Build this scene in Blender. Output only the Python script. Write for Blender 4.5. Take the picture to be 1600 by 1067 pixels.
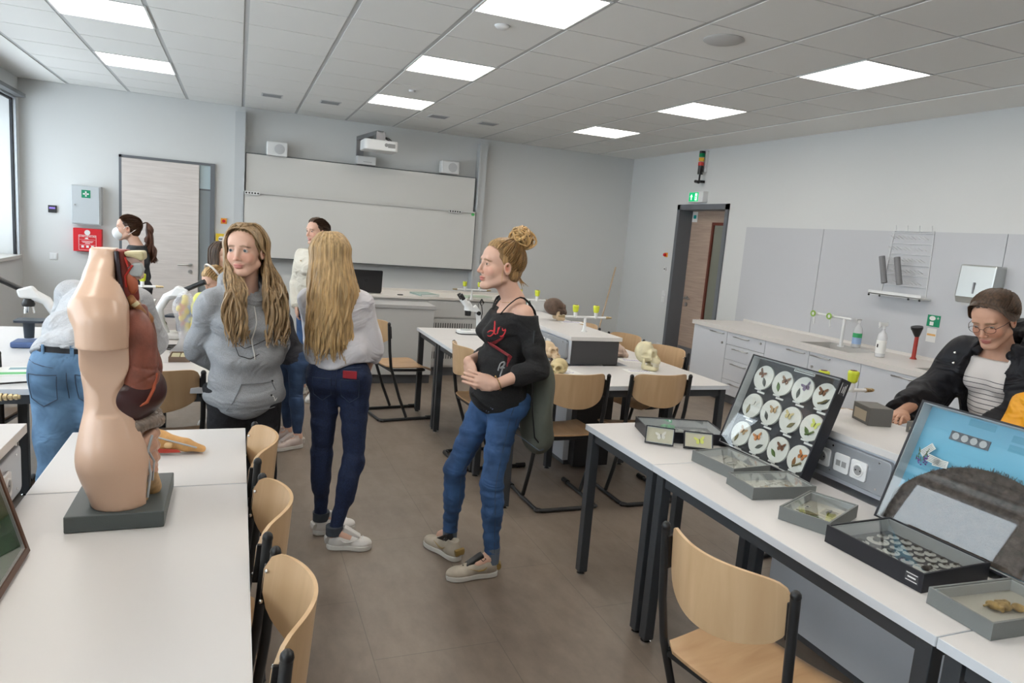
import bpy, bmesh, math, random
import numpy as np
from mathutils import Vector, Matrix, Euler
random.seed(7); RNG = np.random.RandomState(7)
PI = math.pi
scene = bpy.context.scene
col = scene.collection
for _o in list(bpy.data.objects): bpy.data.objects.remove(_o)

# ---------------------------------------------------------------- camera, daylight, exposure
def cam_axes(yaw, pitch, roll):
    cy, sy, cp, sp, cr, sr = math.cos(yaw), math.sin(yaw), math.cos(pitch), math.sin(pitch), math.cos(roll), math.sin(roll)
    f = Vector((sy*cp, cy*cp, sp)); r = Vector((cy, -sy, 0)); u = r.cross(f)
    return r*cr + u*sr, u*cr - r*sr, f
cam_d = bpy.data.cameras.new('camera'); cam = bpy.data.objects.new('camera', cam_d); col.objects.link(cam)
_r, _u, _f = cam_axes(.3827, -.1513, .0801)
cam.matrix_world = Matrix(((_r.x, _u.x, -_f.x, 0), (_r.y, _u.y, -_f.y, 0), (_r.z, _u.z, -_f.z, 1.61), (0, 0, 0, 1)))
cam_d.sensor_width = 36; cam_d.lens = 1084.08/1600*36; cam_d.clip_start = .05
scene.camera = cam
world = bpy.data.worlds.new('overcast_sky'); scene.world = world; world.use_nodes = True
world.node_tree.nodes['Background'].inputs[0].default_value = (.86, .94, 1, 1)
world.node_tree.nodes['Background'].inputs[1].default_value = 5.6
scene.view_settings.view_transform = 'Standard'; scene.view_settings.look = 'None'
scene.view_settings.gamma = 1; scene.view_settings.use_curve_mapping = False
scene.view_settings.exposure = 0.0
PANEL_EMIT = 13.0
XL, XR, YB, YF, ZC = -2.33, 5.66, -2.6, 9.62, 2.92      # room extents
WIN = [(-2.3, .55), (.75, 3.55), (3.75, 6.5), (6.7, 9.5)]   # window openings along the left wall
WZ0, WZ1 = .95, 2.68
def portal(y0, y1):
    l = bpy.data.lights.new('window_portal', 'AREA'); l.shape = 'RECTANGLE'; l.size = y1-y0; l.size_y = WZ1-WZ0
    l.cycles.is_portal = True
    o = bpy.data.objects.new('window_portal', l); col.objects.link(o)
    o.location = (XL-.44, (y0+y1)/2, (WZ0+WZ1)/2)
    o.rotation_euler = (PI/2, 0, -PI/2)
for a, b in WIN: portal(a, b)

# ---------------------------------------------------------------- materials
MATS = {}
def mat(name, rgb, rough=.5, metal=0, noise=None, bump=None, attr=False, spec=.5, alpha=None, wrinkle=0, trans=0, emit=None, sheen=0, ior=1.45, coat=0):
    """noise=(scale, amount[, (sx,sy,sz)]) colour variation; bump=(scale, strength[, stretch])"""
    if name in MATS: return MATS[name]
    m = bpy.data.materials.new(name); m.use_nodes = True; N = m.node_tree.nodes; L = m.node_tree.links
    b = N['Principled BSDF']; b.inputs['Base Color'].default_value = (*rgb, 1)
    b.inputs['Roughness'].default_value = rough; b.inputs['Metallic'].default_value = metal
    b.inputs['Specular IOR Level'].default_value = spec; b.inputs['IOR'].default_value = ior
    if trans: b.inputs['Transmission Weight'].default_value = trans
    if sheen: b.inputs['Sheen Weight'].default_value = sheen
    if coat: b.inputs['Coat Weight'].default_value = coat
    if alpha is not None: b.inputs['Alpha'].default_value = alpha
    if emit: b.inputs['Emission Color'].default_value = (*emit[0], 1); b.inputs['Emission Strength'].default_value = emit[1]
    tc = N.new('ShaderNodeTexCoord'); src = None
    if attr:
        a = N.new('ShaderNodeAttribute'); a.attribute_name = 'Col'; src = a.outputs['Color']
    def tex(scale, st, detail=4):
        mp = N.new('ShaderNodeMapping'); L.new(tc.outputs['Object'], mp.inputs[0]); mp.inputs['Scale'].default_value = st
        t = N.new('ShaderNodeTexNoise'); t.inputs['Scale'].default_value = scale; t.inputs['Detail'].default_value = detail
        L.new(mp.outputs[0], t.inputs['Vector']); return t.outputs['Fac']
    if noise:
        f = tex(noise[0], noise[2] if len(noise) > 2 else (1, 1, 1))
        mr = N.new('ShaderNodeMapRange'); mr.inputs[1].default_value = .3; mr.inputs[2].default_value = .7
        mr.inputs[3].default_value = 1-noise[1]; mr.inputs[4].default_value = 1+noise[1]; L.new(f, mr.inputs[0])
        mx = N.new('ShaderNodeVectorMath'); mx.operation = 'SCALE'; mx.inputs[0].default_value = rgb
        if src: L.new(src, mx.inputs[0])
        L.new(mr.outputs[0], mx.inputs['Scale']); src = mx.outputs[0]
    if src: L.new(src, b.inputs['Base Color'])
    if bump:
        f = tex(bump[0], bump[2] if len(bump) > 2 else (1, 1, 1), 3)
        bp = N.new('ShaderNodeBump'); bp.inputs['Strength'].default_value = bump[1]; bp.inputs['Distance'].default_value = .004
        L.new(f, bp.inputs['Height']); L.new(bp.outputs[0], b.inputs['Normal'])
    if wrinkle:
        mp = N.new('ShaderNodeMapping'); L.new(tc.outputs['Object'], mp.inputs[0]); mp.inputs['Scale'].default_value = (1, 1, 1.5); mp.inputs['Rotation'].default_value = (.3, .5, .2)
        t = N.new('ShaderNodeTexNoise'); t.inputs['Scale'].default_value = 5.5; t.inputs['Detail'].default_value = 2; t.inputs['Distortion'].default_value = 1.6; L.new(mp.outputs[0], t.inputs['Vector'])
        b2 = N.new('ShaderNodeBump'); b2.inputs['Strength'].default_value = 1.0; b2.inputs['Distance'].default_value = wrinkle; L.new(t.outputs['Fac'], b2.inputs['Height'])
        if bump: L.new(bp.outputs[0], b2.inputs['Normal'])
        L.new(b2.outputs[0], b.inputs['Normal'])
    MATS[name] = m; return m
def math_node(N, L, op, a, b=None, c=None):
    n = N.new('ShaderNodeMath'); n.operation = op
    for i, v in enumerate((a, b, c)):
        if v is None: continue
        if isinstance(v, (int, float)): n.inputs[i].default_value = v
        else: L.new(v, n.inputs[i])
    return n.outputs[0]
def wood(name, c1, c2, st=(2, 2, 30), rough=.42, scale=3.0):
    if name in MATS: return MATS[name]
    m = bpy.data.materials.new(name); m.use_nodes = True; N = m.node_tree.nodes; L = m.node_tree.links; b = N['Principled BSDF']
    tc = N.new('ShaderNodeTexCoord'); mp = N.new('ShaderNodeMapping'); L.new(tc.outputs['Object'], mp.inputs[0]); mp.inputs['Scale'].default_value = st
    t = N.new('ShaderNodeTexNoise'); t.inputs['Scale'].default_value = scale; t.inputs['Detail'].default_value = 6; t.inputs['Distortion'].default_value = .6
    L.new(mp.outputs[0], t.inputs['Vector']); cr = N.new('ShaderNodeValToRGB'); L.new(t.outputs['Fac'], cr.inputs[0])
    cr.color_ramp.elements[0].position = .3; cr.color_ramp.elements[1].position = .7
    cr.color_ramp.elements[0].color = (*c1, 1); cr.color_ramp.elements[1].color = (*c2, 1)
    L.new(cr.outputs[0], b.inputs['Base Color']); b.inputs['Roughness'].default_value = rough
    MATS[name] = m; return m

# ---------------------------------------------------------------- object helpers
def tag(o, label, cat, group=None, kind=None):
    if label: o['label'] = label
    if cat: o['category'] = cat
    if group: o['group'] = group
    if kind: o['kind'] = kind
    return o
def thing(name, label, cat, loc=(0, 0, 0), rotz=0, group=None):
    o = bpy.data.objects.new(name, None); o.empty_display_size = .1; col.objects.link(o)
    o.location = loc; o.rotation_euler = (0, 0, rotz); tag(o, label, cat, group); return o
def dup(root, loc, rotz, label=None, group=None):
    r = root.copy(); col.objects.link(r); r.location = loc; r.rotation_euler = (0, 0, rotz)
    if label: r['label'] = label
    if group: r['group'] = group
    for ch in root.children:
        c = ch.copy(); col.objects.link(c); c.parent = r
        for g in ch.children:
            d = g.copy(); col.objects.link(d); d.parent = c
    return r
class MB:
    def __init__(s): s.v = []; s.f = []; s.M = Matrix()
    def add(s, vs, fs):
        n = len(s.v); s.v += [tuple(s.M @ Vector(v)) for v in vs]; s.f += [tuple(i+n for i in f) for f in fs]; return s
    def box(s, x0, y0, z0, x1, y1, z1):
        v = [(x, y, z) for z in (z0, z1) for y in (y0, y1) for x in (x0, x1)]
        return s.add(v, [(0, 2, 3, 1), (4, 5, 7, 6), (0, 1, 5, 4), (2, 6, 7, 3), (0, 4, 6, 2), (1, 3, 7, 5)])
    def bar(s, a, b, w, h=None, up=(0, 0, 1)):
        a, b = Vector(a), Vector(b); h = h or w; d = (b-a).normalized(); up = Vector(up)
        if abs(d.dot(up)) > .98: up = Vector((0, 1, 0))
        sd = d.cross(up).normalized(); u = sd.cross(d)
        v = [p + sd*(i*w/2) + u*(j*h/2) for p in (a, b) for i, j in ((-1, -1), (1, -1), (1, 1), (-1, 1))]
        return s.add(v, [(3, 2, 1, 0), (4, 5, 6, 7), (0, 1, 5, 4), (1, 2, 6, 5), (2, 3, 7, 6), (3, 0, 4, 7)])
    def tube(s, pts, r, n=10, closed=False, caps=True, sq=1.0):
        """r: radius or list; sq: flatten of the second axis"""
        P = [Vector(p) for p in pts]; m = len(P); R_ = r if hasattr(r, '__len__') else [r]*m
        vs = []; ref = None
        for i, p in enumerate(P):
            if closed: d = (P[(i+1) % m]-P[i-1])
            else: d = P[min(i+1, m-1)]-P[max(i-1, 0)]
            d.normalize() if d.length > 1e-9 else None
            if ref is None:
                ref = Vector((0, 0, 1)) if abs(d.z) < .9 else Vector((0, 1, 0))
            sd = d.cross(ref); sd = sd.normalized() if sd.length > 1e-6 else Vector((1, 0, 0)); u = sd.cross(d).normalized(); ref = u
            for k in range(n):
                a = 2*PI*k/n; vs.append(p + sd*(math.cos(a)*R_[i]) + u*(math.sin(a)*R_[i]*sq))
        fs = []
        for i in range(m if closed else m-1):
            for k in range(n):
                a = i*n+k; b = i*n+(k+1) % n; c = ((i+1) % m)*n+(k+1) % n; d_ = ((i+1) % m)*n+k; fs.append((a, b, c, d_))
        if caps and not closed: fs.append(tuple(range(n))[::-1]); fs.append(tuple((m-1)*n+k for k in range(n)))
        return s.add(vs, fs)
    def cyl(s, a, b, r, r2=None, n=20): return s.tube([a, b], [r, r if r2 is None else r2], n)
    def lathe(s, prof, c=(0, 0, 0), n=24):
        """prof: (radius, z) list about the z axis"""
        vs = [(c[0]+math.cos(2*PI*k/n)*r, c[1]+math.sin(2*PI*k/n)*r, c[2]+z) for r, z in prof for k in range(n)]
        fs = [(i*n+k, i*n+(k+1) % n, (i+1)*n+(k+1) % n, (i+1)*n+k) for i in range(len(prof)-1) for k in range(n)]
        if prof[0][0] > 1e-5: fs.append(tuple(range(n))[::-1])
        if prof[-1][0] > 1e-5: fs.append(tuple((len(prof)-1)*n+k for k in range(n)))
        return s.add(vs, fs)
    def prism(s, poly, t0, t1, plane='xy'):
        def P(a, b, t): return (a, b, t) if plane == 'xy' else (a, t, b) if plane == 'xz' else (t, a, b)
        n = len(poly); vs = [P(a, b, t0) for a, b in poly]+[P(a, b, t1) for a, b in poly]
        return s.add(vs, [tuple(range(n))[::-1], tuple(range(n, 2*n))]+[(i, (i+1) % n, n+(i+1) % n, n+i) for i in range(n)])
    def ball(s, c, r, n=14, m=9):
        r = r if hasattr(r, '__len__') else (r, r, r)
        vs = [(c[0], c[1], c[2]+r[2])]
        for i in range(1, m):
            t = PI*i/m
            vs += [(c[0]+r[0]*math.sin(t)*math.cos(2*PI*k/n), c[1]+r[1]*math.sin(t)*math.sin(2*PI*k/n), c[2]+r[2]*math.cos(t)) for k in range(n)]
        vs.append((c[0], c[1], c[2]-r[2])); fs = [(0, 1+k, 1+(k+1) % n) for k in range(n)]
        for i in range(m-2):
            fs += [(1+i*n+k, 1+(i+1)*n+k, 1+(i+1)*n+(k+1) % n, 1+i*n+(k+1) % n) for k in range(n)]
        e = len(vs)-1; fs += [(e, 1+(m-2)*n+(k+1) % n, 1+(m-2)*n+k) for k in range(n)]
        return s.add(vs, fs)
    def build(s, name, m, parent=None, smooth=False, bevel=0, loc=None):
        me = bpy.data.meshes.new(name); me.from_pydata(s.v, [], s.f)
        b = bmesh.new(); b.from_mesh(me); bmesh.ops.recalc_face_normals(b, faces=b.faces)
        if smooth:
            for f in b.faces: f.smooth = len(f.verts) <= 4
            for e in b.edges:
                if len(e.link_faces) == 2 and e.calc_face_angle(0) > .7: e.smooth = False
        b.to_mesh(me); b.free(); me.materials.append(m)
        o = bpy.data.objects.new(name, me); col.objects.link(o); o.parent = parent
        if loc: o.location = loc
        if bevel:
            md = o.modifiers.new('bevel', 'BEVEL'); md.width = bevel; md.segments = 2; md.limit_method = 'ANGLE'; md.angle_limit = .8
        return o
def box(name, m, parent, x0, y0, z0, x1, y1, z1, bevel=0): return MB().box(x0, y0, z0, x1, y1, z1).build(name, m, parent, bevel=bevel)
def struct(o): o['kind'] = 'structure'; return o
def rounded(w, h, r, n=5, cx=0, cy=0):
    pts = []
    rr = r if hasattr(r, '__len__') else (r,)*4      # corners: tr, tl, bl, br
    for (sx, sy, a0), q in zip(((1, 1, 0), (-1, 1, 90), (-1, -1, 180), (1, -1, 270)), rr):
        for i in range(n+1):
            a = math.radians(a0+90*i/n); pts.append((cx+sx*(w/2-q)+q*math.cos(a), cy+sy*(h/2-q)+q*math.sin(a)))
    return pts
def flat_text(name, body, size, m, parent, loc, rot, extrude=.0008, align='CENTER', sx=1.0):
    cu = bpy.data.curves.new(name, 'FONT'); cu.body = body; cu.size = size; cu.extrude = extrude; cu.align_x = align; cu.align_y = 'CENTER'
    cu.space_character = sx; cu.materials.append(m)
    tmp = bpy.data.objects.new('tmp_text', cu); col.objects.link(tmp)
    dg = bpy.context.evaluated_depsgraph_get(); me = bpy.data.meshes.new_from_object(tmp.evaluated_get(dg)); bpy.data.objects.remove(tmp)
    me.materials.clear(); me.materials.append(m)
    o = bpy.data.objects.new(name, me); col.objects.link(o); o.parent = parent; o.location = loc; o.rotation_euler = rot; return o

# ---------------------------------------------------------------- implicit surfaces for bodies, skulls, organs
def V(*a): return np.array(a, float)
class SDF:
    def __init__(s): s.pr = []
    def cap(s, a, b, ra, rb=None, k=.02, flat=None, op='u'):
        """tapered capsule; flat=(axis, factor) squeezes along a direction (factor > 1 is thinner)"""
        s.pr.append(('c', V(*a), V(*b), ra, ra if rb is None else rb, k, flat, op)); return s
    def ell(s, c, r, k=.02, rot=None, op='u'):
        s.pr.append(('e', V(*c), V(*r), None if rot is None else np.array(rot, float), None, k, None, op)); return s
    def chain(s, pts, rs, k=.02, flat=None):
        for i in range(len(pts)-1): s.cap(pts[i], pts[i+1], rs[i], rs[i+1], k, flat)
        return s
    def bounds(s):
        lo = V(9, 9, 9); hi = -lo
        for t, a, b, c, d, k, fl, op in s.pr:
            if op != 'u': continue
            if t == 'c': r = max(c, d); lo = np.minimum(lo, np.minimum(a, b)-r-k*.3); hi = np.maximum(hi, np.maximum(a, b)+r+k*.3)
            else:
                r = b if c is None else V(1, 1, 1)*b.max()
                lo = np.minimum(lo, a-r-k*.3); hi = np.maximum(hi, a+r+k*.3)
        return lo-.012, hi+.012
    def eval(s, ax, ay, az):
        D = np.full((len(ax), len(ay), len(az)), .5, np.float32)
        for t, a, b, c, d, k, fl, op in s.pr:
            if t == 'c': r = max(c, d); lo = np.minimum(a, b)-r; hi = np.maximum(a, b)+r
            else:
                rr = b if c is None else V(1, 1, 1)*b.max(); lo = a-rr; hi = a+rr
            pad = k*1.5+.03
            ix = [slice(max(np.searchsorted(A, lo[i]-pad)-1, 0), np.searchsorted(A, hi[i]+pad)+1) for i, A in enumerate((ax, ay, az))]
            X, Y, Z = np.meshgrid(ax[ix[0]], ay[ix[1]], az[ix[2]], indexing='ij')
            if X.size == 0: continue
            P = np.stack([X, Y, Z], -1).astype(np.float32)-a
            if t == 'c':
                ba = b-a
                if fl is not None:
                    n = V(*fl[0]); n = n/np.linalg.norm(n); P = P+(P@n)[..., None]*n*(fl[1]-1); ba = ba+(ba@n)*n*(fl[1]-1)
                h = np.clip((P@ba)/max(ba@ba, 1e-9), 0, 1)
                dd = np.linalg.norm(P-h[..., None]*ba, axis=-1)-(c+(d-c)*h)
            else:
                if c is not None: P = P@c
                k0 = np.linalg.norm(P/b, axis=-1); k1 = np.linalg.norm(P/(b*b), axis=-1)+1e-9; dd = k0*(k0-1)/k1
            o = D[ix[0], ix[1], ix[2]]
            if op == 'u': h = np.clip(.5+.5*(o-dd)/k, 0, 1); D[ix[0], ix[1], ix[2]] = o*(1-h)+dd*h-k*h*(1-h)
            else: h = np.clip(.5-.5*(o+dd)/k, 0, 1); D[ix[0], ix[1], ix[2]] = o*(1-h)-dd*h+k*h*(1-h)
        return D
def sdf_at(s, Q):
    D = np.full(len(Q), .5)
    for t, a, b, c, d, k, fl, op in s.pr:
        P = Q-a
        if t == 'c':
            ba = b-a
            if fl is not None: n = V(*fl[0]); n = n/np.linalg.norm(n); P = P+(P@n)[:, None]*n*(fl[1]-1); ba = ba+(ba@n)*n*(fl[1]-1)
            h = np.clip((P@ba)/max(ba@ba, 1e-9), 0, 1); dd = np.linalg.norm(P-h[:, None]*ba, axis=1)-(c+(d-c)*h)
        else:
            if c is not None: P = P@c
            k0 = np.linalg.norm(P/b, axis=1); k1 = np.linalg.norm(P/(b*b), axis=1)+1e-9; dd = k0*(k0-1)/k1
        if op == 'u': h = np.clip(.5+.5*(D-dd)/k, 0, 1); D = D*(1-h)+dd*h-k*h*(1-h)
        else: h = np.clip(.5-.5*(D+dd)/k, 0, 1); D = D*(1-h)-dd*h+k*h*(1-h)
    return D
def axis(lo, hi, step, fine=(), fs=.003):
    out = [lo]
    while out[-1] < hi:
        x = out[-1]; st = step
        for a, b in fine:
            if a-step < x < b+step:
                st = min(st, fs if a <= x <= b else (fs+step)/2)
        out.append(x+st)
    return np.array(out)
def surface_nets(D, ax, ay, az):
    S = D < 0; nx, ny, nz = D.shape
    cnt = np.zeros((nx-1, ny-1, nz-1), np.int8)
    for i in (0, 1):
        for j in (0, 1):
            for k in (0, 1): cnt += S[i:nx-1+i, j:ny-1+j, k:nz-1+k]
    act = (cnt > 0) & (cnt < 8); I = np.argwhere(act)
    idx = -np.ones(act.shape, np.int64); idx[act] = np.arange(len(I))
    acc = np.zeros((len(I), 3)); n = np.zeros(len(I)); A = (ax, ay, az)
    corners = [(i, j, k) for i in (0, 1) for j in (0, 1) for k in (0, 1)]
    for c0 in corners:
        for d in range(3):
            if c0[d]: continue
            c1 = list(c0); c1[d] = 1
            i0 = I+np.array(c0); i1 = I+np.array(c1)
            d0 = D[i0[:, 0], i0[:, 1], i0[:, 2]]; d1 = D[i1[:, 0], i1[:, 1], i1[:, 2]]
            m = (d0 < 0) != (d1 < 0); t = np.where(m, d0/np.where(m, d0-d1, 1), 0)
            p0 = np.stack([A[q][i0[:, q]] for q in range(3)], 1); p1 = np.stack([A[q][i1[:, q]] for q in range(3)], 1)
            acc += np.where(m[:, None], p0+(p1-p0)*t[:, None], 0); n += m
    verts = acc/n[:, None]; faces = []
    for d in range(3):
        e0 = [slice(0, s) for s in D.shape]; e1 = list(e0); e0[d] = slice(0, D.shape[d]-1); e1[d] = slice(1, D.shape[d])
        for q in range(3):
            if q != d: e0[q] = slice(1, D.shape[q]-1); e1[q] = slice(1, D.shape[q]-1)
        s0 = S[tuple(e0)]; s1 = S[tuple(e1)]; E = np.argwhere(s0 != s1)
        if len(E) == 0: continue
        fl = s0[E[:, 0], E[:, 1], E[:, 2]]; E = E.copy()
        a, b = [(1, 2), (2, 0), (0, 1)][d]
        for q in range(3):
            if q != d: E[:, q] += 1
        def cell(da, db):
            c = E.copy(); c[:, a] -= da; c[:, b] -= db; return idx[c[:, 0], c[:, 1], c[:, 2]]
        q = np.stack([cell(1, 1), cell(0, 1), cell(0, 0), cell(1, 0)], 1)
        q[~fl] = q[~fl][:, ::-1]; faces.append(q)
    return verts, np.concatenate(faces)
def sdf_mesh(name, s, m, parent=None, res=.01, fine=None, fs=.003, cut=None, disp=None, colf=None, relax=0):
    """fine = (xr, yr, zr) lists of ranges meshed at fs; cut(X,Y,Z) -> field (kept where < 0); disp(X,Y,Z) added to the field"""
    lo, hi = s.bounds(); f = fine or ([], [], [])
    ax, ay, az = [axis(lo[i], hi[i], res, f[i], fs) for i in range(3)]
    D = s.eval(ax, ay, az)
    if disp or cut:
        X, Y, Z = np.meshgrid(ax, ay, az, indexing='ij')
        if disp: D = D+disp(X, Y, Z).astype(np.float32)
        if cut: D = np.maximum(D, cut(X, Y, Z))
    D[0] = D[-1] = .5; D[:, 0] = D[:, -1] = .5; D[:, :, 0] = D[:, :, -1] = .5
    D[D == 0] = 1e-6
    v, q = surface_nets(D, ax, ay, az)
    me = bpy.data.meshes.new(name); me.from_pydata(v.tolist(), [], q.tolist()); me.validate()
    me.polygons.foreach_set('use_smooth', [True]*len(me.polygons)); me.materials.append(m)
    if relax:
        b = bmesh.new(); b.from_mesh(me)
        for _ in range(relax): bmesh.ops.smooth_vert(b, verts=b.verts, factor=.5, use_axis_x=True, use_axis_y=True, use_axis_z=True)
        b.to_mesh(me); b.free()
    if colf is not None:
        vv = np.empty(len(me.vertices)*3); me.vertices.foreach_get('co', vv); vv = vv.reshape(-1, 3)
        c = np.ones((len(vv), 4)); c[:, :3] = colf(vv)
        at = me.color_attributes.new('Col', 'FLOAT_COLOR', 'POINT'); at.data.foreach_set('color', c.ravel())
    o = bpy.data.objects.new(name, me); col.objects.link(o); o.parent = parent; return o
def blobs(P, pairs, base):
    """colour field: base plus smooth spots (centre, radius(3), rgb, strength)"""
    C = np.tile(np.array(base, float), (len(P), 1))
    for c, r, rgb, w in pairs:
        d = np.linalg.norm((P-np.array(c))/np.array(r), axis=1); t = np.clip(1.25-d, 0, .4)/.4*w
        C = C*(1-t[:, None])+np.array(rgb)*t[:, None]
    return C
# ================================================================ materials of the room
def floor_mat():
    m = bpy.data.materials.new('vinyl_floor'); m.use_nodes = True; N = m.node_tree.nodes; L = m.node_tree.links; b = N['Principled BSDF']
    tc = N.new('ShaderNodeTexCoord')
    def noise(sc, det, st=(1, 1, 1)):
        mp = N.new('ShaderNodeMapping'); L.new(tc.outputs['Object'], mp.inputs[0]); mp.inputs['Scale'].default_value = st
        t = N.new('ShaderNodeTexNoise'); t.inputs['Scale'].default_value = sc; t.inputs['Detail'].default_value = det; t.inputs['Roughness'].default_value = .65
        L.new(mp.outputs[0], t.inputs['Vector']); return t.outputs['Fac']
    mix = math_node(N, L, 'MULTIPLY_ADD', noise(2.2, 8, (1, .6, 1)), .6, math_node(N, L, 'MULTIPLY', noise(14, 6, (1, .45, 1)), .4))
    cr = N.new('ShaderNodeValToRGB'); L.new(mix, cr.inputs[0])
    cr.color_ramp.elements[0].position = .34; cr.color_ramp.elements[1].position = .66
    cr.color_ramp.elements[0].color = (.150, .116, .090, 1); cr.color_ramp.elements[1].color = (.245, .198, .158, 1)
    sx = N.new('ShaderNodeSeparateXYZ'); L.new(tc.outputs['Object'], sx.inputs[0])
    def seam(src, period, off):
        w = math_node(N, L, 'PINGPONG', math_node(N, L, 'ADD', src, off), period/2); return math_node(N, L, 'LESS_THAN', w, .0016)
    row = math_node(N, L, 'FLOOR', math_node(N, L, 'DIVIDE', math_node(N, L, 'ADD', sx.outputs[0], 20.0), .5))
    ysh = math_node(N, L, 'MULTIPLY_ADD', row, .43, sx.outputs[1])
    s1 = seam(sx.outputs[0], .5, 20.0); s2 = seam(ysh, 1.0, 20.0)
    s = math_node(N, L, 'MULTIPLY', math_node(N, L, 'MAXIMUM', s1, s2), .38)
    mx = N.new('ShaderNodeMix'); mx.data_type = 'RGBA'; L.new(s, mx.inputs[0]); L.new(cr.outputs[0], mx.inputs[6]); mx.inputs[7].default_value = (.03, .026, .022, 1)
    L.new(mx.outputs[2], b.inputs['Base Color']); b.inputs['Roughness'].default_value = .42
    bp = N.new('ShaderNodeBump'); bp.inputs['Strength'].default_value = .08; L.new(mix, bp.inputs['Height']); L.new(bp.outputs[0], b.inputs['Normal'])
    return m
wall_m = mat('wall_paint', (.62, .63, .625), .75, bump=(160, .05))
tile_m = mat('ceiling_tile', (.74, .74, .72), .9, bump=(220, .06))
plaster_m = mat('plasterboard', (.80, .80, .78), .85)
grid_m = mat('ceiling_grid', (.46, .47, .47), .6)
dark_m = mat('anthracite_metal', (.045, .05, .057), .42, bump=(300, .05))
greyf_m = mat('door_frame_grey', (.13, .14, .155), .45)
lam_m = mat('light_laminate', (.60, .585, .575), .38)
edge_m = mat('laminate_edge', (.66, .69, .73), .4)
cab_m = mat('cabinet_front_white', (.62, .64, .68), .4)
plinth_m = mat('plinth_dark', (.085, .088, .095), .5)
steel_m = mat('brushed_steel', (.55, .55, .54), .3, 1)
chrome_m = mat('chrome', (.75, .75, .75), .15, 1)
alu_m = mat('aluminium_profile', (.50, .53, .56), .35, .6)
white_m = mat('white_plastic', (.72, .73, .73), .4)
black_m = mat('black_plastic', (.012, .012, .013), .35)
paper_m = mat('paper_white', (.75, .75, .73), .7)
green_m = mat('safety_green', (.0, .22, .10), .5)
red_m = mat('signal_red', (.62, .012, .02), .4)
board_m = mat('whiteboard_enamel', (.63, .625, .60), .28, coat=.2)
ydoor_m = wood('door_wood_light', (.56, .51, .48), (.66, .61, .575), (1.2, 1, 22), .5, 2.5)
rdoor_m = wood('door_wood_brown', (.34, .25, .20), (.45, .34, .27), (1, 1.2, 22), .5, 2.5)
glass_m = mat('clear_glass', (.9, .95, .95), .03, trans=1, ior=1.45)

# ================================================================ shell
o = box('floor', floor_mat(), None, XL-.5, YB-.1, -.1, XR+2.2, YF+.1, 0); struct(o)
o = box('wall_front', wall_m, None, XL-.4, YF, 0, XR+.3, YF+.2, ZC+.3); struct(o)
o = box('wall_back', wall_m, None, XL-.4, YB-.2, 0, XR+.3, YB, ZC+.3); struct(o)
DY0, DY1, DZ = 7.24, 8.25, 2.16
m = MB().box(XR, YB, 0, XR+.28, DY0, ZC+.3).box(XR, DY1, 0, XR+.28, YF, ZC+.3).box(XR, DY0, DZ, XR+.28, DY1, ZC+.3); struct(m.build('wall_right', wall_m))
m = MB().box(XL-.45, YB, 0, XL, YF, WZ0-.04).box(XL-.45, YB, WZ1, XL, YF, ZC+.3)
ys = [YB]+[v for w in WIN for v in w]+[YF]
for i in range(0, len(ys), 2): m.box(XL-.45, ys[i], WZ0-.04, XL, ys[i+1], WZ1)
struct(m.build('wall_left', wall_m))
# corridor behind the right door (seen through its glass)
m = MB().box(XR+2.0, 6.2, 0, XR+2.1, 9.4, 2.9).box(XR+.28, 6.1, 0, XR+2.1, 6.2, 2.9).box(XR+.28, 9.3, 0, XR+2.1, 9.4, 2.9).box(XR+.28, 6.2, 2.75, XR+2.1, 9.3, 2.9)
struct(m.build('wall_corridor', mat('corridor_paint', (.30, .27, .18), .8)))

# ---------------------------------------------------------------- ceiling: tiles between wide carrier bands, plaster margins at both sides
GX, GY, G = -1.225, 3.615, .625
gx0, gx1 = GX-G, GX+10*G
m = MB(); t = MB(); gr = MB()
jmin = -9
for i in range(-1, 10):
    for j in range(jmin, 10):
        x0, y0 = GX+i*G, GY+j*G
        y1 = min(y0+G, YF)
        if y0 >= YF: continue
        if i in (0, 4, 8) and j in (-6, -3, 0, 3, 6): continue
        t.box(x0+.017, y0+.006, ZC, x0+G-.017, y1-.006, ZC+.02)
struct(t.build('ceiling', tile_m))
for i in range(-1, 11): gr.box(GX+i*G-.017, YB, ZC+.004, GX+i*G+.017, YF, ZC+.03)
for j in range(jmin, 10): gr.box(gx0, GY+j*G-.0062, ZC+.008, gx1, GY+j*G+.0062, ZC+.03)
o = gr.build('ceiling', grid_m); struct(o)
m = MB().box(XL-.3, YB, ZC-.004, gx0-.017, YF, ZC+.2).box(gx1+.017, YB, ZC-.004, XR, YF, ZC+.2).box(gx0-.1, YB, ZC+.12, gx1+.1, YF, ZC+.2)
struct(m.build('ceiling', plaster_m))
lamp_m = mat('lamp_diffuser', (.9, .9, .9), .5, emit=((1, .93, .84), PANEL_EMIT))
lamp0 = thing('ceiling_light', 'x', 'ceiling light', (0, 0, ZC), 0, None)
fr = MB()
for a in (0, 1):
    fr.box(-.3, -.309 if a else .295, -.004, .3, -.295 if a else .309, .03); fr.box(-.309 if a else .295, -.309, -.004, -.295 if a else .309, .309, .03)
fr.build('lamp_frame', white_m, lamp0); box('diffuser', lamp_m, lamp0, -.296, -.296, .004, .296, .296, .03)
LL = {(0, 3): 'square ceiling panel light cut by the top left picture edge', (0, 6): 'farther panel light of the left row, above the first aid cabinet',
      (4, 0): 'panel light cut by the top edge in the middle of the ceiling', (4, 3): 'glowing panel light in the middle row, second nearest the whiteboard',
      (4, 6): 'glowing panel light above the projector, nearest the whiteboard', (8, 0): 'largest bright panel light, at the right over the sink wall',
      (8, 3): 'middle panel light of the right hand row', (8, 6): 'smallest panel light of the right hand row, nearest the corner'}
first = True
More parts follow.
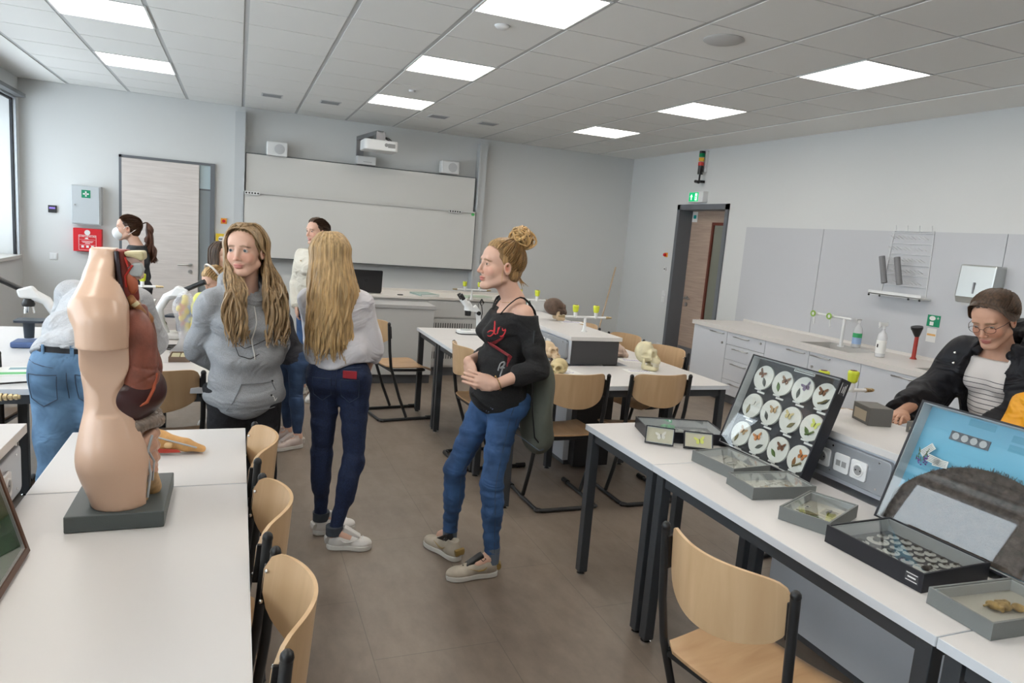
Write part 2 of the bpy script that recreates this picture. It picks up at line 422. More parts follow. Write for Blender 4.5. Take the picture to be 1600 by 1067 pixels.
for i in (0, 4, 8):
    for j in (-6, -3, 0, 3, 6):
        loc = (GX+(i+.5)*G, GY+(j+.5)*G, ZC)
        lb = LL.get((i, j), 'panel light in the ceiling behind the viewpoint'); g = None if (i, j) in LL else 'ceiling lights behind the viewpoint'
        if first: lamp0.location = loc; lamp0['label'] = lb; first = False; o = lamp0
        else: o = dup(lamp0, loc, 0, lb)
        if g: o['group'] = g
        elif 'group' in o: del o['group']
        if (i, j) in LL: o['group'] = 'square panel lights in the ceiling'
# ceiling vents
vent0 = thing('ceiling_vent', 'x', 'vent', group='small air vents in the ceiling near the whiteboard')
MB().box(-.11, -.10, -.006, .11, .10, .004).build('vent_frame', mat('vent_grey', (.55, .56, .57), .5), vent0)
sl = MB()
for k in range(6): sl.box(-.095, -.085+k*.030, -.009, .095, -.071+k*.030, -.005)
sl.build('vent_slats', mat('vent_slot', (.30, .31, .32), .6), vent0)
VP = [((.316, 8.42), 'leftmost small ceiling vent'), ((.931, 8.34), 'small ceiling vent left of the projector'), ((2.162, 8.25), 'small ceiling vent right of the projector'), ((2.779, 8.25), 'rightmost small ceiling vent')]
for k, ((x, y), lb) in enumerate(VP):
    if k == 0: vent0.location = (x, y, ZC); vent0['label'] = lb
    else: dup(vent0, (x, y, ZC), 0, lb)
m = MB().lathe([(.001, -.012), (.11, -.012), (.125, -.004), (.125, .004)])
o = m.build('ceiling_speaker', mat('speaker_grille_grey', (.50, .50, .49), .6), None, True); o.location = (2.795, 3.82, ZC); tag(o, 'round grey loudspeaker grille flush in the ceiling', 'speaker')
sd = MB().lathe([(.001, -.022), (.03, -.022), (.042, -.014), (.05, -.004), (.05, .003)]).build('smoke_detector', white_m, None, True)
sd.location = (1.536, 4.41, ZC); tag(sd, 'small white smoke detector on the ceiling', 'smoke detector')
sd = MB().lathe([(.001, -.02), (.03, -.018), (.035, .003)]).build('ceiling_sensor', white_m, None, True)
sd.location = (1.54, 6.93, ZC); tag(sd, 'tiny white sensor on a ceiling tile beyond the middle panel light', 'sensor')
# ---------------------------------------------------------------- windows in the left wall
for n, (a, b) in enumerate(WIN):
    xw = XL-.39
    m = MB()
    for z0, z1 in ((WZ0, WZ0+.06), (WZ1-.06, WZ1)): m.box(xw-.05, a, z0, xw+.05, b, z1)
    for y0 in [a, b-.07]+([(a+b)/2-.04] if n < 3 else [(a+b)/2-.04]): m.box(xw-.05, y0, WZ0, xw+.05, y0+.07, WZ1)
    o = m.build('window_%d' % (n+1), mat('window_frame_anthracite', (.02, .024, .032), .4)); struct(o)
    box('pane', mat('window_pane', (.95, .98, 1), .0, trans=1, ior=1.02, spec=.3), o, xw-.006, a+.07, WZ0+.06, xw+.006, b-.07, WZ1-.06)
    o = box('trim_%d' % (n+1), mat('sill_stone', (.52, .50, .47), .5), None, XL-.44, a, WZ0-.04, XL+.03, b, WZ0, .004); struct(o)
    o = MB().box(XL-.05, a, WZ1-.03, XL-.025, b, WZ1).box(XL-.05, a, WZ0, XL-.025, a+.03, WZ1).box(XL-.05, b-.03, WZ0, XL-.025, b, WZ1).build('trim_%d' % (n+5), mat('blind_rail', (.015, .017, .022), .4)); struct(o)
    o = MB().box(XL-.02, a, WZ1-.01, XL+.004, b, WZ1+.01).box(XL-.02, b-.006, WZ0, XL+.004, b+.03, WZ1).build('trim_%d' % (n+9), alu_m); struct(o)
    o = box('trim_%d' % (n+13), mat('blind_box', (.13, .135, .14), .5), None, XL, a, WZ1+.01, XL+.10, b, WZ1+.05); struct(o)
# ---------------------------------------------------------------- baseboards
for nm, a in (('baseboard_front', (XL, YF-.012, 0, XR, YF, .06)), ('baseboard_right', (XR-.012, 3, 0, XR, DY0-.1, .06)), ('baseboard_left', (XL, YB, 0, XL+.012, YF, .06))):
    struct(box(nm, greyf_m, None, *a))

# ---------------------------------------------------------------- left door with side light, in the front wall
o = MB().box(-1.335, YF-.03, 0, -1.305, YF, 2.19).box(-1.335, YF-.03, 2.16, -.285, YF, 2.19).box(-.335, YF-.045, 0, -.285, YF, 2.19).build('door_1', greyf_m); struct(o); d1 = o
lf = box('door_leaf', ydoor_m, d1, -1.30, YF-.075, .01, -.462, YF-.032, 2.155, .003)
box('side_light_panel', mat('sidelight_grey', (.30, .34, .36), .15), d1, -.46, YF-.012, 0, -.336, YF-.004, 1.86)
box('fanlight_pane', mat('sidelight_glass', (.50, .62, .66), .1), d1, -.46, YF-.014, 1.87, -.336, YF-.004, 2.16)
box('side_light_bar', greyf_m, d1, -.46, YF-.02, 1.855, -.336, YF-.003, 1.875)
h = MB().cyl((-.552, YF-.075, .93), (-.552, YF-.083, .93), .026).cyl((-.552, YF-.08, .93), (-.552, YF-.13, .93), .009).tube([(-.552, YF-.13, .93), (-.60, YF-.135, .93), (-.69, YF-.135, .928)], .01)
h.build('door_handle', steel_m, lf, True); MB().cyl((-.552, YF-.075, .845), (-.552, YF-.085, .845), .026).build('lock_plate', steel_m, lf, True)

# ---------------------------------------------------------------- right door in the right wall
fw = .09
m = MB().box(XR-.02, DY1-.02, 0, XR+.27, DY1+.04, DZ+.05).box(XR-.02, DY0-.04, 0, XR+.27, DY0+.02, DZ+.05).box(XR-.02, DY0-.04, DZ-.02, XR+.27, DY1+.04, DZ+.05)
o = m.build('door_2', greyf_m); struct(o); d2 = o
xl = XR+.20; gy0, gy1, gz0, gz1 = DY0+.13, DY0+.50, .42, 1.96
m = MB().box(xl, DY0+.02, .01, xl+.045, gy0, DZ-.02).box(xl, gy1, .01, xl+.045, DY1-.02, DZ-.02).box(xl, gy0, .01, xl+.045, gy1, gz0).box(xl, gy0, gz1, xl+.045, gy1, DZ-.02)
lf = m.build('door_leaf', rdoor_m, d2)
m = MB()
for a in ((gy0-.03, gz0-.03, gy0+.008, gz1+.03), (gy1-.008, gz0-.03, gy1+.03, gz1+.03), (gy0, gz0-.03, gy1, gz0+.008), (gy0, gz1-.008, gy1, gz1+.03)): m.box(xl-.008, a[0], a[1], xl+.05, a[2], a[3])
m.build('glazing_bead', mat('bead_redbrown', (.13, .03, .018), .4), lf)
box('pane', mat('door_pane', (.30, .31, .25), .12, trans=.35), lf, xl+.015, gy0, gz0, xl+.022, gy1, gz1)
box('kick_plate', mat('kick_grey', (.14, .14, .15), .4), lf, xl-.003, DY0+.03, .02, xl, DY1-.03, .26)
h = MB().cyl((xl, DY1-.11, .94), (xl-.01, DY1-.11, .94), .027).cyl((xl, DY1-.11, .94), (xl-.055, DY1-.11, .94), .009).tube([(xl-.055, DY1-.11, .94), (xl-.06, DY1-.16, .94), (xl-.06, DY1-.24, .938)], .01).cyl((xl, DY1-.11, .85), (xl-.01, DY1-.11, .85), .027)
h.build('door_handle', steel_m, lf, True)
s_ = box('door_sign', paper_m, lf, xl-.004, DY1-.14, 1.99, xl-.001, DY1-.025, 2.13)
MB().prism(rounded(.06, .05, .01, 4, DY1-.083, 2.06), xl-.0055, xl-.0035, 'yz').build('sign_mark', mat('turquoise', (.0, .35, .33), .5), s_)

# ---------------------------------------------------------------- fixtures on the front wall
yf = YF
def wallthing(name, label, cat, x, z, w=0): return thing(name, label, cat, (x, YF, z))
t = wallthing('thermostat', 'small square black room control panel beside the window', 'control panel', -2.02, 1.49)
box('housing', black_m, t, -.042, -.02, -.042, .042, 0, .042, .004); box('display', mat('violet_display', (.1, .06, .25), .3, emit=((.35, .25, .8), .6)), t, -.03, -.0215, .0, .03, -.0195, .022)
def switch(x, z, label, sy=0, loc=None, rot=0):
    t = thing('light_switch', label, 'light switch', loc or (x, YF, z), rot)
    box('frame', white_m, t, -.041, -.008, -.041, .041, 0, .041, .003); box('rocker', white_m, t, -.03, -.014, -.03, -.001, -.007, .03, .002); box('rocker', white_m, t, .001, -.014, -.03, .03, -.007, .03, .002); return t
switch(-2.02, .94, 'white double light switch on the front wall beside the window')
t = thing('first_aid_cabinet', 'pale grey metal first aid cabinet hanging above the red box', 'cabinet', (-1.656, YF, 1.562))
alu_grey = mat('cabinet_grey', (.50, .52, .53), .4)
box('body', alu_grey, t, -.15, -.13, -.225, .15, 0, .225, .003); dd = box('door', mat('cabinet_door_grey', (.47, .50, .52), .4), t, -.143, -.142, -.212, .135, -.131, .215, .002)
box('sign', green_m, dd, -.045, -.145, .085, .045, -.142, .175)
MB().box(-.008, -.1465, .1, .008, -.1445, .16).box(-.03, -.1465, .122, .03, -.1445, .138).build('cross', paper_m, dd)
MB().cyl((-.12, -.142, .0), (-.12, -.155, .0), .009).build('lock', steel_m, dd, True)
t = thing('fire_blanket_box', 'red fire blanket box with white printed lettering under the first aid cabinet', 'safety box', (-1.656, YF, 1.158))
bb = box('body', red_m, t, -.146, -.09, -.135, .146, 0, .135, .004)
MB().lathe([(.024, -.002), (.03, -.002), (.03, .002), (.024, .002)]).build('ring', white_m, t, True).rotation_euler = (PI/2, 0, 0)
t.children[-1].location = (0, -.093, .088); MB().cyl((0, -.091, .088), (0, -.0925, .088), .02).build('window', mat('dark_red', (.2, .01, .01), .4), t)
w_ = mat('print_white', (.8, .8, .8), .5)
fr_ = MB()
for a in ((-.09, .055, .09, .058), (-.09, -.118, .09, -.115), (-.09, -.118, -.087, .058), (.087, -.118, .09, .058), (-.082, .004, .082, .006), (-.082, -.058, .082, -.056)): fr_.box(a[0], -.0915, a[1], a[2], -.0895, a[3])
for x in (-.05, 0, .05): fr_.box(x-.013, -.0915, -.09, x+.013, -.0895, -.064)
fr_.box(-.06, -.0915, -.018, .06, -.0895, -.013); fr_.box(-.05, -.0915, -.03, .05, -.0895, -.025); fr_.box(-.025, -.0915, -.044, .025, -.0895, -.038)
fr_.prism([(-.03, .012), (.012, .012), (.005, .024), (-.008, .03), (-.022, .022)], -.0915, -.0895, 'xz')
fr_.build('printed_panel', w_, t)
flat_text('lettering', 'LÖSCHDECKE', .027, w_, t, (0, -.0915, .042), (PI/2, 0, 0))
t = thing('emergency_switch', 'small orange square emergency button left of the whiteboard', 'switch', (-.175, YF, 1.5))
box('plate', mat('orange_plate', (.75, .32, .03), .5), t, -.035, -.015, -.035, .035, 0, .035, .003); MB().cyl((0, -.015, 0), (0, -.04, 0), .02).build('button', red_m, t, True)
t = thing('gas_shutoff_box', 'yellow square key box on the wall behind the hoodie girl', 'switch box', (-.20, YF, 1.275))
box('plate', mat('yellow_plate', (.72, .50, .03), .5), t, -.065, -.05, -.065, .065, 0, .065, .006); MB().cyl((0, -.05, 0), (0, -.056, 0), .035).build('dial', white_m, t, True); box('key_slot', black_m, t, -.03, -.062, -.006, .03, -.055, .006)

# ---------------------------------------------------------------- whiteboard with two sliding panels on posts
t = thing('pylon_whiteboard', 'large double sliding whiteboard between two tall grey posts', 'whiteboard', (1.58, YF, .8)); tz = .8
for s in (-1, 1):
    MB().box(s*1.585-.055, -.14, -.5, s*1.585+.055, 0, 2.04).box(s*1.535-.012, -.17, -.45, s*1.535+.012, -.05, 2.04).build('post', mat('post_grey', (.52, .54, .55), .4), t)
def panel(x0, z0, x1, z1, y, nm):
    p = box(nm, board_m, t, x0, y, z0, x1, y+.02, z1)
    f = MB().box(x0-.008, y-.004, z1, x1+.008, y+.024, z1+.012).box(x0-.008, y-.004, z0-.012, x1+.008, y+.024, z0).box(x0-.008, y-.004, z0, x0, y+.024, z1).box(x1, y-.004, z0, x1+.008, y+.024, z1)
    f.build('panel_frame', mat('panel_frame_dark', (.10, .11, .115), .4, .3), p); return p
panel(-1.505, 1.02, 1.49, 1.555, -.13, 'upper_panel'); p = panel(-1.52, .285, 1.51, 1.075, -.19, 'lower_panel')
MB().box(-1.5, -.215, 1.072, 1.5, -.185, 1.092).build('pen_tray', mat('tray_alu', (.62, .62, .61), .3, .5), p)
for x in (-1.43, 1.2):
    mg = box('pen_holder', white_m, p, x-.09, -.235, 1.052, x+.09, -.216, 1.092, .004)
    q = MB()
    for k in range(5): q.cyl((x-.068+k*.034, -.235, 1.073), (x-.068+k*.034, -.238, 1.073), .011, n=8)
    q.build('holes', black_m, mg)
MB().cyl((1.47, -.192, 1.055), (1.47, -.205, 1.055), .022).build('magnet', mat('magnet_green', (.1, .55, .15), .4), p)
# speakers and projector above it
s0 = thing('wall_speaker', 'white wall loudspeaker above the left end of the whiteboard', 'speaker', (.43, YF-.14, 2.44), 0, 'white loudspeakers above the whiteboard')
box('cabinet', white_m, s0, -.125, -.08, -.085, .125, .08, .085, .014)
MB().lathe([(.001, .002), (.05, .002), (.062, 0), (.062, -.004)]).build('cone', mat('cone_grey', (.5, .51, .52), .6), s0, True).rotation_euler = (PI/2, 0, 0)
s0.children[-1].location = (.03, -.081, .0); box('bracket', alu_grey, s0, -.02, .08, -.03, .02, .14, .03)
dup(s0, (2.68, YF-.14, 2.46), 0, 'white wall loudspeaker above the right end of the whiteboard')
t = thing('projector', 'white short throw projector on a grey wall arm above the whiteboard', 'projector', (1.56, YF, 2.6))
arm_m = mat('arm_grey', (.22, .22, .23), .4, .5)
MB().box(-.13, -.06, -.11, -.04, 0, .13).build('wall_plate', arm_m, t)
MB().bar((-.09, -.02, .11), (.05, -.72, .13), .09, .05).build('arm', arm_m, t); MB().box(-.01, -.8, .04, .1, -.62, .13).build('mount', arm_m, t)
b_ = MB().prism(rounded(.42, .36, .05, 5, .05, -.66), -.09, .035).build('projector_body', white_m, t, bevel=.012)
MB().cyl((.11, -.84, -.02), (.11, -.846, -.02), .022).box(.13, -.842, -.05, .22, -.839, .0).build('vent', mat('vent_dk', (.25, .25, .25), .5), b_)
c = MB()
for k in range(3): c.tube([(.02+.03*k, -.55, .12), (.14+.03*k, -.5, .10), (.2+.02*k, -.56, .06), (.17+.02*k, -.6, .0)], .006, 6)
c.tube([(-.06, -.1, -.05), (0, -.25, .0), (.02, -.5, .03)], .008, 6).build('cables', black_m, t, True)
t = thing('projector_box', 'small white electronics box mounted under the projector arm', 'box', (1.555, YF, 2.43))
box('housing', white_m, t, -.125, -.17, -.055, .115, 0, .05, .006); box('label_strip', mat('strip_grey', (.4, .4, .4), .5), t, -.05, -.172, -.025, .06, -.169, -.017)

# ---------------------------------------------------------------- fixtures on the right wall (local +y of the thing points into the room is -x)
def rwall(name, label, cat, y, z): return thing(name, label, cat, (XR, y, z), -PI/2)       # local x runs towards -y, local -y points into the room
t = rwall('exit_sign', 'lit green emergency exit sign above the grey framed door', 'exit sign', 7.84, 2.30)
box('housing', white_m, t, -.15, -.075, -.07, .17, 0, .07, .003)
f = box('face', mat('exit_face', (.0, .3, .12), .4, emit=((.0, .5, .16), .9)), t, -.13, -.078, -.058, .07, -.0745, .058)
pm = mat('exit_picto', (.9, .9, .9), .5, emit=((.8, 1, .9), 1.0))
MB().prism([(-.10, 0), (-.075, .035), (-.05, 0), (-.068, 0), (-.068, -.04), (-.082, -.04), (-.082, 0)], -.0805, -.078, 'xz').box(.005, -.0805, -.045, .045, -.078, .045).build('pictogram', pm, f)
MB().prism([(.012, -.03), (.02, 0), (.012, .012), (.03, .018), (.034, .0), (.028, -.01), (.036, -.035), (.03, -.035), (.022, -.012), (.018, -.035)], -.082, -.0804, 'xz').build('runner', green_m, f)
t = rwall('signal_tower', 'stacked signal light, green, amber and red over black, high on the wall', 'signal light', 7.8, 2.72)
for k, (cc, nm) in enumerate((((.0, .22, .07), 'green_lens'), ((.75, .42, .02), 'amber_lens'), ((.55, .02, .01), 'red_lens'))):
    MB().cyl((0, -.07, .09-k*.055), (0, -.07, .135-k*.055), .036).build(nm, mat(nm, cc, .25), t, True)
MB().cyl((0, -.07, .135), (0, -.07, .165), .037).cyl((0, -.07, -.13), (0, -.07, -.022), .034).cyl((0, -.07, -.13), (0, -.07, -.21), .012).build('column', black_m, t, True)
MB().box(-.03, -.08, -.235, .03, 0, -.205).cyl((-.05, -.09, -.22), (.05, -.11, -.235), .02).build('bracket', black_m, t); box('back_plate', white_m, t, -.03, -.03, -.1, .05, 0, .17)
t = rwall('emergency_button', 'small red emergency button on the right wall left of the door', 'switch', 8.46, 1.51)
box('plate', mat('orange_plate', (.75, .32, .03), .5), t, -.03, -.015, -.03, .03, 0, .03); MB().cyl((0, -.015, 0), (0, -.045, 0), .022).build('button', red_m, t, True)
t = rwall('key_switch', 'tiny grey key switch below the red emergency button', 'switch', 8.45, 1.31); box('plate', white_m, t, -.025, -.012, -.025, .025, 0, .025); MB().cyl((0, -.012, 0), (0, -.02, 0), .011).build('lock', arm_m, t)
switch(0, 0, 'upper white switch of the pair left of the right door', loc=(XR, 8.42, .96), rot=-PI/2)['group'] = 'switch pair left of the right door'
t = switch(0, 0, 'lower white switch of the pair left of the right door', loc=(XR, 8.42, .876), rot=-PI/2); t['group'] = 'switch pair left of the right door'
t = rwall('wall_socket', 'white power socket low on the right wall near the corner', 'socket', 8.41, .21); box('frame', white_m, t, -.04, -.01, -.04, .04, 0, .04, .003); MB().cyl((0, -.0105, 0), (0, -.0115, 0), .022).build('insert', mat('socket_in', (.5, .5, .5), .5), t)
# splash panels
yy = [6.83, 5.63, 3.75, 2.4]
for n in range(3):
    o = box('trim_%d' % (20+n), mat('splash_panel', (.50, .51, .535), .35), None, XR-.014, yy[n+1]+.003, .80, XR-.001, yy[n]-.003, 1.93); struct(o)

# ---------------------------------------------------------------- sink counter along the right wall
CX, CZ = 4.93, .82
ed = [6.62, 6.03, 5.44, 4.86, 4.28, 3.70, 3.12, 2.54]
sinks = [(4.55, 5.15, 'a'), (3.3, 3.9, 'b')]
m = MB(); y = [2.5]+[v for s in sorted(sinks) for v in s[:2]]+[6.65]
for k in range(0, len(y), 2): m.box(CX-.03, y[k], CZ-.045, XR-.015, y[k+1], CZ)
for s in sinks: m.box(CX-.03, s[0], CZ-.045, CX+.12, s[1], CZ).box(XR-.2, s[0], CZ-.045, XR-.015, s[1], CZ)
m.box(XR-.035, 2.5, CZ, XR-.015, 6.65, CZ+.025)
o = m.build('worktop', mat('counter_top', (.66, .63, .60), .35)); tag(o, 'long cream worktop with sinks running along the right wall', 'worktop')
for a, b, c in sinks:
    m = MB(); z = CZ-.14; x0, x1 = CX+.12, XR-.2
    x0 += .003; x1 -= .003; a += .003; b -= .003; m.box(x0, a, z-.01, x1, b, z).box(x0, a, z, x0+.008, b, CZ-.001).box(x1-.008, a, z, x1, b, CZ-.001).box(x0+.008, a, z, x1-.008, a+.008, CZ-.001).box(x0+.008, b-.008, z, x1-.008, b, CZ-.001)
    m.cyl((x0+.2, (a+b)/2, z), (x0+.2, (a+b)/2, z+.004), .03)
    o = m.build('sink', mat('sink_ceramic', (.5, .49, .47), .3)); tag(o, 'sink basin sunk in the worktop below the wall tap' if c == 'a' else 'sink basin sunk in the worktop below the paper towel dispenser', 'sink')
def handle(par, y0, y1, z):
    MB().cyl((CX-.045, y0, z), (CX-.045, y1, z), .006, n=8).cyl((CX-.045, y0+.012, z), (CX-.015, y0+.012, z), .005, n=8).cyl((CX-.045, y1-.012, z), (CX-.015, y1-.012, z), .005, n=8).build('handle', steel_m, par, True)
def knob(par, y, z): MB().cyl((CX-.02, y, z), (CX-.034, y, z), .011, n=12).build('lock', steel_m, par, True)
labs = ['white base cabinet at the far end of the sink counter, beside the door', 'white four drawer unit in the sink counter', 'white base cabinet under the left part of the first sink',
        'white base cabinet with lock under the tap', 'white base cabinet right of the butterfly display', 'white base cabinet with lock at the black coat woman', 'white base cabinet behind the black coat woman']
for n in range(7):
    y0, y1 = ed[n+1], ed[n]
    t = thing('drawer_unit' if n == 1 else 'base_cabinet', labs[n], 'cabinet', (0, 0, 0), 0, 'white cabinets of the sink counter')
    box('carcass', cab_m, t, CX, y0+.001, .1, XR-.02, y1-.001, CZ-.23); box('plinth', plinth_m, t, CX+.05, y0+.001, 0, XR-.02, y1-.001, .1)
    if n == 1:
        zs = [.105, .265, .48, .64, .772]
        for k in range(4):
            d = box('drawer', cab_m, t, CX-.018, y0+.003, zs[k]+.002, CX-.0005, y1-.003, zs[k+1]-.002, .0015); handle(d, (y0+y1)/2-.07, (y0+y1)/2+.16, zs[k+1]-.035)
            if k == 3: knob(d, y0+.06, zs[k+1]-.04)
    else:
        d = box('door', cab_m, t, CX-.018, y0+.003, .105, CX-.0005, y1-.003, .772, .0015)
        left = n in (0, 2, 4, 6)
        handle(d, y0+.04, y0+.26, .745) if left else handle(d, y1-.26, y1-.04, .745)
        if n in (0, 3, 5): knob(d, y0+.06 if left else y1-.06, .645)
# tap on the wall: two green ringed outlets on a bar
t = thing('wall_tap', 'white laboratory tap with two green ringed outlets above the counter', 'tap', (5.3, 5.0, CZ))
MB().cyl((0, -.12, 0), (0, -.12, .27), .014).cyl((0, -.12, 0), (0, -.12, .015), .03).build('riser', white_m, t, True)
br = MB().cyl((0, -.2, .27), (0, .28, .27), .011).build('crossbar', white_m, t, True)
for yv in (.02, .22):
    MB().cyl((0, yv, .27), (-.05, yv, .27), .018).build('valve', white_m, t, True); MB().tube([(-.05+.0, yv+.024*math.cos(a), .27+.024*math.sin(a)) for a in np.linspace(0, 2*PI, 17)[:-1]], .008, 8, closed=True).build('green_ring', mat('lime_ring', (.25, .42, .08), .4), t, True)
    MB().cyl((-.03, yv, .26), (-.03, yv-.01, .17), .009, .006).build('outlet', white_m, t, True)
def bottle(name, label, loc, spray, h=.2):
    t = thing(name, label, 'bottle', loc); b = mat('clear_plastic', (.75, .76, .78), .25, alpha=.75)
    MB().lathe([(.001, 0), (.038, .001), (.04, .01), (.04, h*.6), (.033, h*.72), (.014, h*.82), (.014, h*.88)]).build('body', b, t, True)
    if spray: MB().cyl((0, 0, h*.88), (0, 0, h*.97), .016).bar((0, .035, h*1.02), (0, -.055, h*1.02), .022, .03).bar((0, -.035, h*1.0), (0, -.055, h*.9), .01, .01).build('spray_head', white_m, t)
    else: MB().cyl((0, 0, h*.88), (0, 0, h), .012).bar((0, .02, h), (0, -.04, h), .014, .012).build('pump', white_m, t)
    MB().lathe([(.0405, h*.12), (.0405, h*.52)]).build('label', mat('bottle_blue', (.35, .5, .75), .5) if not spray else paper_m, t, True)
    if not spray: MB().lathe([(.041, h*.36), (.041, h*.52)]).build('label_band', mat('band_green', (.05, .4, .15), .5), t, True)
    else: MB().prism(rounded(.012, .03, .003, 2, 0, h*.35), -.0425, -.041, 'xz').build('label_print', black_m, t)
    t.rotation_euler = (0, 0, -PI/2); return t
bottle('soap_bottle', 'small clear soap dispenser with green and blue label by the wall tap', (5.47, 4.86, CZ+.002), False, .26); bottle('spray_bottle', 'clear plastic spray bottle on the counter under the drying rack', (5.2, 4.36, CZ+.002), True, .28)
# drying rack
t = rwall('drying_rack', 'white wire drying rack hanging on the wall above the counter', 'drying rack', 4.58, 1.36); wm = mat('white_wire', (.68, .69, .70), .4)
m = MB().tube([(-.24, -.02, 0), (-.2, -.02, .57), (.2, -.02, .57), (.22, -.02, 0)], .005, 6)
for k in range(6): m.cyl((-.215+.0*k, -.025, .08+.095*k), (.21, -.025, .08+.095*k), .003, n=6)
m.build('frame', wm, t, True)
for i in range(5):
    for k in range(9): MB().cyl((-.17+k*.042, -.03, .1+i*.1), (-.17+k*.042, -.10, .125+i*.1), .0022, n=5).build('peg', wm, t)
for k in range(4): MB().cyl((-.18+k*.12, -.025, .57), (-.18+k*.12, -.035, .62), .003, n=5).build('peg', wm, t)
MB().box(-.28, -.14, -.025, .27, -.01, -.012).box(-.28, -.14, -.02, .27, -.134, .015).build('drip_tray', white_m, t)
q = MB()
for x in (-.27, -.15, .15, .26): q.ball((x, -.14, -.03), .01, 8, 5)
q.build('tray_feet', black_m, t)
for k, x in enumerate((-.2, -.04)):
    o = MB().cyl((0, 0, 0), (.07, -.0, -.24), .026, n=16).build('graduated_tube', mat('tube_grey', (.19, .19, .2), .5), None, True)
    o.location = (XR-.13, 4.58-x, 1.36+.33); o.rotation_euler = (0, 0, -PI/2); tag(o, ['left', 'right'][k]+' dark grey plastic cylinder slanting on the drying rack', 'tube', 'grey cylinders on the drying rack')
# towel dispenser
t = rwall('towel_dispenser', 'brushed steel paper towel dispenser on the right wall', 'dispenser', 3.86, 1.36)
MB().prism([(0, 0), (-.13, 0), (-.15, .05), (-.13, .31), (0, .31)], -.15, .15, 'yz').build('housing', mat('satin_steel', (.52, .54, .53), .32, .9), t, bevel=.012)
MB().box(-.006, -.152, .08, .006, -.139, .17).build('level_slot', arm_m, t); box('outlet', mat('outlet_white', (.5, .5, .5), .5), t, -.1, -.12, -.02, .1, -.03, .004)
# eye wash
t = rwall('safety_sign', 'green and white eyewash sign on the splash panel', 'sign', 4.25, 1.165)
box('plate', green_m, t, -.06, -.018, -.05, .06, -.015, .05); MB().ball((-.012, -.0185, .022), (.03, .001, .02), 12, 6).box(-.03, -.02, -.04, .005, -.018, -.008).box(.03, -.02, .024, .05, -.018, .03).box(.037, -.02, .016, .043, -.018, .038).build('pictogram', paper_m, t)
t = rwall('notice_sheet', 'small white and orange notice under the green eyewash sign', 'notice', 4.25, 1.04); box('sheet', paper_m, t, -.045, -.0165, -.06, .045, -.015, .06); box('orange_band', mat('notice_orange', (.8, .45, .15), .5), t, -.04, -.0175, -.005, .04, -.0165, .012)
t = thing('eyewash_shower', 'red handled eyewash hand shower with black head on the counter', 'eyewash', (5.5, 4.27, CZ+.002))
MB().tube([(0, 0, 0), (0, 0, .02), (0, .0, .2)], [.03, .017, .017], 12).build('handle', mat('dark_red_grip', (.35, .03, .02), .4), t, True); MB().cyl((0, 0, .2), (-.015, 0, .265), .02, .045).cyl((-.015, 0, .265), (-.02, 0, .285), .048).build('head', black_m, t, True)
# broom in the corner
o = MB().cyl((0, 0, 0), (.45, .36, 1.25), .012, n=10).build('broom_stick', wood('stick_wood', (.5, .36, .24), (.6, .45, .3)), None, True)
o.location = (5.0, 9.13, 0); tag(o, 'bare wooden broom stick leaning in the far corner', 'broom')
# ================================================================ tables, service units, benches
TZ = .75
def table(name_label, x0, y0, x1, y1, group='white topped school laboratory tables'):
    t = thing('lab_table', name_label, 'table', ((x0+x1)/2, (y0+y1)/2, 0), 0, group)
    w, d = (x1-x0)/2-.001, (y1-y0)/2-.001
    tp = box('table_top', lam_m, t, -w, -d, TZ-.028, w, d, TZ, .0015)
    e = MB().box(-w-.0012, -d, TZ-.027, -w+.001, d, TZ-.0012).box(w-.001, -d, TZ-.027, w+.0012, d, TZ-.0012).box(-w, -d-.0012, TZ-.027, w, -d+.001, TZ-.0012).box(-w, d-.001, TZ-.027, w, d+.0012, TZ-.0012)
    e.build('edge_band', edge_m, tp)
    i = .012
    for sx in (-1, 1):
        for sy in (-1, 1):
            cx, cy = sx*(w-i-.022), sy*(d-i-.022)
            lg = box('leg', dark_m, t, cx-.022, cy-.022, .015, cx+.022, cy+.022, TZ-.03, .003)
            MB().lathe([(.001, 0), (.022, 0), (.022, .006), (.008, .01), (.008, .016)], (cx, cy, 0), 14).build('foot', chrome_m, lg, True)
    m = MB()
    for s in (-1, 1): m.box(-w+.06, s*(d-i-.022)-.012, TZ-.075, w-.06, s*(d-i-.022)+.012, TZ-.03); m.box(s*(w-i-.022)-.012, -d+.06, TZ-.075, s*(w-i-.022)+.012, d-.06, TZ-.03)
    m.build('apron', dark_m, t); return t
table('short table ending the right hand display row, with two small framed butterflies', 1.56, 2.262, 2.15, 2.85)
table('long table at the right carrying the butterfly and insect display cases', 1.56, 1.03, 2.15, 2.258)
table('table at the bottom right corner under the last grey insect case', 1.56, -.2, 2.15, 1.026)
table('short table at the far end of the left foreground row, with the foot model', -.565, 2.302, .04, 2.93)
table('large white foreground table carrying the anatomical torso', -.565, 1.0, .04, 2.298)
table('white table cut by the bottom left picture edge', -.565, -.25, .04, .996)
table('wide white table with the skulls behind the woman in black', 1.47, 3.62, 3.02, 4.24)
table('table beside the woman in black, between the aisle and the skull service unit', 1.47, 4.244, 2.1, 5.27)
table('small table with the white stereo microscope', 1.47, 5.274, 2.1, 5.9)
table('table on the far side of the skull service unit', 2.62, 4.244, 3.02, 5.4)
table('white table with papers and a microscope behind the bending man', -1.5, 3.64, .0, 4.26)
table('table on the window side behind the bending man', -1.5, 4.264, -1.02, 5.45)
table('table with the slide box behind the girl in the grey hoodie', -.52, 4.264, .0, 5.45)
table('table behind the sockets unit, on the side of the black coat woman', 2.64, 1.03, 3.08, 2.3)
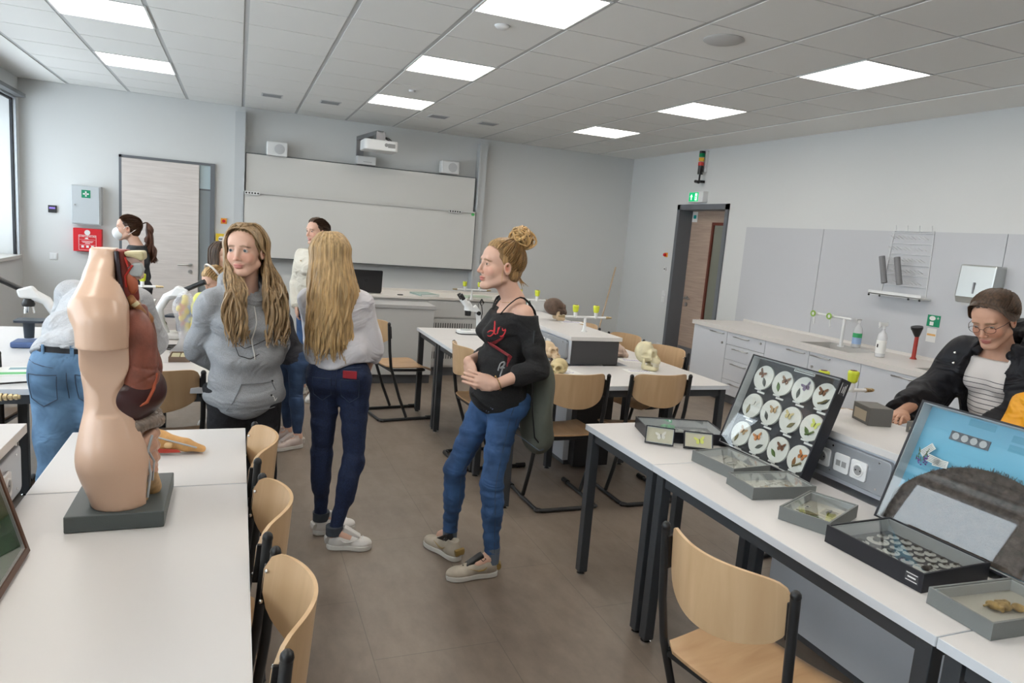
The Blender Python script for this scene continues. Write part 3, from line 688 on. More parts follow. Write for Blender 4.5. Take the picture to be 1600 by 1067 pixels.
def service_unit(label, cx, y0, y1, plug_x=None, plug=None, dark_end=True, tops=None):
    t = thing('service_unit', label, 'service unit', (cx, (y0+y1)/2, 0), 0, 'raised service units between the tables'); d = (y1-y0)/2
    box('lower_body', cab_m, t, -.16, -d+.04, .04, .16, d-.04, TZ-.035, .002)
    box('plinth', plinth_m, t, -.14, -d+.06, 0, .14, d-.06, .04)
    box('upper_body', cab_m, t, -.185, -d+.012, TZ+.002, .185, d-.012, .921, .002)
    for s in (-1, 1): box('end_panel', mat('end_panel_dark', (.055, .055, .06), .45), t, -.186, s*(d-.006)-.006, TZ+.002, .186, s*(d-.006)+.006, .921)
    box('end_cabinet', mat('end_cabinet_black', (.018, .018, .02), .45), t, -.12, -d-.05, .02, .16, -d+.038, TZ-.08, .004)
    box('unit_top', lam_m, t, -.205, -d-.01, .922, .205, d+.01, .95, .0015)
    return t
def sock_plate(t, sx, yc, w, kinds):
    """plate on the long side; t is the unit, sx the side"""
    x = sx*.185
    p = MB().prism(rounded(w, .135, .018, 4, yc, TZ+.093), x, x+sx*.022, 'yz').build('socket_plate', mat('plate_grey', (.40, .42, .45), .35, .5), t, bevel=.003)
    sc = MB()
    for yv in (yc-w/2+.05, yc, yc+w/2-.05):
        for z in (TZ+.045, TZ+.145): sc.cyl((x+sx*.022, yv, z), (x+sx*.0235, yv, z), .004, n=8)
    sc.build('screws', chrome_m, p, True)
    for yv, kd in kinds:
        x1 = x+sx*.022
        f = MB().prism(rounded(.072, .072, .008, 3, yv, TZ+.09), x1, x1+sx*.008, 'yz').build('socket', white_m, t, bevel=.002)
        if kd == 's':
            MB().tube([(x1+sx*.009, yv+.022*math.cos(a), TZ+.09+.022*math.sin(a)) for a in np.linspace(0, 2*PI, 21)[:-1]], .0035, 6, closed=True).build('socket_rim', white_m, f, True)
            MB().cyl((x1+sx*.0078, yv, TZ+.09), (x1+sx*.0088, yv, TZ+.09), .019).build('socket_well', mat('socket_well', (.3, .3, .3), .5), f, True)
            MB().cyl((x1+sx*.0085, yv-.01, TZ+.09), (x1+sx*.0095, yv-.01, TZ+.09), .003, n=8).cyl((x1+sx*.0085, yv+.01, TZ+.09), (x1+sx*.0095, yv+.01, TZ+.09), .003, n=8).build('pin_holes', black_m, f)
        else: MB().box(x1+sx*.0075, yv-.024, TZ+.078, x1+sx*.009, yv-.003, TZ+.1).box(x1+sx*.0075, yv+.003, TZ+.078, x1+sx*.009, yv+.024, TZ+.1).build('network_jacks', mat('socket_well', (.3, .3, .3), .5), f)
u1 = service_unit('raised service unit with sockets behind the butterfly displays', 2.40, .9, 2.3); yc = 1.6
sock_plate(u1, -1, 1.98-yc, .53, [(2.02-yc, 's'), (1.925-yc, 'd'), (1.845-yc, 's')])
u2 = service_unit('raised service unit with the dark brown skull on top', 2.36, 4.275, 5.9); yc = (4.275+5.9)/2
sock_plate(u2, -1, 4.63-yc, .6, [(4.62-yc, 's'), (4.72-yc, 'd'), (4.82-yc, 's')])
u3 = service_unit('service unit cut by the left picture edge, with a socket plate', -.775, .9, 2.345); yc = (.9+2.345)/2
sock_plate(u3, 1, 2.06-yc, .44, [(2.12-yc, 's'), (2.02-yc, 's')])
box('sticker', paper_m, u3, .186, 2.29-yc, TZ+.04, .1875, 2.32-yc, TZ+.15)
u4 = service_unit('service unit behind the bending man with a yellow gas tap', -.75, 4.275, 5.6)

# demonstration bench in front of the whiteboard
t = thing('teacher_bench', 'long grey demonstration bench in front of the whiteboard with laptop and books', 'bench', (0, 0, 0)); bm = mat('bench_grey', (.50, .50, .49), .45)
box('front_body', bm, t, .72, 6.93, .10, 1.90, 7.32, .79, .003); box('front_plinth', plinth_m, t, .74, 6.98, 0, 1.9, 7.3, .1)
box('front_top', mat('bench_top_grey', (.42, .42, .42), .4), t, .71, 6.915, .79, 1.915, 7.32, .825, .003)
box('rear_body', bm, t, .80, 7.33, .10, 3.0, 7.86, .85); box('rear_plinth', plinth_m, t, .82, 7.36, 0, 3.0, 7.8, .1)
tp = box('rear_top', mat('bench_top_cream', (.60, .57, .53), .35), t, .78, 7.30, .852, 3.02, 7.9, .88, .004)
box('upstand', mat('bench_top_cream', (.60, .57, .53), .35), t, .78, 7.88, .88, 3.02, 7.92, .905)
for k, (x0, x1) in enumerate(((1.93, 2.5), (2.51, 3.0))):
    dr = box('drawer', bm, t, x0, 7.312, .66, x1, 7.33, .84, .002)
    g = box('vent_panel', bm, t, x0, 7.312, .12, x1, 7.33, .64, .002)
    s_ = MB()
    for z0 in (.2, .52):
        for i in range(18):
            x = x0+.04+i*(x1-x0-.08)/18; s_.box(x, 7.309, z0, x+.012, 7.3125, z0+.08)
    s_.build('vent_slots', mat('slot_dark', (.1, .1, .1), .6), g)

# ================================================================ chairs
beech = wood('beech_plywood', (.50, .325, .175), (.60, .41, .235), (9, 1.2, 1.2), .36, 2.2)
beech_s = wood('beech_seat', (.44, .27, .14), (.55, .36, .20), (9, 1.2, 9), .36, 2.2)
tube_m = mat('chair_tube_dark', (.02, .021, .023), .38)
def curved_sheet(fn, poly_fn, nu=22, nv=12, th=.009):
    """sheet over u in [-1,1], v in [0,1]: poly_fn(u,v)->(a,b) outline mapped, fn(a,b)->(point, normal)"""
    top = []; bot = []
    for j in range(nv+1):
        for i in range(nu+1):
            a, b = poly_fn(-1+2*i/nu, j/nv); p, n = fn(a, b); p = Vector(p); n = Vector(n).normalized(); top.append(p+n*th/2); bot.append(p-n*th/2)
    N_ = len(top); vs = top+bot; W = nu+1; fs = []
    for j in range(nv):
        for i in range(nu):
            a = j*W+i; fs.append((a, a+1, a+W+1, a+W)); fs.append((N_+a, N_+a+W, N_+a+W+1, N_+a+1))
    rim = [j*W for j in range(nv+1)]+[nv*W+i for i in range(1, nu+1)]+[j*W+nu for j in range(nv-1, -1, -1)]+[i for i in range(nu-1, 0, -1)]
    for k in range(len(rim)): a, b = rim[k], rim[(k+1) % len(rim)]; fs.append((a, b, N_+b, N_+a))
    return MB().add(vs, fs)
def superell(u, lo, hi, corner):
    """extent factor that rounds the ends"""
    return 1
def make_chair(label):
    """origin on the floor, the sitter faces +y"""
    t = thing('school_chair', label, 'chair', group='beech and black cantilever school chairs')
    # seat: squarish with rounded corners, waterfall front edge, slight saddle
    def sp(u, v):
        y = -.20+.40*v
        e = min(v, 1-v); r = .045; w = .205 if v > .5 else .205-.012*(1-2*v)
        dv = e*.40
        if dv < r: w -= r-math.sqrt(max(r*r-(r-dv)**2, 0))
        return u*w, y
    def sf(x, y):
        z = .445+.012*(abs(x)/.2)**2.2 - (.035*max(0, (y-.11)/.09)**2 if y > .11 else 0)+(.010*max(0, (-y-.1)/.1)**2 if y < -.1 else 0)
        dy = -.07*max(0, (y-.11)/.09)/.09 if y > .11 else 0
        return (x, y, z), (-.1*x, -dy, 1)
    curved_sheet(sf, sp).build('seat', beech_s, t, True)
    # backrest: curved around the sitter, straight top, rounded corners, deep bottom curve
    def bp_(u, v):
        w = .2; x = u*w
        top = .845-.018*abs(u)**6-.0*u*u; bot = .636+.055*abs(u)**2.2+.05*abs(u)**14
        if abs(u) > .8:
            q = (abs(u)-.8)/.2; top -= .03*(1-math.sqrt(max(0, 1-q*q)))*1.2
        return x, bot+(top-bot)*v
    def bf(x, z):
        y = -.27+.088*(x/.2)**2-.14*(z-.65)*.6+.0; return (x, y, z), (-.5*x/.2, 1, .08)
    curved_sheet(bf, bp_, 26, 14).build('backrest', beech, t, True)
    # frame
    def post(s):
        return [(s*.193, -.205-.02, .80+.02), (s*.193, -.213, .70), (s*.195, -.165, .44), (s*.197, -.06, .12), (s*.198, -.015, .028)]
    for s in (-1, 1):
        p = MB().tube([(s*.213, -.216, .822), (s*.213, -.210, .74), (s*.212, -.198, .60), (s*.205, -.178, .46), (s*.20, -.09, .2), (s*.198, -.02, .03)], .0125, 10).build('post', tube_m, t, True)
        MB().ball((s*.213, -.216, .822), (.0138, .0138, .016), 10, 6).build('post_cap', black_m, p, True)
        br = box('bracket', black_m, t, s*.196-.004, -.235, .70, s*.208+.004, -.205, .80, .003) if False else MB().bar((s*.2, -.196, .70), (s*.2, -.206, .80), .010, .028).build('bracket', black_m, t, bevel=.002)
        MB().ball((s*.186, -.184, .715), .0055, 8, 5).ball((s*.186, -.196, .79), .0055, 8, 5).build('screws', chrome_m, br, True)
    pts = [(-.20, .20, .014)]
    pts += [(-.20, -.19, .014), (-.195, -.225, .014), (-.17, -.25, .014), (.17, -.25, .014), (.195, -.225, .014), (.20, -.19, .014), (.20, .20, .014)]
    MB().tube(pts, .0125, 10).build('floor_frame', tube_m, t, True)
    for s in (-1, 1):
        MB().tube([(s*.20, .16, .0165), (s*.20, .225, .0165)], .017, 10).build('glide', black_m, t, True); MB().ball((s*.185, -.232, .013), (.03, .022, .0125), 10, 6).build('glide', black_m, t, True)
    MB().tube([(-.19, -.17, .435), (-.18, .10, .425), (-.15, .14, .42), (.15, .14, .42), (.18, .10, .425), (.19, -.17, .435)], .011, 8).bar((-.185, -.165, .43), (.185, -.165, .43), .022, .02).build('seat_frame', tube_m, t, True)
    return t
H = PI/2
ch = make_chair('large foreground beech chair at the right under the insect cases')
ch.location = (1.41, 1.41, 0); ch.rotation_euler = (0, 0, -H+.195)
for x, y, r, lb in [(-.12, 1.42, H, 'nearest of the three chairs tucked under the left foreground table'), (-.135, 1.93, H, 'middle chair of the three tucked under the left foreground table'), (-.145, 2.50, H, 'farthest of the three chairs at the left foreground table, below the hoodie girl'),
                    (1.87, 3.79, .0, 'chair seen from behind at the skull table, next to the woman in black'), (2.45, 3.78, .0, 'chair seen from behind at the skull table, in front of the cream skull'),
                    (1.33, 5.78, -H+.15, 'empty chair standing free in the aisle by the teacher bench'), (1.68, 4.52, -H+.05, 'chair half hidden behind the woman in black'),
                    (-.36, 3.87, .0, 'dark looking chair with slide box above it, behind the torso model'), (-1.30, 4.35, -.1, 'chair under the far left table by the bending man'),
                    (2.93, 4.48, H+.3, 'light chair behind the cream skull'), (2.92, 5.1, H+.25, 'light chair behind the pinkish skull'), (2.85, 5.75, H+.2, 'chair at the far side of the skull service unit, only its top showing'), (2.78, 2.55, H, 'chair behind the sockets unit, beside the small dark box')]:
    dup(ch, (x, y, 0), r, lb)
# ================================================================ objects on the tables
def thin_glass(name='thin_glass'):
    if name in MATS: return MATS[name]
    m = bpy.data.materials.new(name); m.use_nodes = True; N = m.node_tree.nodes; L = m.node_tree.links
    N.remove(N['Principled BSDF']); t = N.new('ShaderNodeBsdfTransparent'); g = N.new('ShaderNodeBsdfGlossy'); g.inputs['Roughness'].default_value = .02
    lw = N.new('ShaderNodeLayerWeight'); lw.inputs[0].default_value = .5; mx = N.new('ShaderNodeMixShader'); t.inputs[0].default_value = (.97, .98, .975, 1)
    f2 = math_node(N, L, 'MULTIPLY_ADD', math_node(N, L, 'POWER', lw.outputs['Facing'], 4.0), .9, .045)
    L.new(f2, mx.inputs[0]); L.new(t.outputs[0], mx.inputs[1]); L.new(g.outputs[0], mx.inputs[2]); L.new(mx.outputs[0], N['Material Output'].inputs[0])
    MATS[name] = m; return m
tg = thin_glass()
cgrey = mat('case_grey', (.16, .17, .165), .5, bump=(200, .1)); cblack = mat('case_black', (.010, .011, .016), .4); cream = mat('case_cream', (.55, .53, .47), .7)
def case(label, w, d, h, M, fm, back, glass=True, cat='display case', name='display_case', rim=.006):
    """open face up (+z); w along x, d along y; M world matrix with its origin at the centre of the base"""
    t = thing(name, label, cat); t.matrix_world = M; a, b = w/2, d/2
    m = MB().box(-a, -b, 0, a, -b+rim, h).box(-a, b-rim, 0, a, b, h).box(-a, -b+rim, 0, -a+rim, b-rim, h).box(a-rim, -b+rim, 0, a, b-rim, h).box(-a+rim, -b+rim, 0, a-rim, b-rim, .004)
    m.build('frame', fm, t); box('backing', back, t, -a+rim, -b+rim, .004, a-rim, b-rim, .012)
    lin = MB().box(-a+rim, -b+rim, .012, a-rim, -b+rim+.002, h-.004).box(-a+rim, b-rim-.002, .012, a-rim, b-rim, h-.004).box(-a+rim, -b+rim+.002, .012, -a+rim+.002, b-rim-.002, h-.004).box(a-rim-.002, -b+rim+.002, .012, a-rim, b-rim-.002, h-.004)
    lin.build('lining', mat('case_lining', (.52, .54, .55), .6), t)
    if glass: box('glass', tg, t, -a+rim+.0005, -b+rim+.0005, h-.005, a-rim-.0005, b-rim-.0005, h-.003)
    return t
def standing(y, x, tilt, z=TZ+.002, yaw=0, face=-1):
    """matrix: case x axis along -y (face -1) seen from -x, case y axis up and leaning away"""
    X_ = Vector((0, face, 0)); Yv = Vector((-face*math.sin(tilt), 0, math.cos(tilt))); Z_ = X_.cross(Yv)
    return Matrix.Translation((x, y, z)) @ Matrix.Rotation(yaw, 4, 'Z') @ Matrix(((X_.x, Yv.x, Z_.x, 0), (X_.y, Yv.y, Z_.y, 0), (X_.z, Yv.z, Z_.z, 0), (0, 0, 0, 1)))
def flat(x, y, a, z=TZ+.001): return Matrix.Translation((x, y, z)) @ Matrix.Rotation(a, 4, 'Z')
def butterfly(par, x, y, z, s, a, c, spots=None, name='butterfly'):
    """wings spread in the xy plane, a small body in the middle"""
    m = MB(); M = Matrix.Translation((x, y, z)) @ Matrix.Rotation(a, 4, 'Z') @ Matrix.Scale(s, 4); m.M = M
    for q in (-1, 1):
        up = [(0, .08), (q*.35, .45), (q*.8, .72), (q*1.0, .62), (q*.86, .25), (q*.5, .0), (0, -.05)]; lo = [(0, .02), (q*.5, .02), (q*.72, -.2), (q*.62, -.55), (q*.4, -.72), (q*.15, -.55), (0, -.2)]
        for pl_, tilt in ((up, .12), (lo, .1)):
            vs = [(p[0], p[1], .02+abs(p[0])*tilt) for p in pl_]; vs2 = [(p[0], p[1], .045+abs(p[0])*tilt) for p in pl_]; n = len(vs)
            m.add(vs+vs2, [tuple(range(n))[::-1], tuple(range(n, 2*n))]+[(i, (i+1) % n, n+(i+1) % n, n+i) for i in range(n)])
    o = m.build(name, c, par)
    b = MB(); b.M = M; b.tube([(0, -.45, .05), (0, .0, .07), (0, .3, .06)], [.03, .055, .045], 6).build('insect_body', mat('insect_dark', (.03, .022, .015), .6), o)
    if spots:
        k = MB(); k.M = M
        for q in (-1, 1):
            for px_, py_, r in ((.62, .45, .09), (.45, .2, .08), (.45, -.3, .09), (.82, .55, .06)): k.ball((q*px_, py_, .05+px_*.12), (r, r, .015), 8, 4)
        k.build('wing_spots', spots, o)
    return o
def leaf(par, x, y, z, s, a, c, w=.4):
    m = MB(); m.M = Matrix.Translation((x, y, z)) @ Matrix.Rotation(a, 4, 'Z') @ Matrix.Scale(s, 4)
    pts = [(0, -1), (w*.7, -.5), (w, 0), (w*.75, .45), (0, 1.05), (-w*.75, .45), (-w, 0), (-w*.7, -.5)]
    n = 8; m.add([(p[0], p[1], .0) for p in pts]+[(p[0]*.95, p[1]*.95, .1) for p in pts]+[(0, 0, .05)], [tuple(range(n))[::-1]]+[(i, (i+1) % n, n+(i+1) % n, n+i) for i in range(n)]+[(n+i, n+(i+1) % n, 2*n) for i in range(n)])
    return m.build('leaf', c, par)
BC = dict(brown=mat('wing_brown', (.16, .07, .035), .6, noise=(60, .4)), tan=mat('wing_tan', (.42, .28, .15), .6, noise=(60, .3)), white=mat('wing_white', (.66, .64, .58), .6), yellow=mat('wing_yellow', (.62, .66, .16), .6),
          orange=mat('wing_orange', (.5, .18, .05), .6, noise=(60, .5)), purple=mat('wing_violet', (.16, .12, .2), .6), cream=mat('wing_cream', (.6, .5, .25), .6), black=mat('wing_black', (.02, .02, .02), .6))
LG = mat('leaf_grey', (.10, .11, .10), .8); LGr = mat('leaf_green', (.10, .16, .05), .8); LB = mat('leaf_brown', (.24, .12, .05), .8); LD = mat('leaf_dull', (.22, .19, .10), .8)
disc_m = mat('plaster_disc', (.68, .68, .64), .7)
bk = mat('case_backing_charcoal', (.035, .037, .045), .6)
# the large butterfly case leaning on the service unit
t = case('large upright display case with twelve white discs of butterflies and leaves', .50, .425, .055, standing(2.205, 2.07, math.radians(19)), cblack, bk)
cols = [('brown', LG), ('brown', LGr), ('purple', LG), ('brown', LG), ('white', LD), ('tan', LG), ('cream', LD), ('yellow', LGr), ('tan', LD), ('orange', LG), ('brown', LGr), ('orange', LB)]
for r in range(3):
    for c in range(4):
        x, y = -.172+c*.115, .128-r*.133; k = r*4+c
        d = MB().prism(rounded(.110, .110, .0549, 7, x, y), .012, .02).build('disc', disc_m, t)
        nm, lf_ = cols[k]; butterfly(d, x+(.014 if k % 3 else -.012), y+.016, .021, .024, RNG.uniform(-.5, .5), BC[nm], mat('spot_pale', (.6, .5, .35), .6) if k in (1, 6, 9) else None)
        leaf(d, x-(.012 if k % 3 else -.016), y-.02, .021, .022, RNG.uniform(-1, 1), lf_)
        if k in (3, 7, 11): MB().tube([(x-.01, y-.034, .026), (x+.01, y-.026, .028), (x+.025, y-.012, .026)], .004, 8).build('caterpillar', LGr if k == 7 else LD, d, True)
        box('paper_slip', paper_m, t, x+.012-.022, y-.07, .012, x+.012+.022, y-.062, .014); box('paper_slip', paper_m, t, x-.012-.02, y-.06, .012, x-.012+.02, y-.053, .0135)
box('title_strip', paper_m, t, -.03, .193, .012, .085, .205, .014)
q = MB()
for i in range(13): q.box(-.024+i*.008, .1965, .0139, -.019+i*.008, .2015, .0145)
q.build('title_print', black_m, t)
lbl = box('rim_label', mat('label_dark', (.04, .04, .045), .5), t, .2502, .15, .012, .2508, .20, .045)
MB().box(.2508, .152, .014, .2512, .198, .016).box(.2508, .152, .041, .2512, .198, .043).box(.2508, .16, .02, .2512, .19, .023).box(.2508, .16, .028, .2512, .185, .031).build('label_print', paper_m, lbl)
# the blue case
blue = mat('sky_card', (.16, .44, .62), .6)
t = case('large upright display case with light blue backing and a dark earth mound', .53, .425, .06, standing(1.35, 2.075, math.radians(19)), cblack, blue)
md = bpy.data.materials.new('earth_mound'); 
em = mat('earth_brown', (.075, .058, .05), .95, noise=(50, .5), bump=(120, 1.0))
def dome(x): return -.27+math.sqrt(max(.33**2-(x-.03)**2, 0))
def mound(): return MB().prism([(-.257, -.202)]+[(-.257+.514*i/28, dome(-.257+.514*i/28)) for i in range(29)]+[(.257, -.202)], .0122, .026)
mo = mound().build('earth_mound', em, t)
g = MB()
for i in range(420):
    u = RNG.uniform(.02, .98); x = -.25+.5*u; top = dome(x); y = top-RNG.uniform(-.002, .012)
    g.bar((x, y, .02), (x+RNG.uniform(-.006, .006), y+RNG.uniform(.002, .012), .022), .0009, .0009)
g.build('roots', em, mo)
for x0, y0, n in ((-.16, .13, 4), (.14, .10, 1)):
    s_ = MB().box(x0-.0, y0-.013, .0125, x0+.03*n+.008, y0+.017, .015).build('photo_strip', mat('strip_dark', (.09, .10, .12), .6), t)
    for i in range(n): MB().cyl((x0+.019+i*.03, y0+.002, .0148), (x0+.019+i*.03, y0+.002, .0165), .0115, n=16).cyl((x0+.019+i*.03, y0+.002, .0164), (x0+.019+i*.03, y0+.002, .0175), .004, n=8).build('photo_disc', mat('photo_pale', (.45, .46, .47), .6), s_)
for x0, y0 in ((-.12, .178), (.02, .165), (.02, .135)): box('tape', mat('tape_blue', (.09, .34, .50), .4), t, x0, y0, .0122, x0+.085, y0+.022, .0128)
for x0, y0, a in ((-.205, .055, .9), (-.175, .035, -.1), (-.15, .03, .1)):
    m = MB(); m.M = Matrix.Translation((x0, y0, .0275)) @ Matrix.Rotation(a, 4, 'Z'); m.box(-.02, -.012, 0, .03, .012, .0008); s_ = m.build('paper_note', paper_m, t)
    m = MB(); m.M = Matrix.Translation((x0, y0, .0283)) @ Matrix.Rotation(a, 4, 'Z')
    for k in range(4): m.box(-.016, .008-.005*k, 0, .026, .0065-.005*k, .0003)
    m.build('note_print', mat('print_grey', (.2, .2, .2), .6), s_)
fl = MB()
for k in range(16): x, y = -.225+RNG.uniform(0, .04), .005+RNG.uniform(0, .035); fl.ball((x, y, .03), (.0035, .0025, .0025), 6, 4)
fl.build('purple_flowers', mat('flower_purple', (.18, .06, .3), .7), t)
fl = MB()
for k in range(14): x, y = -.23+RNG.uniform(0, .04), .01+RNG.uniform(0, .05); fl.bar((x, y, .028), (x+RNG.uniform(-.01, .01), y+.015, .03), .002, .001)
fl.build('flower_stems', LGr, t)
# beetle case lying flat
t = case('black rimmed flat case of beetles on white discs, in front of the blue case', .325, .275, .055, flat(1.850, 1.362, -H+.03), cblack, bk)
rows = [(-.11, .10, .016), (-.07, .105, .016), (-.03, .10, .016), (.01, .105, .016), (.05, .10, .016), (.09, .105, .016), (.13, .10, .014), (-.12, .065, .018), (-.08, .07, .015), (-.04, .067, .016), (0, .07, .014), (.04, .068, .016), (.08, .07, .016), (.125, .068, .015),
        (-.10, .018, .032), (-.045, .03, .018), (-.01, .035, .015), (.03, .03, .016), (.07, .035, .014), (.11, .03, .018), (-.03, -.012, .024), (.085, -.012, .036), (.03, -.02, .018), (-.11, -.045, .024), (-.055, -.055, .026), (.0, -.065, .03), (.05, -.075, .022), (.13, -.06, .02), (.095, -.09, .022), (-.12, -.1, .022), (-.07, -.105, .02), (-.02, -.11, .018)]
bt = mat('beetle_black', (.02, .014, .01), .3)
for x, y, r in rows:
    d = MB().prism(rounded(2*r, 2*r, r*.999, 5, x, y), .012, .0135).build('disc', disc_m, t); s = r*.46; b = MB(); b.M = Matrix.Translation((x, y, .0195)) @ Matrix.Rotation(RNG.uniform(-.6, .6), 4, 'Z')
    b.ball((0, -s*.3, 0), (s*.62, s, s*.5), 8, 5).ball((0, s*.8, 0), (s*.42, s*.42, s*.35), 8, 5)
    for q in (-1, 1):
        for k in (-.8, 0, .7): b.bar((0, s*k*.6, 0), (q*s*1.5, s*k*1.3, -.002), .0008, .0008)
        b.bar((0, s, 0), (q*s*.7, s*1.9, 0), .0007, .0007)
    b.build('beetle', bt, d)
box('title_strip', paper_m, t, .0, .085, .012, .09, .0885, .0135)
lb_ = box('rim_label', mat('label_dark', (.04, .04, .045), .5), t, .15, -.1381, .015, .11, -.1375, .042)
MB().box(.113, -.1386, .018, .147, -.1380, .020).box(.113, -.1386, .038, .147, -.1380, .04).box(.118, -.1386, .027, .142, -.1380, .031).build('label_print', paper_m, lb_)
# grey insect cases
def grey_case(label, w, d, M, kind, h=.045):
    t = case(label, w, d, h, M, cgrey, cream)
    if kind == 'moths':
        for x, y, a in ((-.07, .04, .4), (-.02, .02, -.2), (.04, .05, .8), (.0, -.04, 0), (.07, -.02, .3), (-.06, -.05, 1)): butterfly(t, x*w/.24, y*d/.2, .014, .03, a, BC['white'])
    elif kind == 'wings':
        for k, (x, y) in enumerate(((-.08, .02), (-.03, -.02), (.03, .02), (.08, -.02))): o = MB().prism(rounded(.05, .07, .024, 5, x, y), .012, .015).build('disc', disc_m, t); butterfly(o, x, y, .0155, .026, .5*k, BC['tan'] if k % 2 else BC['white'])
        MB().bar((-.1, -.03, .02), (.1, .04, .02), .002, .002).build('pin', chrome_m, t)
    elif kind == 'green':
        for x, y, a, c in ((-.08, .02, .3, LGr), (-.05, -.02, -.4, LGr), (-.02, .03, .1, LD)): leaf(t, x, y, .013, .035, a, c, .45)
        box('card', mat('card_cream', (.6, .55, .42), .6), t, -.005, -.05, .012, .08, .01, .014); MB().tube([(.0, -.03, .02), (.02, -.022, .022), (.04, -.024, .022), (.065, -.02, .018)], [.002, .005, .0045, .002], 8).build('dragonfly_larva', mat('insect_dark', (.03, .022, .015), .6), t, True)
        m = MB()
        for k in range(6): m.bar((.005+k*.011, -.045, .0165), (.012+k*.011, -.0, .0165), .001, .001)
        m.build('legs', mat('insect_dark', (.03, .022, .015), .6), t); box('small_label', paper_m, t, .03, .045, .012, .05, .06, .0135); box('label_dot', black_m, t, .036, .049, .0134, .044, .056, .0142)
    else:
        s = SDF()
        for k in range(9): a = RNG.uniform(0, 6.28); s.cap((RNG.uniform(-.05, .05), RNG.uniform(-.03, .03), .02), (RNG.uniform(-.06, .06), RNG.uniform(-.04, .04), .028), .005, .003, .004)
        for k in range(3): s.ell((-.02+.03*k, .01-.012*k, .024), (.013, .016, .010), .004)
        sdf_mesh('crab_shell', s, mat('shell_straw', (.5, .33, .12), .5, noise=(40, .5)), t, .0025)
    return t
grey_case('grey insect case with pale moths, below the butterfly display', .235, .195, flat(1.865, 2.172, -H+.09), 'moths')
grey_case('grey insect case with oval discs, second from the far end', .265, .165, flat(1.852, 1.925, -.10), 'wings')
grey_case('grey insect case with green leaves and a larva on a card', .255, .165, flat(1.835, 1.675, .42-PI*0), 'green')
grey_case('grey insect case with straw coloured shells at the right picture edge', .30, .175, flat(1.83, 1.06, -.05), 'shells')
t = case('black flat case with grey discs and a green specimen, at the far table end', .36, .25, .05, flat(1.925, 2.61, -.30), cblack, bk)
for x, y, r in ((-.12, .03, .03), (-.06, -.02, .035), (.0, .04, .03), (.05, -.03, .038), (.10, .03, .04), (.13, -.05, .025), (-.12, -.06, .028)):
    d = MB().prism(rounded(2*r, 1.6*r, r*.79, 6, x, y), .012, .018).build('disc', mat('disc_grey', (.42, .41, .37), .7), t); leaf(d, x, y, .0185, r*.6, x*20, LG)
gs = SDF()
for k in range(5): gs.ell((-.065+.012*k, .055+.01*(k % 2), .024), (.010, .012, .012), .004)
sdf_mesh('green_specimen', gs, mat('bright_green', (.05, .5, .15), .5), t, .003)
def small_frame(label, x, y, a, tilt, kind):
    M = Matrix.Translation((x, y, TZ+.002)) @ Matrix.Rotation(a, 4, 'Z') @ Matrix.Rotation(H-tilt, 4, 'X') @ Matrix.Translation((0, .038, 0))
    t = case(label, .125, .076, .018, M, cblack, mat('card_cream', (.6, .55, .42), .6), rim=.0045)
    butterfly(t, .005, 0, .0128, .024, .2, BC[kind]); return t
small_frame('small black framed white butterfly standing at the left end of the row', 1.745, 2.503, -.63, .25, 'white')
small_frame('small black framed yellow brimstone butterfly leaning beside the white one', 1.88, 2.405, -.50, .62, 'yellow')
def small_box(label, x, y, z, w, d, h, a=0):
    t = thing('card_box', label, 'box', (x, y, z), a, 'small dark grey boxes on the service unit'); box('body', mat('box_taupe', (.13, .125, .115), .6), t, -w/2, -d/2, 0, w/2, d/2, h, .002)
    box('label', mat('label_tan', (.45, .38, .28), .6), t, -w/2-.001, -d/2+.02, .012, -w/2+.0005, d/2-.015, h-.02); return t
small_box('dark grey box with tan label on the service unit behind the butterfly case', 2.50, 2.085, .951, .10, .13, .075, -.35)
small_box('low dark box beside the hand of the black coat woman', 2.57, 1.92, .951, .07, .06, .045, .1)
small_box('grey box behind the right end of the blue display case', 2.52, 1.50, .951, .12, .2, .05, .2)

# gas taps on the service units
yg = mat('lime_yellow', (.60, .66, .05), .35); br_m = mat('brass', (.42, .34, .2), .35, .9)
def tap(label, x, y, z, rot=0, hl=.17):
    t = thing('gas_tap', label, 'gas tap', (x, y, z), rot, 'white gas taps with lime handles')
    MB().cyl((0, 0, 0), (0, 0, .008), .022).cyl((0, 0, .006), (0, 0, .06), .015, .010).cyl((0, 0, .06), (0, 0, .105), .009).build('riser', white_m, t, True); MB().cyl((-hl, 0, .108), (hl, 0, .108), .008).build('crossbar', white_m, t, True)
    for s in (-1, 1):
        MB().cyl((s*.085, 0, .10), (s*.085, 0, .145), .013).build('valve', white_m, t, True)
        h = MB().lathe([(.012, .14), (.021, .15), (.025, .185), (.023, .195), (.001, .196)], (s*.085, 0, 0), 7).build('handle', yg, t, bevel=.003)
        MB().cyl((s*.085, 0, .1955), (s*.085, 0, .1975), .014, n=10).build('handle_cap', mat('cap_dark_red', (.12, .03, .02), .5), h)
        m = MB()
        for k in range(4): m.cyl((s*(hl+.012*k), 0, .108), (s*(hl+.007+.012*k), 0, .108), .011-.001*k, n=10).cyl((s*(hl+.005+.012*k), 0, .108), (s*(hl+.013+.012*k), 0, .108), .006, n=8)
        m.build('nozzle', br_m, t, True)
    return t
tap('gas tap on the near end of the skull service unit', 2.39, 4.53, .9505); tap('gas tap behind the woman with the bun, beyond the brown skull', 2.40, 5.66, .9505); tap('gas tap behind the top edge of the butterfly display', 2.42, 2.215, .9505)
tap('gas tap on the unit behind the bending man', -.70, 5.42, .9505); tap('gas tap whose nozzle shows at the left edge under the table', -.775, 2.24, .9505); tap('gas tap on the teacher bench, left of the woman with the bun', 2.38, 7.2, .8805)
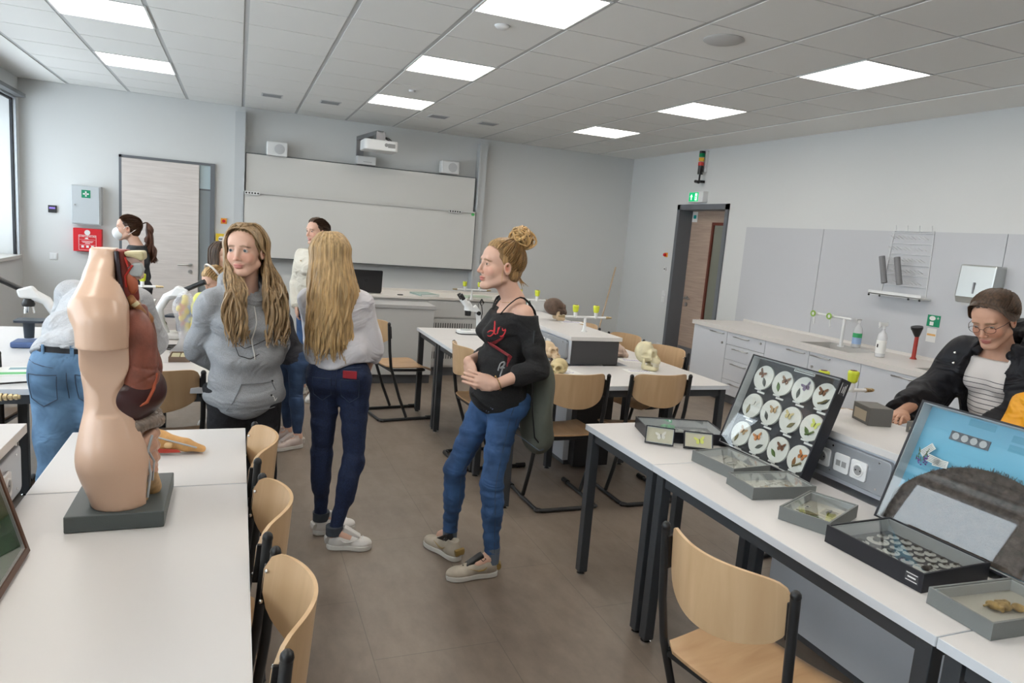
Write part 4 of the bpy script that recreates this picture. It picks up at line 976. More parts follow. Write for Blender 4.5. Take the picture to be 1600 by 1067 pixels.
t = thing('green_box', 'small white box with dark green side beyond the brown skull', 'box', (2.48, 5.78, .951)); box('body', white_m, t, -.02, -.03, 0, .12, .05, .1); box('cover', mat('deep_green', (.0, .09, .06), .5), t, -.05, -.032, 0, -.02, .052, .1)

# laptop and books on the teacher bench
t = thing('laptop', 'open black laptop with its lid towards the room on the teacher bench', 'laptop', (1.26, 7.5, .881)); box('base', black_m, t, -.18, -.03, 0, .18, .22, .018, .003)
M = MB(); M.M = Matrix.Translation((0, -.03, .012)) @ Matrix.Rotation(-.2, 4, 'X') ; M.M = Matrix.Translation((0, -.03, .012)) @ Matrix.Rotation(.12, 4, 'X')
ld = M.prism(rounded(.37, .235, .012, 4, 0, .118), -.004, .004, 'xz').build('lid', mat('lid_black', (.014, .014, .016), .35), t)
q = MB(); q.M = M.M; q.cyl((.015, -.0042, .12), (.015, -.005, .12), .018).build('emblem', mat('emblem_dark', (.05, .05, .055), .2, .5), ld, True)
def book(label, x, y, z, w, d, h, a, c):
    t = thing('book', label, 'book', (x, y, z), a, 'books lying on the teacher bench'); box('pages', paper_m, t, -w/2+.004, -d/2+.004, .003, w/2-.002, d/2-.004, h-.003)
    MB().box(-w/2, -d/2, 0, w/2, d/2, .003).box(-w/2, -d/2, h-.003, w/2, d/2, h).box(-w/2, -d/2, .003, -w/2+.004, d/2, h-.003).build('cover', c, t)
book('green backed book lying behind the laptop on the teacher bench', 1.93, 7.5, .881, .22, .3, .02, .2, mat('cover_sage', (.28, .36, .33), .5)); book('pale green book at the right end of the teacher bench', 2.52, 7.45, .881, .3, .22, .018, .1, mat('cover_pale', (.38, .46, .36), .5))
o = box('pointer', black_m, None, 1.60, 7.36, .8805, 1.66, 7.385, .89, .003); tag(o, 'tiny black remote lying right of the laptop', 'remote')

# microscopes
def stereo(label, x, y, rot):
    t = thing('stereo_microscope', label, 'microscope', (x, y, TZ+.001), rot)
    MB().prism(rounded(.23, .15, .05, 6), .004, .03).build('base', white_m, t, True, .008); MB().prism(rounded(.235, .155, .05, 6), 0, .006).build('foot_plate', black_m, t)
    MB().cyl((-.04, 0, .03), (-.04, 0, .038), .045).build('stage_plate', mat('stage_clear', (.6, .62, .62), .2), t, True)
    MB().tube([(.075, 0, .03), (.07, 0, .12), (.055, 0, .20), (.02, 0, .235)], [.022, .02, .02, .022], 12).build('arm', white_m, t, True)
    MB().cyl((-.03, 0, .155), (-.03, 0, .20), .026, .03).build('objective', black_m, t, True); MB().tube([(-.03, 0, .20), (-.03, 0, .235), (-.05, 0, .265)], [.036, .036, .03], 14).bar((-.03, 0, .215), (.05, 0, .21), .05, .04).build('head', white_m, t, True)
    for s in (-1, 1):
        MB().cyl((-.05, s*.028, .25), (-.085, s*.030, .295), .021).build('tube', white_m, t, True); MB().cyl((-.085, s*.030, .295), (-.115, s*.031, .335), .017).build('eyepiece', black_m, t, True)
    MB().tube([(.085, 0, .3), (.105, 0, .27), (.09, 0, .24), (.07, 0, .27), (.085, 0, .3)], .006, 6).tube([(.09, 0, .24), (.1, 0, .18), (.085, .0, .1)], .004, 6).cyl((.06, -.03, .18), (.06, .03, .18), .018).build('cable', black_m, t, True); return t
stereo('white stereo microscope on the small table left of the woman in black', 1.86, 5.60, 0)
MB().tube([(0, 0, 0), (.02, -.05, 0), (.08, -.07, 0), (.15, -.03, 0), (.2, .02, 0)], .004, 6).build('power_cable', black_m, None, True, loc=(1.88, 5.52, TZ+.006))
tag(bpy.data.objects['power_cable'], 'black cable lying in front of the stereo microscope', 'cable')
def microscope(label, x, y, rot, blue=True, z=TZ+.001):
    """eyepiece leans towards local -x"""
    t = thing('compound_microscope', label, 'microscope', (x, y, z), rot); bb = mat('base_blue', (.08, .13, .28), .4)
    MB().prism([(-.10, -.07), (.09, -.09), (.13, -.05), (.13, .05), (.09, .09), (-.10, .07)], 0, .035).build('base', bb if blue else white_m, t, bevel=.01)
    MB().tube([(.09, 0, .02), (.11, 0, .10), (.115, 0, .19), (.07, 0, .27), (.01, 0, .30)], [.045, .032, .026, .028, .032], 12).build('arm', white_m, t, True)
    MB().prism(rounded(.15, .13, .02, 3, -.01, 0), .145, .158).build('stage', mat('stage_dark', (.03, .04, .055), .4), t); MB().cyl((-.02, 0, .05), (-.02, 0, .14), .025, .03).build('condenser', mat('stage_dark', (.03, .04, .055), .4), t, True)
    n = MB().lathe([(.03, .235), (.034, .25), (.02, .28)], (-.02, 0, 0)).build('nosepiece', black_m, t, True)
    for a in (0, 2.1, 4.2): MB().cyl((-.02+.018*math.cos(a), .018*math.sin(a), .24), (-.02+.026*math.cos(a), .026*math.sin(a), .195), .009, .006).build('objective', chrome_m, n, True)
    MB().add([(-.06, -.035, .285), (.06, -.035, .275), (.06, .035, .275), (-.06, .035, .285), (-.075, -.03, .33), (.0, -.03, .355), (.0, .03, .355), (-.075, .03, .33)], [(3, 2, 1, 0), (4, 5, 6, 7), (0, 1, 5, 4), (1, 2, 6, 5), (2, 3, 7, 6), (3, 0, 4, 7)]).build('head', white_m, t, bevel=.012)
    MB().tube([(-.04, 0, .325), (-.13, 0, .37), (-.175, 0, .392)], [.017, .016, .019], 12).build('eyepiece', black_m, t, True)
    for s in (-1, 1): MB().cyl((.11, s*.025, .08), (.11, s*.06, .08), .024).build('focus_knob', black_m, t, True)
    return t
microscope('white microscope with blue base on the window side table, left of the bending man', -1.10, 4.72, 0)
microscope('white microscope the small blond child looks into', -.37, 5.10, PI-.25, False)
# transparent model behind, slide box, cables, papers
t = thing('transparent_torso_model', 'clear plastic torso model with yellow organs left of the hoodie girl', 'anatomical model', (-.29, 4.57, TZ+.001)); cp = mat('clear_acrylic', (.80, .80, .86), .08, alpha=.30)
s = SDF().ell((0, 0, .24), (.055, .045, .12), .03).ell((-.015, 0, .28), (.055, .05, .06), .03).ell((0, 0, .34), (.035, .03, .03), .03).cap((0, 0, .14), (0, 0, .10), .04, .035, .03)
sdf_mesh('shell', s, cp, t, .008); MB().lathe([(.085, 0), (.08, .015), (.045, .05), (.03, .09), (.035, .12)]).build('stand', mat('clear_acrylic_stand', (.7, .7, .72), .08, alpha=.4), t, True)
yo = mat('organ_yellow', (.75, .60, .04), .4)
for x, y, z, r in ((.0, -.01, .335, .018), (.0, -.012, .305, .022), (-.03, -.01, .27, .02), (.015, -.01, .255, .022), (-.012, -.01, .215, .022), (.02, -.01, .17, .02)): MB().ball((x, y, z), (r, r*.8, r*1.05), 12, 8).build('yellow_organ', yo, t, True)
MB().tube([(.02, -.02, .29), (.03, -.02, .24), (.0, -.025, .2), (.03, -.02, .19)], .005, 6).build('blue_vessel', mat('vessel_blue', (.1, .3, .6), .4), t, True); MB().tube([(-.03, -.02, .3), (.0, -.025, .28), (-.03, -.02, .24), (.01, -.02, .2), (-.02, -.02, .17)], .005, 6).build('red_vessel', mat('vessel_red', (.7, .08, .03), .4), t, True)
t = thing('slide_box', 'open wooden slide box with pale compartments on the table edge', 'slide box', (-.30, 4.36, TZ+.001), .0); bx = mat('slide_box_rim', (.2, .14, .1), .5)
MB().box(-.055, -.085, 0, .055, -.08, .03).box(-.055, .08, 0, .055, .085, .03).box(-.055, -.08, 0, -.05, .08, .03).box(.05, -.08, 0, .055, .08, .03).box(-.05, -.08, 0, .05, .08, .005).build('tray', bx, t); m = MB()
for i in range(2):
    for k in range(6): m.box(-.045+i*.048, -.075+k*.025, .005, -.003+i*.048, -.053+k*.025, .024)
m.build('slides', mat('slides_khaki', (.45, .42, .25), .5), t)
m = MB()
for k in range(5):
    r = .05+.012*k; pts = [(r*1.6*math.cos(a)+.02*math.sin(3*a+k), r*math.sin(a), .004+.003*(k % 2)) for a in np.linspace(0, 5.2+.2*k, 22)]; m.tube(pts, .0035, 6)
o = m.build('cable_bundle', black_m, None, True, loc=(-.28, 4.72, TZ+.002)); tag(o, 'loops of black cable on the table behind the torso model', 'cable')
o = MB().tube([(-1.45, 3.75, .756), (-1.2, 3.70, .757), (-1.0, 3.72, .757), (-.9, 3.75, .758), (-.82, 3.83, .76), (-.86, 3.72, .756)], .0045, 8).build('power_cable', black_m, None, True); tag(o, 'black cable lying across the white table left of the man', 'cable')
def sheet(label, x, y, z, w, d, a, kind):
    t = thing('paper_sheet', label, 'paper', (x, y, z), a, 'printed sheets on the tables'); box('sheet', paper_m, t, -w/2, -d/2, 0, w/2, d/2, .0012)
    if kind == 'scribble':
        m = MB(); pm_ = mat('ink_violet', (.16, .12, .45), .5)
        for r in range(2): m.tube([(-w*.35+i*w*.7/24, d*(.12-.28*r)+.008*math.sin(i*1.9+r), .0016) for i in range(25)], .0011, 4)
        m.build('handwriting', pm_, t)
    else:
        box('picture', mat('print_green', (.10, .42, .14), .5), t, w*.0, -d*.4, .0012, w*.42, -d*.15, .0016); box('picture', mat('print_teal', (.2, .33, .36), .5), t, w*.1, d*.15, .0012, w*.4, d*.38, .0016); box('picture', mat('print_mint', (.5, .7, .55), .5), t, -w*.4, -d*.1, .0012, -w*.05, d*.35, .0016)
        m = MB()
        for k in range(6): m.box(-w*.4, -d*.2-k*.012, .0012, -w*.1, -d*.2-k*.012+.003, .0015)
        m.build('text_lines', mat('print_grey', (.2, .2, .2), .6), t)
sheet('white note with violet handwriting under the dark brown skull', 2.53, 5.03, .951, .2, .13, -.2, 'scribble'); sheet('white note with violet handwriting in front of the cream skull', 2.60, 4.06, .751, .21, .14, -.15, 'scribble')
sheet('white note beside the pinkish skull', 2.78, 4.45, .751, .2, .14, -.3, 'scribble'); sheet('white note under the yellowish skull', 1.98, 4.02, .751, .25, .17, .1, 'scribble')
sheet('green illustrated worksheet on the table left of the bending man', -1.08, 4.02, .751, .3, .21, .1, 'print'); sheet('second printed worksheet at the left picture edge', -1.36, 4.06, .751, .3, .21, -.15, 'print')
# wooden framed green picture at the bottom left
t = case('brown wooden framed green board leaning at the bottom left edge', .5, .30, .022, standing(1.645, -.48, .26, face=1), mat('frame_brown', (.10, .045, .025), .4), mat('moss_green', (.035, .09, .035), .6, noise=(20, .4)), name='framed_board', cat='framed board', rim=.014)
m = MB()
for k in range(26): x, y = RNG.uniform(-.23, .23), RNG.uniform(-.12, .12); r = RNG.uniform(.003, .007); m.ball((x, y, .0125), (r, r, .002), 8, 4)
m.build('speckles', mat('speckle_pale', (.3, .38, .2), .6), t)
for c_ in t.children: c_.matrix_parent_inverse = Matrix.Translation((0, .15, 0))
for tt in [o for o in col.objects if o.name.startswith('display_case') and o.type == 'EMPTY' and 'upright' in o['label']]:
    for c_ in tt.children: c_.matrix_parent_inverse = Matrix.Translation((0, .2125, 0))
# foot model
t = thing('foot_model', 'anatomical foot section model lying on the far end of the left table', 'anatomical model', (-.20, 2.64, TZ+.001), -.12)
s = SDF().cap((-.10, 0, .03), (-.05, 0, .045), .028, .034, .02).cap((-.05, 0, .045), (.04, -.005, .03), .033, .022, .02).cap((.04, -.005, .03), (.095, -.01, .017), .02, .013, .015).cap((-.1, 0, .06), (-.08, 0, .05), .03, .03, .02)
for k in range(4): s.cap((.04, .012+.012*k, .02), (.085-.008*k, .016+.012*k, .014), .011, .009, .006)
sdf_mesh('foot', s, mat('foot_tan', (.60, .33, .12), .45, noise=(30, .15)), t, .005)
MB().prism([(-.11, .012), (-.02, .01), (.03, .012), (.02, .022), (-.06, .026), (-.11, .02)], -.036, -.0335, 'xz').build('red_muscle', mat('muscle_red', (.45, .05, .03), .4), t)
MB().tube([(-.12, -.036, .066), (-.05, -.036, .068), (.02, -.03, .045), (.08, -.026, .026)], .003, 6).build('grey_tendon', mat('tendon_grey', (.4, .42, .44), .4), t, True)
for x, z, r in ((-.085, .045, .017), (-.045, .042, .014), (-.012, .036, .012)): MB().ball((x, -.03, z), (r*1.3, .008, r), 12, 8).build('bone', mat('bone_tan', (.68, .45, .22), .5), t, True)

# ---------------------------------------------------------------- anatomical torso model
t = thing('torso_model', 'life size anatomical torso model with open organs on the foreground table', 'anatomical model', (-.292, 2.15, TZ+.001))
bs = mat('torso_base_grey', (.085, .10, .10), .45, bump=(400, .2))
box('base_plate', bs, t, -.118, -.155, 0, .118, .155, .045, .003)
s = SDF()
s.cap((-.03, 0, .60), (-.028, 0, .80), .056, .044, .03)
s.ell((-.030, 0, .50), (.070, .135, .155), .05)
for q in (-1, 1):
    s.cap((-.035, q*.05, .655), (-.04, q*.10, .585), .045, .07, .05); s.cap((-.030, q*.125, .555), (-.028, q*.13, .45), .062, .060, .012)
    s.ell((-.016, q*.058, .195), (.086, .093, .125), .05); s.cap((-.010, q*.075, .16), (.004, q*.072, .03), .081, .068, .04)
s.ell((-.026, 0, .35), (.060, .112, .14), .06)
for q in (-1, 1): s.ell((-.024, q*.060, .46), (.052, .060, .08), .02)
skin_t = mat('torso_skin_plastic', (.60, .40, .285), .32, coat=.15)
def tcut(X, Y, Z):
    g = np.interp(Z, [0, .12, .22, .30, .36, .45, .6, .66, .72, .8], [.075, .085, .085, .05, .026, .030, .028, .005, -.012, -.012])
    g2 = np.where(np.abs(Y) < .105, np.interp(Z, [0, .06, .12, .3, .5, .62, .8], [.09, .04, -.0, -.01, -.01, -.01, -.014]), g)
    g2 = np.where((Y > 0) & (np.abs(Y) < .115), g2, np.where(Y < -.09, g, g2))
    a = (X-g2)*.7
    stump = np.maximum(np.maximum(.478-Z, Z-.55), .0)
    arm = np.where((np.abs(Y) > .118) & (Z < .490) & (Z > .30), .02, -1)
    return np.maximum(np.maximum(np.maximum(a, (Z-.739)), .044-Z), arm)
sdf_mesh('skin_half', s, skin_t, t, .0055, cut=tcut)
RB = mat('organ_redbrown', (.22, .07, .045), .4, noise=(18, .35), bump=(90, .3))
s = SDF().ell((.035, -.052, .47), (.055, .055, .115), .02).ell((.045, -.05, .40), (.052, .055, .065), .02)
sdf_mesh('lung', s, RB, t, .005, disp=lambda X, Y, Z: .004*(np.abs((Z-.435+.3*(X-.04))) < .0035)+.004*(np.abs(Z-.385-.5*(X-.04)) < .003)); s = SDF().ell((.025, .055, .47), (.055, .055, .115), .02).ell((.04, .05, .40), (.055, .055, .065), .02)
sdf_mesh('lung', s, RB, t, .006)
s = SDF().ell((.02, -.02, .345), (.085, .09, .075), .03).ell((.05, -.02, .36), (.055, .06, .06), .03).ell((.0, -.06, .31), (.055, .04, .07), .03)
sdf_mesh('liver', s, mat('organ_maroon', (.045, .014, .014), .3), t, .005)
MB().tube([(.04, -.098, .32), (.07, -.095, .335), (.085, -.085, .37), (.09, -.07, .41)], .0045, 8).build('diaphragm_edge', mat('edge_redorange', (.4, .08, .03), .4), t, True)
s = SDF().cap((.055, -.02, .5), (.085, .01, .41), .022, .014, .02).cap((.05, -.02, .58), (.06, -.02, .5), .014, .02, .02)
sdf_mesh('thymus_flap', s, mat('organ_redbrown2', (.24, .09, .07), .4), t, .005)
s = SDF(); P = [(.05, -.07, .262), (.075, -.04, .268), (.085, .0, .258), (.075, .04, .265), (.045, .07, .25)]
s.chain(P, [.019]*5, .01); s.chain([(.04, -.085, .265), (.03, -.092, .21), (.045, -.085, .15), (.06, -.06, .11)], [.017, .018, .018, .016], .01)
sdf_mesh('colon', s, mat('organ_greybrown', (.21, .165, .135), .35, noise=(50, .3)), t, .004, disp=lambda X, Y, Z: .002*np.sin((X+Y*1.4+Z)*330))
s = SDF()
for k in range(7):
    z = .225-.018*k; q = 1 if k % 2 else -1
    s.chain([(.045+.012*(k % 3), -.075*q, z), (.072, -.03*q, z-.004), (.078, .03*q, z+.003), (.055, .07*q, z-.012)], [.0125]*4, .006)
sdf_mesh('intestines', s, mat('organ_tanpink', (.52, .30, .21), .35, noise=(20, .15)), t, .0035)
s = SDF().cap((.06, -.03, .11), (.07, -.0, .06), .03, .028, .02).cap((.04, -.065, .1), (.05, -.06, .05), .025, .02, .02)
sdf_mesh('pelvic_section', s, mat('organ_ochre', (.38, .24, .11), .5, noise=(60, .3)), t, .005)
MB().tube([(.082, -.088, .24), (.07, -.095, .19), (.078, -.09, .13), (.07, -.085, .06)], .0035, 6).tube([(.07, -.09, .2), (.085, -.07, .16), (.08, -.06, .1)], .003, 6).build('grey_vessels', mat('tendon_grey', (.4, .42, .44), .4), t, True)
MR = mat('muscle_dark_red', (.22, .035, .025), .4)
s = SDF().cap((-.0, -.03, .735), (.012, -.035, .62), .012, .012, .01).cap((.018, -.02, .70), (.03, -.02, .61), .017, .014, .01).cap((.0, .01, .735), (.015, .01, .62), .02, .018, .01)
sdf_mesh('neck_muscle', s, MR, t, .004, cut=lambda X, Y, Z: Z-.738)
s = SDF().ell((.028, -.03, .645), (.014, .018, .026), .01).ell((.02, -.035, .665), (.01, .012, .018), .01)
sdf_mesh('thyroid', s, mat('organ_orangered', (.50, .14, .07), .35), t, .004)
MB().prism([(.008, .735), (.056, .738), (.058, .715), (.05, .712), (.03, .72), (.012, .722)], -.045, .03, 'xz').build('jaw_rim', mat('rim_yellowish', (.55, .48, .28), .4), t, bevel=.006)
MB().prism([(.02, .67), (.05, .668), (.058, .69), (.05, .708), (.03, .706), (.018, .69)], -.044, -.02, 'xz').build('grey_cartilage', mat('cartilage_grey', (.42, .44, .43), .4), t, bevel=.005)
box('pink_section', mat('section_pink', (.60, .42, .36), .5), t, .008, -.035, .66, .05, .03, .722, .006)
MB().tube([(.012, -.045, .72), (.02, -.047, .695), (.03, -.046, .70), (.012, -.047, .67), (.015, -.045, .64)], .0028, 6).build('artery', mat('artery_red', (.5, .03, .02), .35), t, True)
MB().tube([(-.008, -.048, .735), (-.002, -.05, .68), (.006, -.05, .625), (.02, -.05, .59)], .0055, 8).build('vein_strip', mat('vein_dark', (.05, .04, .05), .35), t, True)
s = SDF().cap((.02, -.03, .61), (.055, .02, .545), .014, .02, .015).cap((.03, -.045, .60), (.05, -.03, .57), .011, .013, .01)
sdf_mesh('clavicle_muscle', s, mat('muscle_ochre', (.36, .16, .06), .4, noise=(50, .3)), t, .0045)
MB().tube([(.035, -.058+.0, .600), (.042, -.058, .592)], [.010, .010], 12).build('clavicle_end', mat('rim_yellowish', (.55, .48, .28), .4), t, True)

# ---------------------------------------------------------------- skulls
def skull(label, loc, rot, L_, H_, W_, c1, c2, crest=0, snout=.0, tilt=0, jaw=True, teeth=(.62, .58, .45), group=None):
    """faces local +x; L_ length, H_ height, W_ width in metres; bottom at the origin"""
    t = thing('skull', label, 'skull', (loc[0], loc[1], loc[2]+.001), rot, 'primate skull casts on the tables'); t.rotation_euler = (0, tilt, rot)
    s = SDF(); zc = H_*.60; X1 = L_*(.30+snout)
    s.ell((-L_*.15, 0, zc+H_*.03), (L_*.34, W_*.47, H_*.36), .01); s.ell((-L_*.12, 0, zc-H_*.16), (L_*.24, W_*.38, H_*.2), .02); s.cap((L_*.17, -W_*.27, zc+H_*.08), (L_*.17, W_*.27, zc+H_*.08), H_*.075, None, .012)
    s.cap((L_*.12, 0, zc-H_*.06), (X1-L_*.02, 0, zc-H_*.24), W_*.27, W_*.22, .015); s.cap((L_*.2, 0, zc+H_*.02), (X1-L_*.04, 0, zc-H_*.12), W_*.065, W_*.06, .01)
    for q in (-1, 1):
        s.cap((L_*.18, q*W_*.34, zc+H_*.02), (L_*.18, q*W_*.31, zc-H_*.16), H_*.055, H_*.055, .01); s.cap((L_*.18, q*W_*.35, zc-H_*.12), (-L_*.08, q*W_*.46, zc-H_*.12), H_*.036, H_*.03, .008)
    if crest: s.cap((-L_*.34, 0, zc+H_*.26), (L_*.05, 0, zc+H_*.36), H_*.05, H_*.035, .015)
    for q in (-1, 1):
        s.ell((L_*.29, q*W_*.19, zc-H_*.01), (L_*.17, W_*.145, H_*.10), .005, op='s'); s.ell((L_*.03, q*W_*.45, zc-H_*.04), (L_*.085, W_*.10, H_*.06), .008, op='s')
    s.ell((X1+L_*.05, 0, zc-H_*.14), (L_*.08, W_*.075, H_*.065), .005, op='s')
    zb = H_*.26 if jaw else 0; drop = 0 if jaw else H_*.26
    cr = sdf_mesh('cranium', s, c1, t, min(L_, H_)*.022, cut=lambda X, Y, Z: np.where(X > L_*.02, H_*.26-Z, H_*.10-Z) if jaw else H_*.26-Z)
    cr.location.z = -drop
    tm = mat('teeth_%.2f' % teeth[0], teeth, .4); tt_ = MB(); dk = MB()
    for i in range(13):
        a = -1.45+2.9*i/12; x = X1-L_*.07+W_*.21*math.cos(a); y = W_*.215*math.sin(a); w = W_*.022
        tt_.box(x-w, y-w, H_*.235-drop, x+w, y+w, H_*.30-drop)
        if jaw: tt_.box(x-w, y-w, H_*.16, x+w, y+w, H_*.228)
    tt_.build('teeth', tm, t)
    if jaw:
        s = SDF()
        for q in (-1, 1): s.cap((-L_*.04, q*W_*.36, H_*.42), (-L_*.03, q*W_*.33, H_*.16), L_*.055, L_*.07, .01, ((0, 1, 0), 2.0)); s.cap((-L_*.02, q*W_*.33, H_*.12), (X1-L_*.05, q*W_*.15, H_*.09), H_*.10, H_*.085, .01, ((0, 1, 0), 1.8))
        s.cap((X1-L_*.02, -W_*.12, H_*.09), (X1-L_*.02, W_*.12, H_*.09), H_*.09, None, .012)
        sdf_mesh('mandible', s, c2, t, min(L_, H_)*.024, cut=lambda X, Y, Z: np.maximum(-Z, np.where(X > L_*.05, Z-H_*.18, -1)))
    return t
bd = mat('bone_darkbrown', (.10, .062, .042), .55, noise=(25, .35)); bb_ = mat('bone_beige', (.56, .42, .27), .5, noise=(30, .2)); by = mat('bone_yellow', (.50, .41, .22), .45, noise=(25, .15)); bcr = mat('bone_cream', (.62, .56, .37), .5, noise=(25, .12)); bpk = mat('bone_pink', (.50, .38, .31), .5, noise=(25, .15))
skull('dark brown fossil skull with beige jaw on the raised service unit', (2.44, 5.12, .951), -.15, .24, .185, .15, bd, bb_, snout=-.08)
skull('brown skull half hidden behind the elbow of the woman in black', (2.045, 4.64, .751), -.4, .2, .17, .14, bd, bd)
skull('small beige ape skull with dark cheeks, behind the yellowish skull', (2.02, 4.30, .751), -1.1, .17, .16, .12, bb_, bd, snout=.08)
skull('yellowish skull lying tilted on the near table edge', (1.93, 3.97, .751), -2.3, .20, .135, .12, by, by, snout=.12, jaw=False)
skull('pinkish skull without jaw at the right side of the dark end panel', (2.735, 4.60, .751), -.35, .2, .15, .14, bpk, bpk, jaw=False, tilt=0)
skull('tall cream gorilla skull with jaw on the skull table', (2.69, 4.11, .751), -.95, .20, .20, .14, bcr, bcr, crest=1, snout=.04)
# ================================================================ people
def nrm(v): v = np.array(v, float); return v/np.linalg.norm(v)
def frame(up, phi):
    """columns: right, forward, up"""
    u = nrm(up); a = math.radians(phi); r = V(math.sin(a), -math.cos(a), 0); r = nrm(r-u*(r@u)); f = np.cross(u, r); return np.stack([r, f, u], 1)
def headframe(yaw, pitch=0, roll=0):
    """yaw = heading in degrees (direction of the nose in the xy plane), pitch > 0 looks down, roll > 0 tilts to the person's right"""
    M = Matrix.Rotation(math.radians(yaw-90), 3, 'Z') @ Matrix.Rotation(-math.radians(pitch), 3, 'X') @ Matrix.Rotation(math.radians(roll), 3, 'Y'); return np.array(M)
skin_m = mat('skin', (.6, .4, .3), .5, attr=True, bump=(300, .04), spec=.35)
SK = dict(fair=(.62, .385, .29), tan=(.52, .30, .21), pale=(.66, .43, .34))
def head_prims(s, c, R, k=1.0):
    T = lambda p: tuple(np.array(c)+R@(np.array(p)*k))
    E = lambda p, r, kk=.015, op='u': s.ell(T(p), tuple(np.array(r)*k), kk, R, op)
    C = lambda a, b, ra, rb, kk=.012: s.cap(T(a), T(b), ra*k, rb*k, kk)
    E((0, -.018, .03), (.072, .090, .080)); E((0, .026, -.026), (.058, .058, .080), .02); E((0, .04, .04), (.058, .042, .048), .02)
    for q in (-1, 1):
        C((q*.050, .0, -.060), (q*.018, .060, -.097), .018, .016, .02); E((q*.036, .052, -.028), (.022, .022, .026), .018); E((q*.074, -.008, -.010), (.008, .018, .030), .008)
        E((q*.076, -.006, -.008), (.006, .009, .016), .005, 's')
    E((0, .070, -.097), (.020, .017, .016), .015); C((-.036, .074, .024), (.036, .074, .024), .009, .009, .015)
    for q in (-1, 1): E((q*.031, .092, .003), (.017, .018, .012), .012, 's')
    C((0, .080, .012), (0, .099, -.030), .0065, .0085, .012); E((0, .098, -.034), (.009, .010, .008), .006)
    for q in (-1, 1): E((q*.011, .090, -.037), (.007, .009, .006), .005)
    for q in (-1, 1): E((q*.031, .0665, .003), (.0150, .0150, .0130), .004); E((q*.031, .083, .0020), (.0132, .012, .0040), .0015, 's')
    E((0, .080, -.060), (.023, .012, .0055), .006); E((0, .078, -.070), (.019, .012, .007), .006); E((0, .0925, -.0648), (.021, .005, .0012), .003, 's')
def face_col(c, R, k, base, lip=(.50, .17, .14), brow=(.22, .14, .085)):
    def f(P):
        Q = (P-np.array(c))@R/k; b = np.array(base)
        sp = [((q*.038, .07, -.028), (.026, .03, .022), b*np.array((1.02, .78, .74)), .55) for q in (-1, 1)]
        sp += [((0, .1, -.034), (.013, .012, .012), b*np.array((1.0, .78, .74)), .6), ((0, .086, -.0615), (.023, .02, .0055), lip, 1), ((0, .084, -.070), (.018, .02, .0065), lip, 1)]
        for q in (-1, 1):
            for j in range(5): sp.append(((q*(.016+.0075*j), .082, .0215+.0022*j-.0009*j*j), (.0065, .03, .0036), brow, .75))
            sp.append(((q*.031, .085, .0072), (.015, .02, .0022), brow, .7)); sp.append(((q*.078, -.006, -.008), (.01, .012, .02), b*np.array((1, .72, .66)), .7))
        near = (np.abs(Q).max(1) < .14); C = np.tile(b, (len(P), 1))
        if near.any():
            Cn = blobs(Q[near], sp, base); C[near] = Cn
        return C
    return f
eye_w = mat('eye_white', (.46, .43, .41), .45, spec=.2); iris_m = {n: mat('iris_'+n, c, .45, spec=.2) for n, c in (('blue', (.035, .05, .06)), ('brown', (.05, .03, .02)), ('green', (.10, .13, .09)))}
def eyes(root, Mh, iris='blue', gaze=(0, 0), k=1.0):
    for q in (-1, 1):
        c = Vector((q*.031*k, .0660*k, .0024*k)); r = .0130*k
        e = MB().ball((0, 0, 0), r, 16, 10).build('eye', eye_w, root, True); e.matrix_local = Mh @ Matrix.Translation(c)
        d = Vector((math.sin(gaze[0]), math.cos(gaze[0])*math.cos(gaze[1]), math.sin(gaze[1]))).normalized()
        m = MB(); m.M = d.to_track_quat('Z', 'Y').to_matrix().to_4x4(); m.lathe([(.001, r+.0004), (.0028*k, r+.0004), (.0062*k, r-.0010), (.0064*k, r-.003)], n=16); i_ = m.build('iris', iris_m[iris], e, True)
def hand_prims(s, w, d, n, side, curl=.5, k=1.0, spread=.1, thumb=.6):
    """w wrist, d direction of the hand, n palm normal (where the palm faces), side +1/-1: where the thumb is along cross(d,n)"""
    d = nrm(d); n = nrm(np.array(n)-d*(np.array(n)@d)); b = np.cross(d, n)*side; w = np.array(w, float); R = np.stack([b, d, n], 1)
    s.ell(w+d*.045*k, (.036*k, .052*k, .0145*k), .008, R); s.cap(w, w+d*.03*k, .022*k, .022*k, .012, (tuple(n), 1.3))
    for i, (o, L, r) in enumerate(((.027, .066, .0078), (.009, .075, .0082), (-.009, .070, .0078), (-.026, .056, .0068))):
        p = w+d*.080*k+b*o*k; a = spread*o*12; dd = nrm(d+b*a*.5)
        th = 0
        s.cap(w+d*.05*k+b*o*.8*k, p, .0095*k, r*1.12*k, .005)
        for seg, f in ((.44, .55), (.31, 1.0), (.25, .7)):
            th += curl*f; q = p+(dd*math.cos(th)+n*math.sin(th))*L*seg*k; s.cap(p, q, r*1.08*k, r*.95*k, .0022); p = q; r *= .95
    p0 = w+d*.018*k+b*.022*k; p1 = w+d*.050*k+b*(.030+.02*thumb)*k+n*.012*k; p2 = p1+(d*.9+b*(thumb-.45)+n*curl*.5)*.030*k; p3 = p2+(d*.95+b*(thumb-.8)+n*curl*.6)*.024*k
    s.cap(p0, p1, .014*k, .0115*k, .008); s.cap(p1, p2, .0105*k, .0095*k, .003); s.cap(p2, p3, .0095*k, .0082*k, .003)
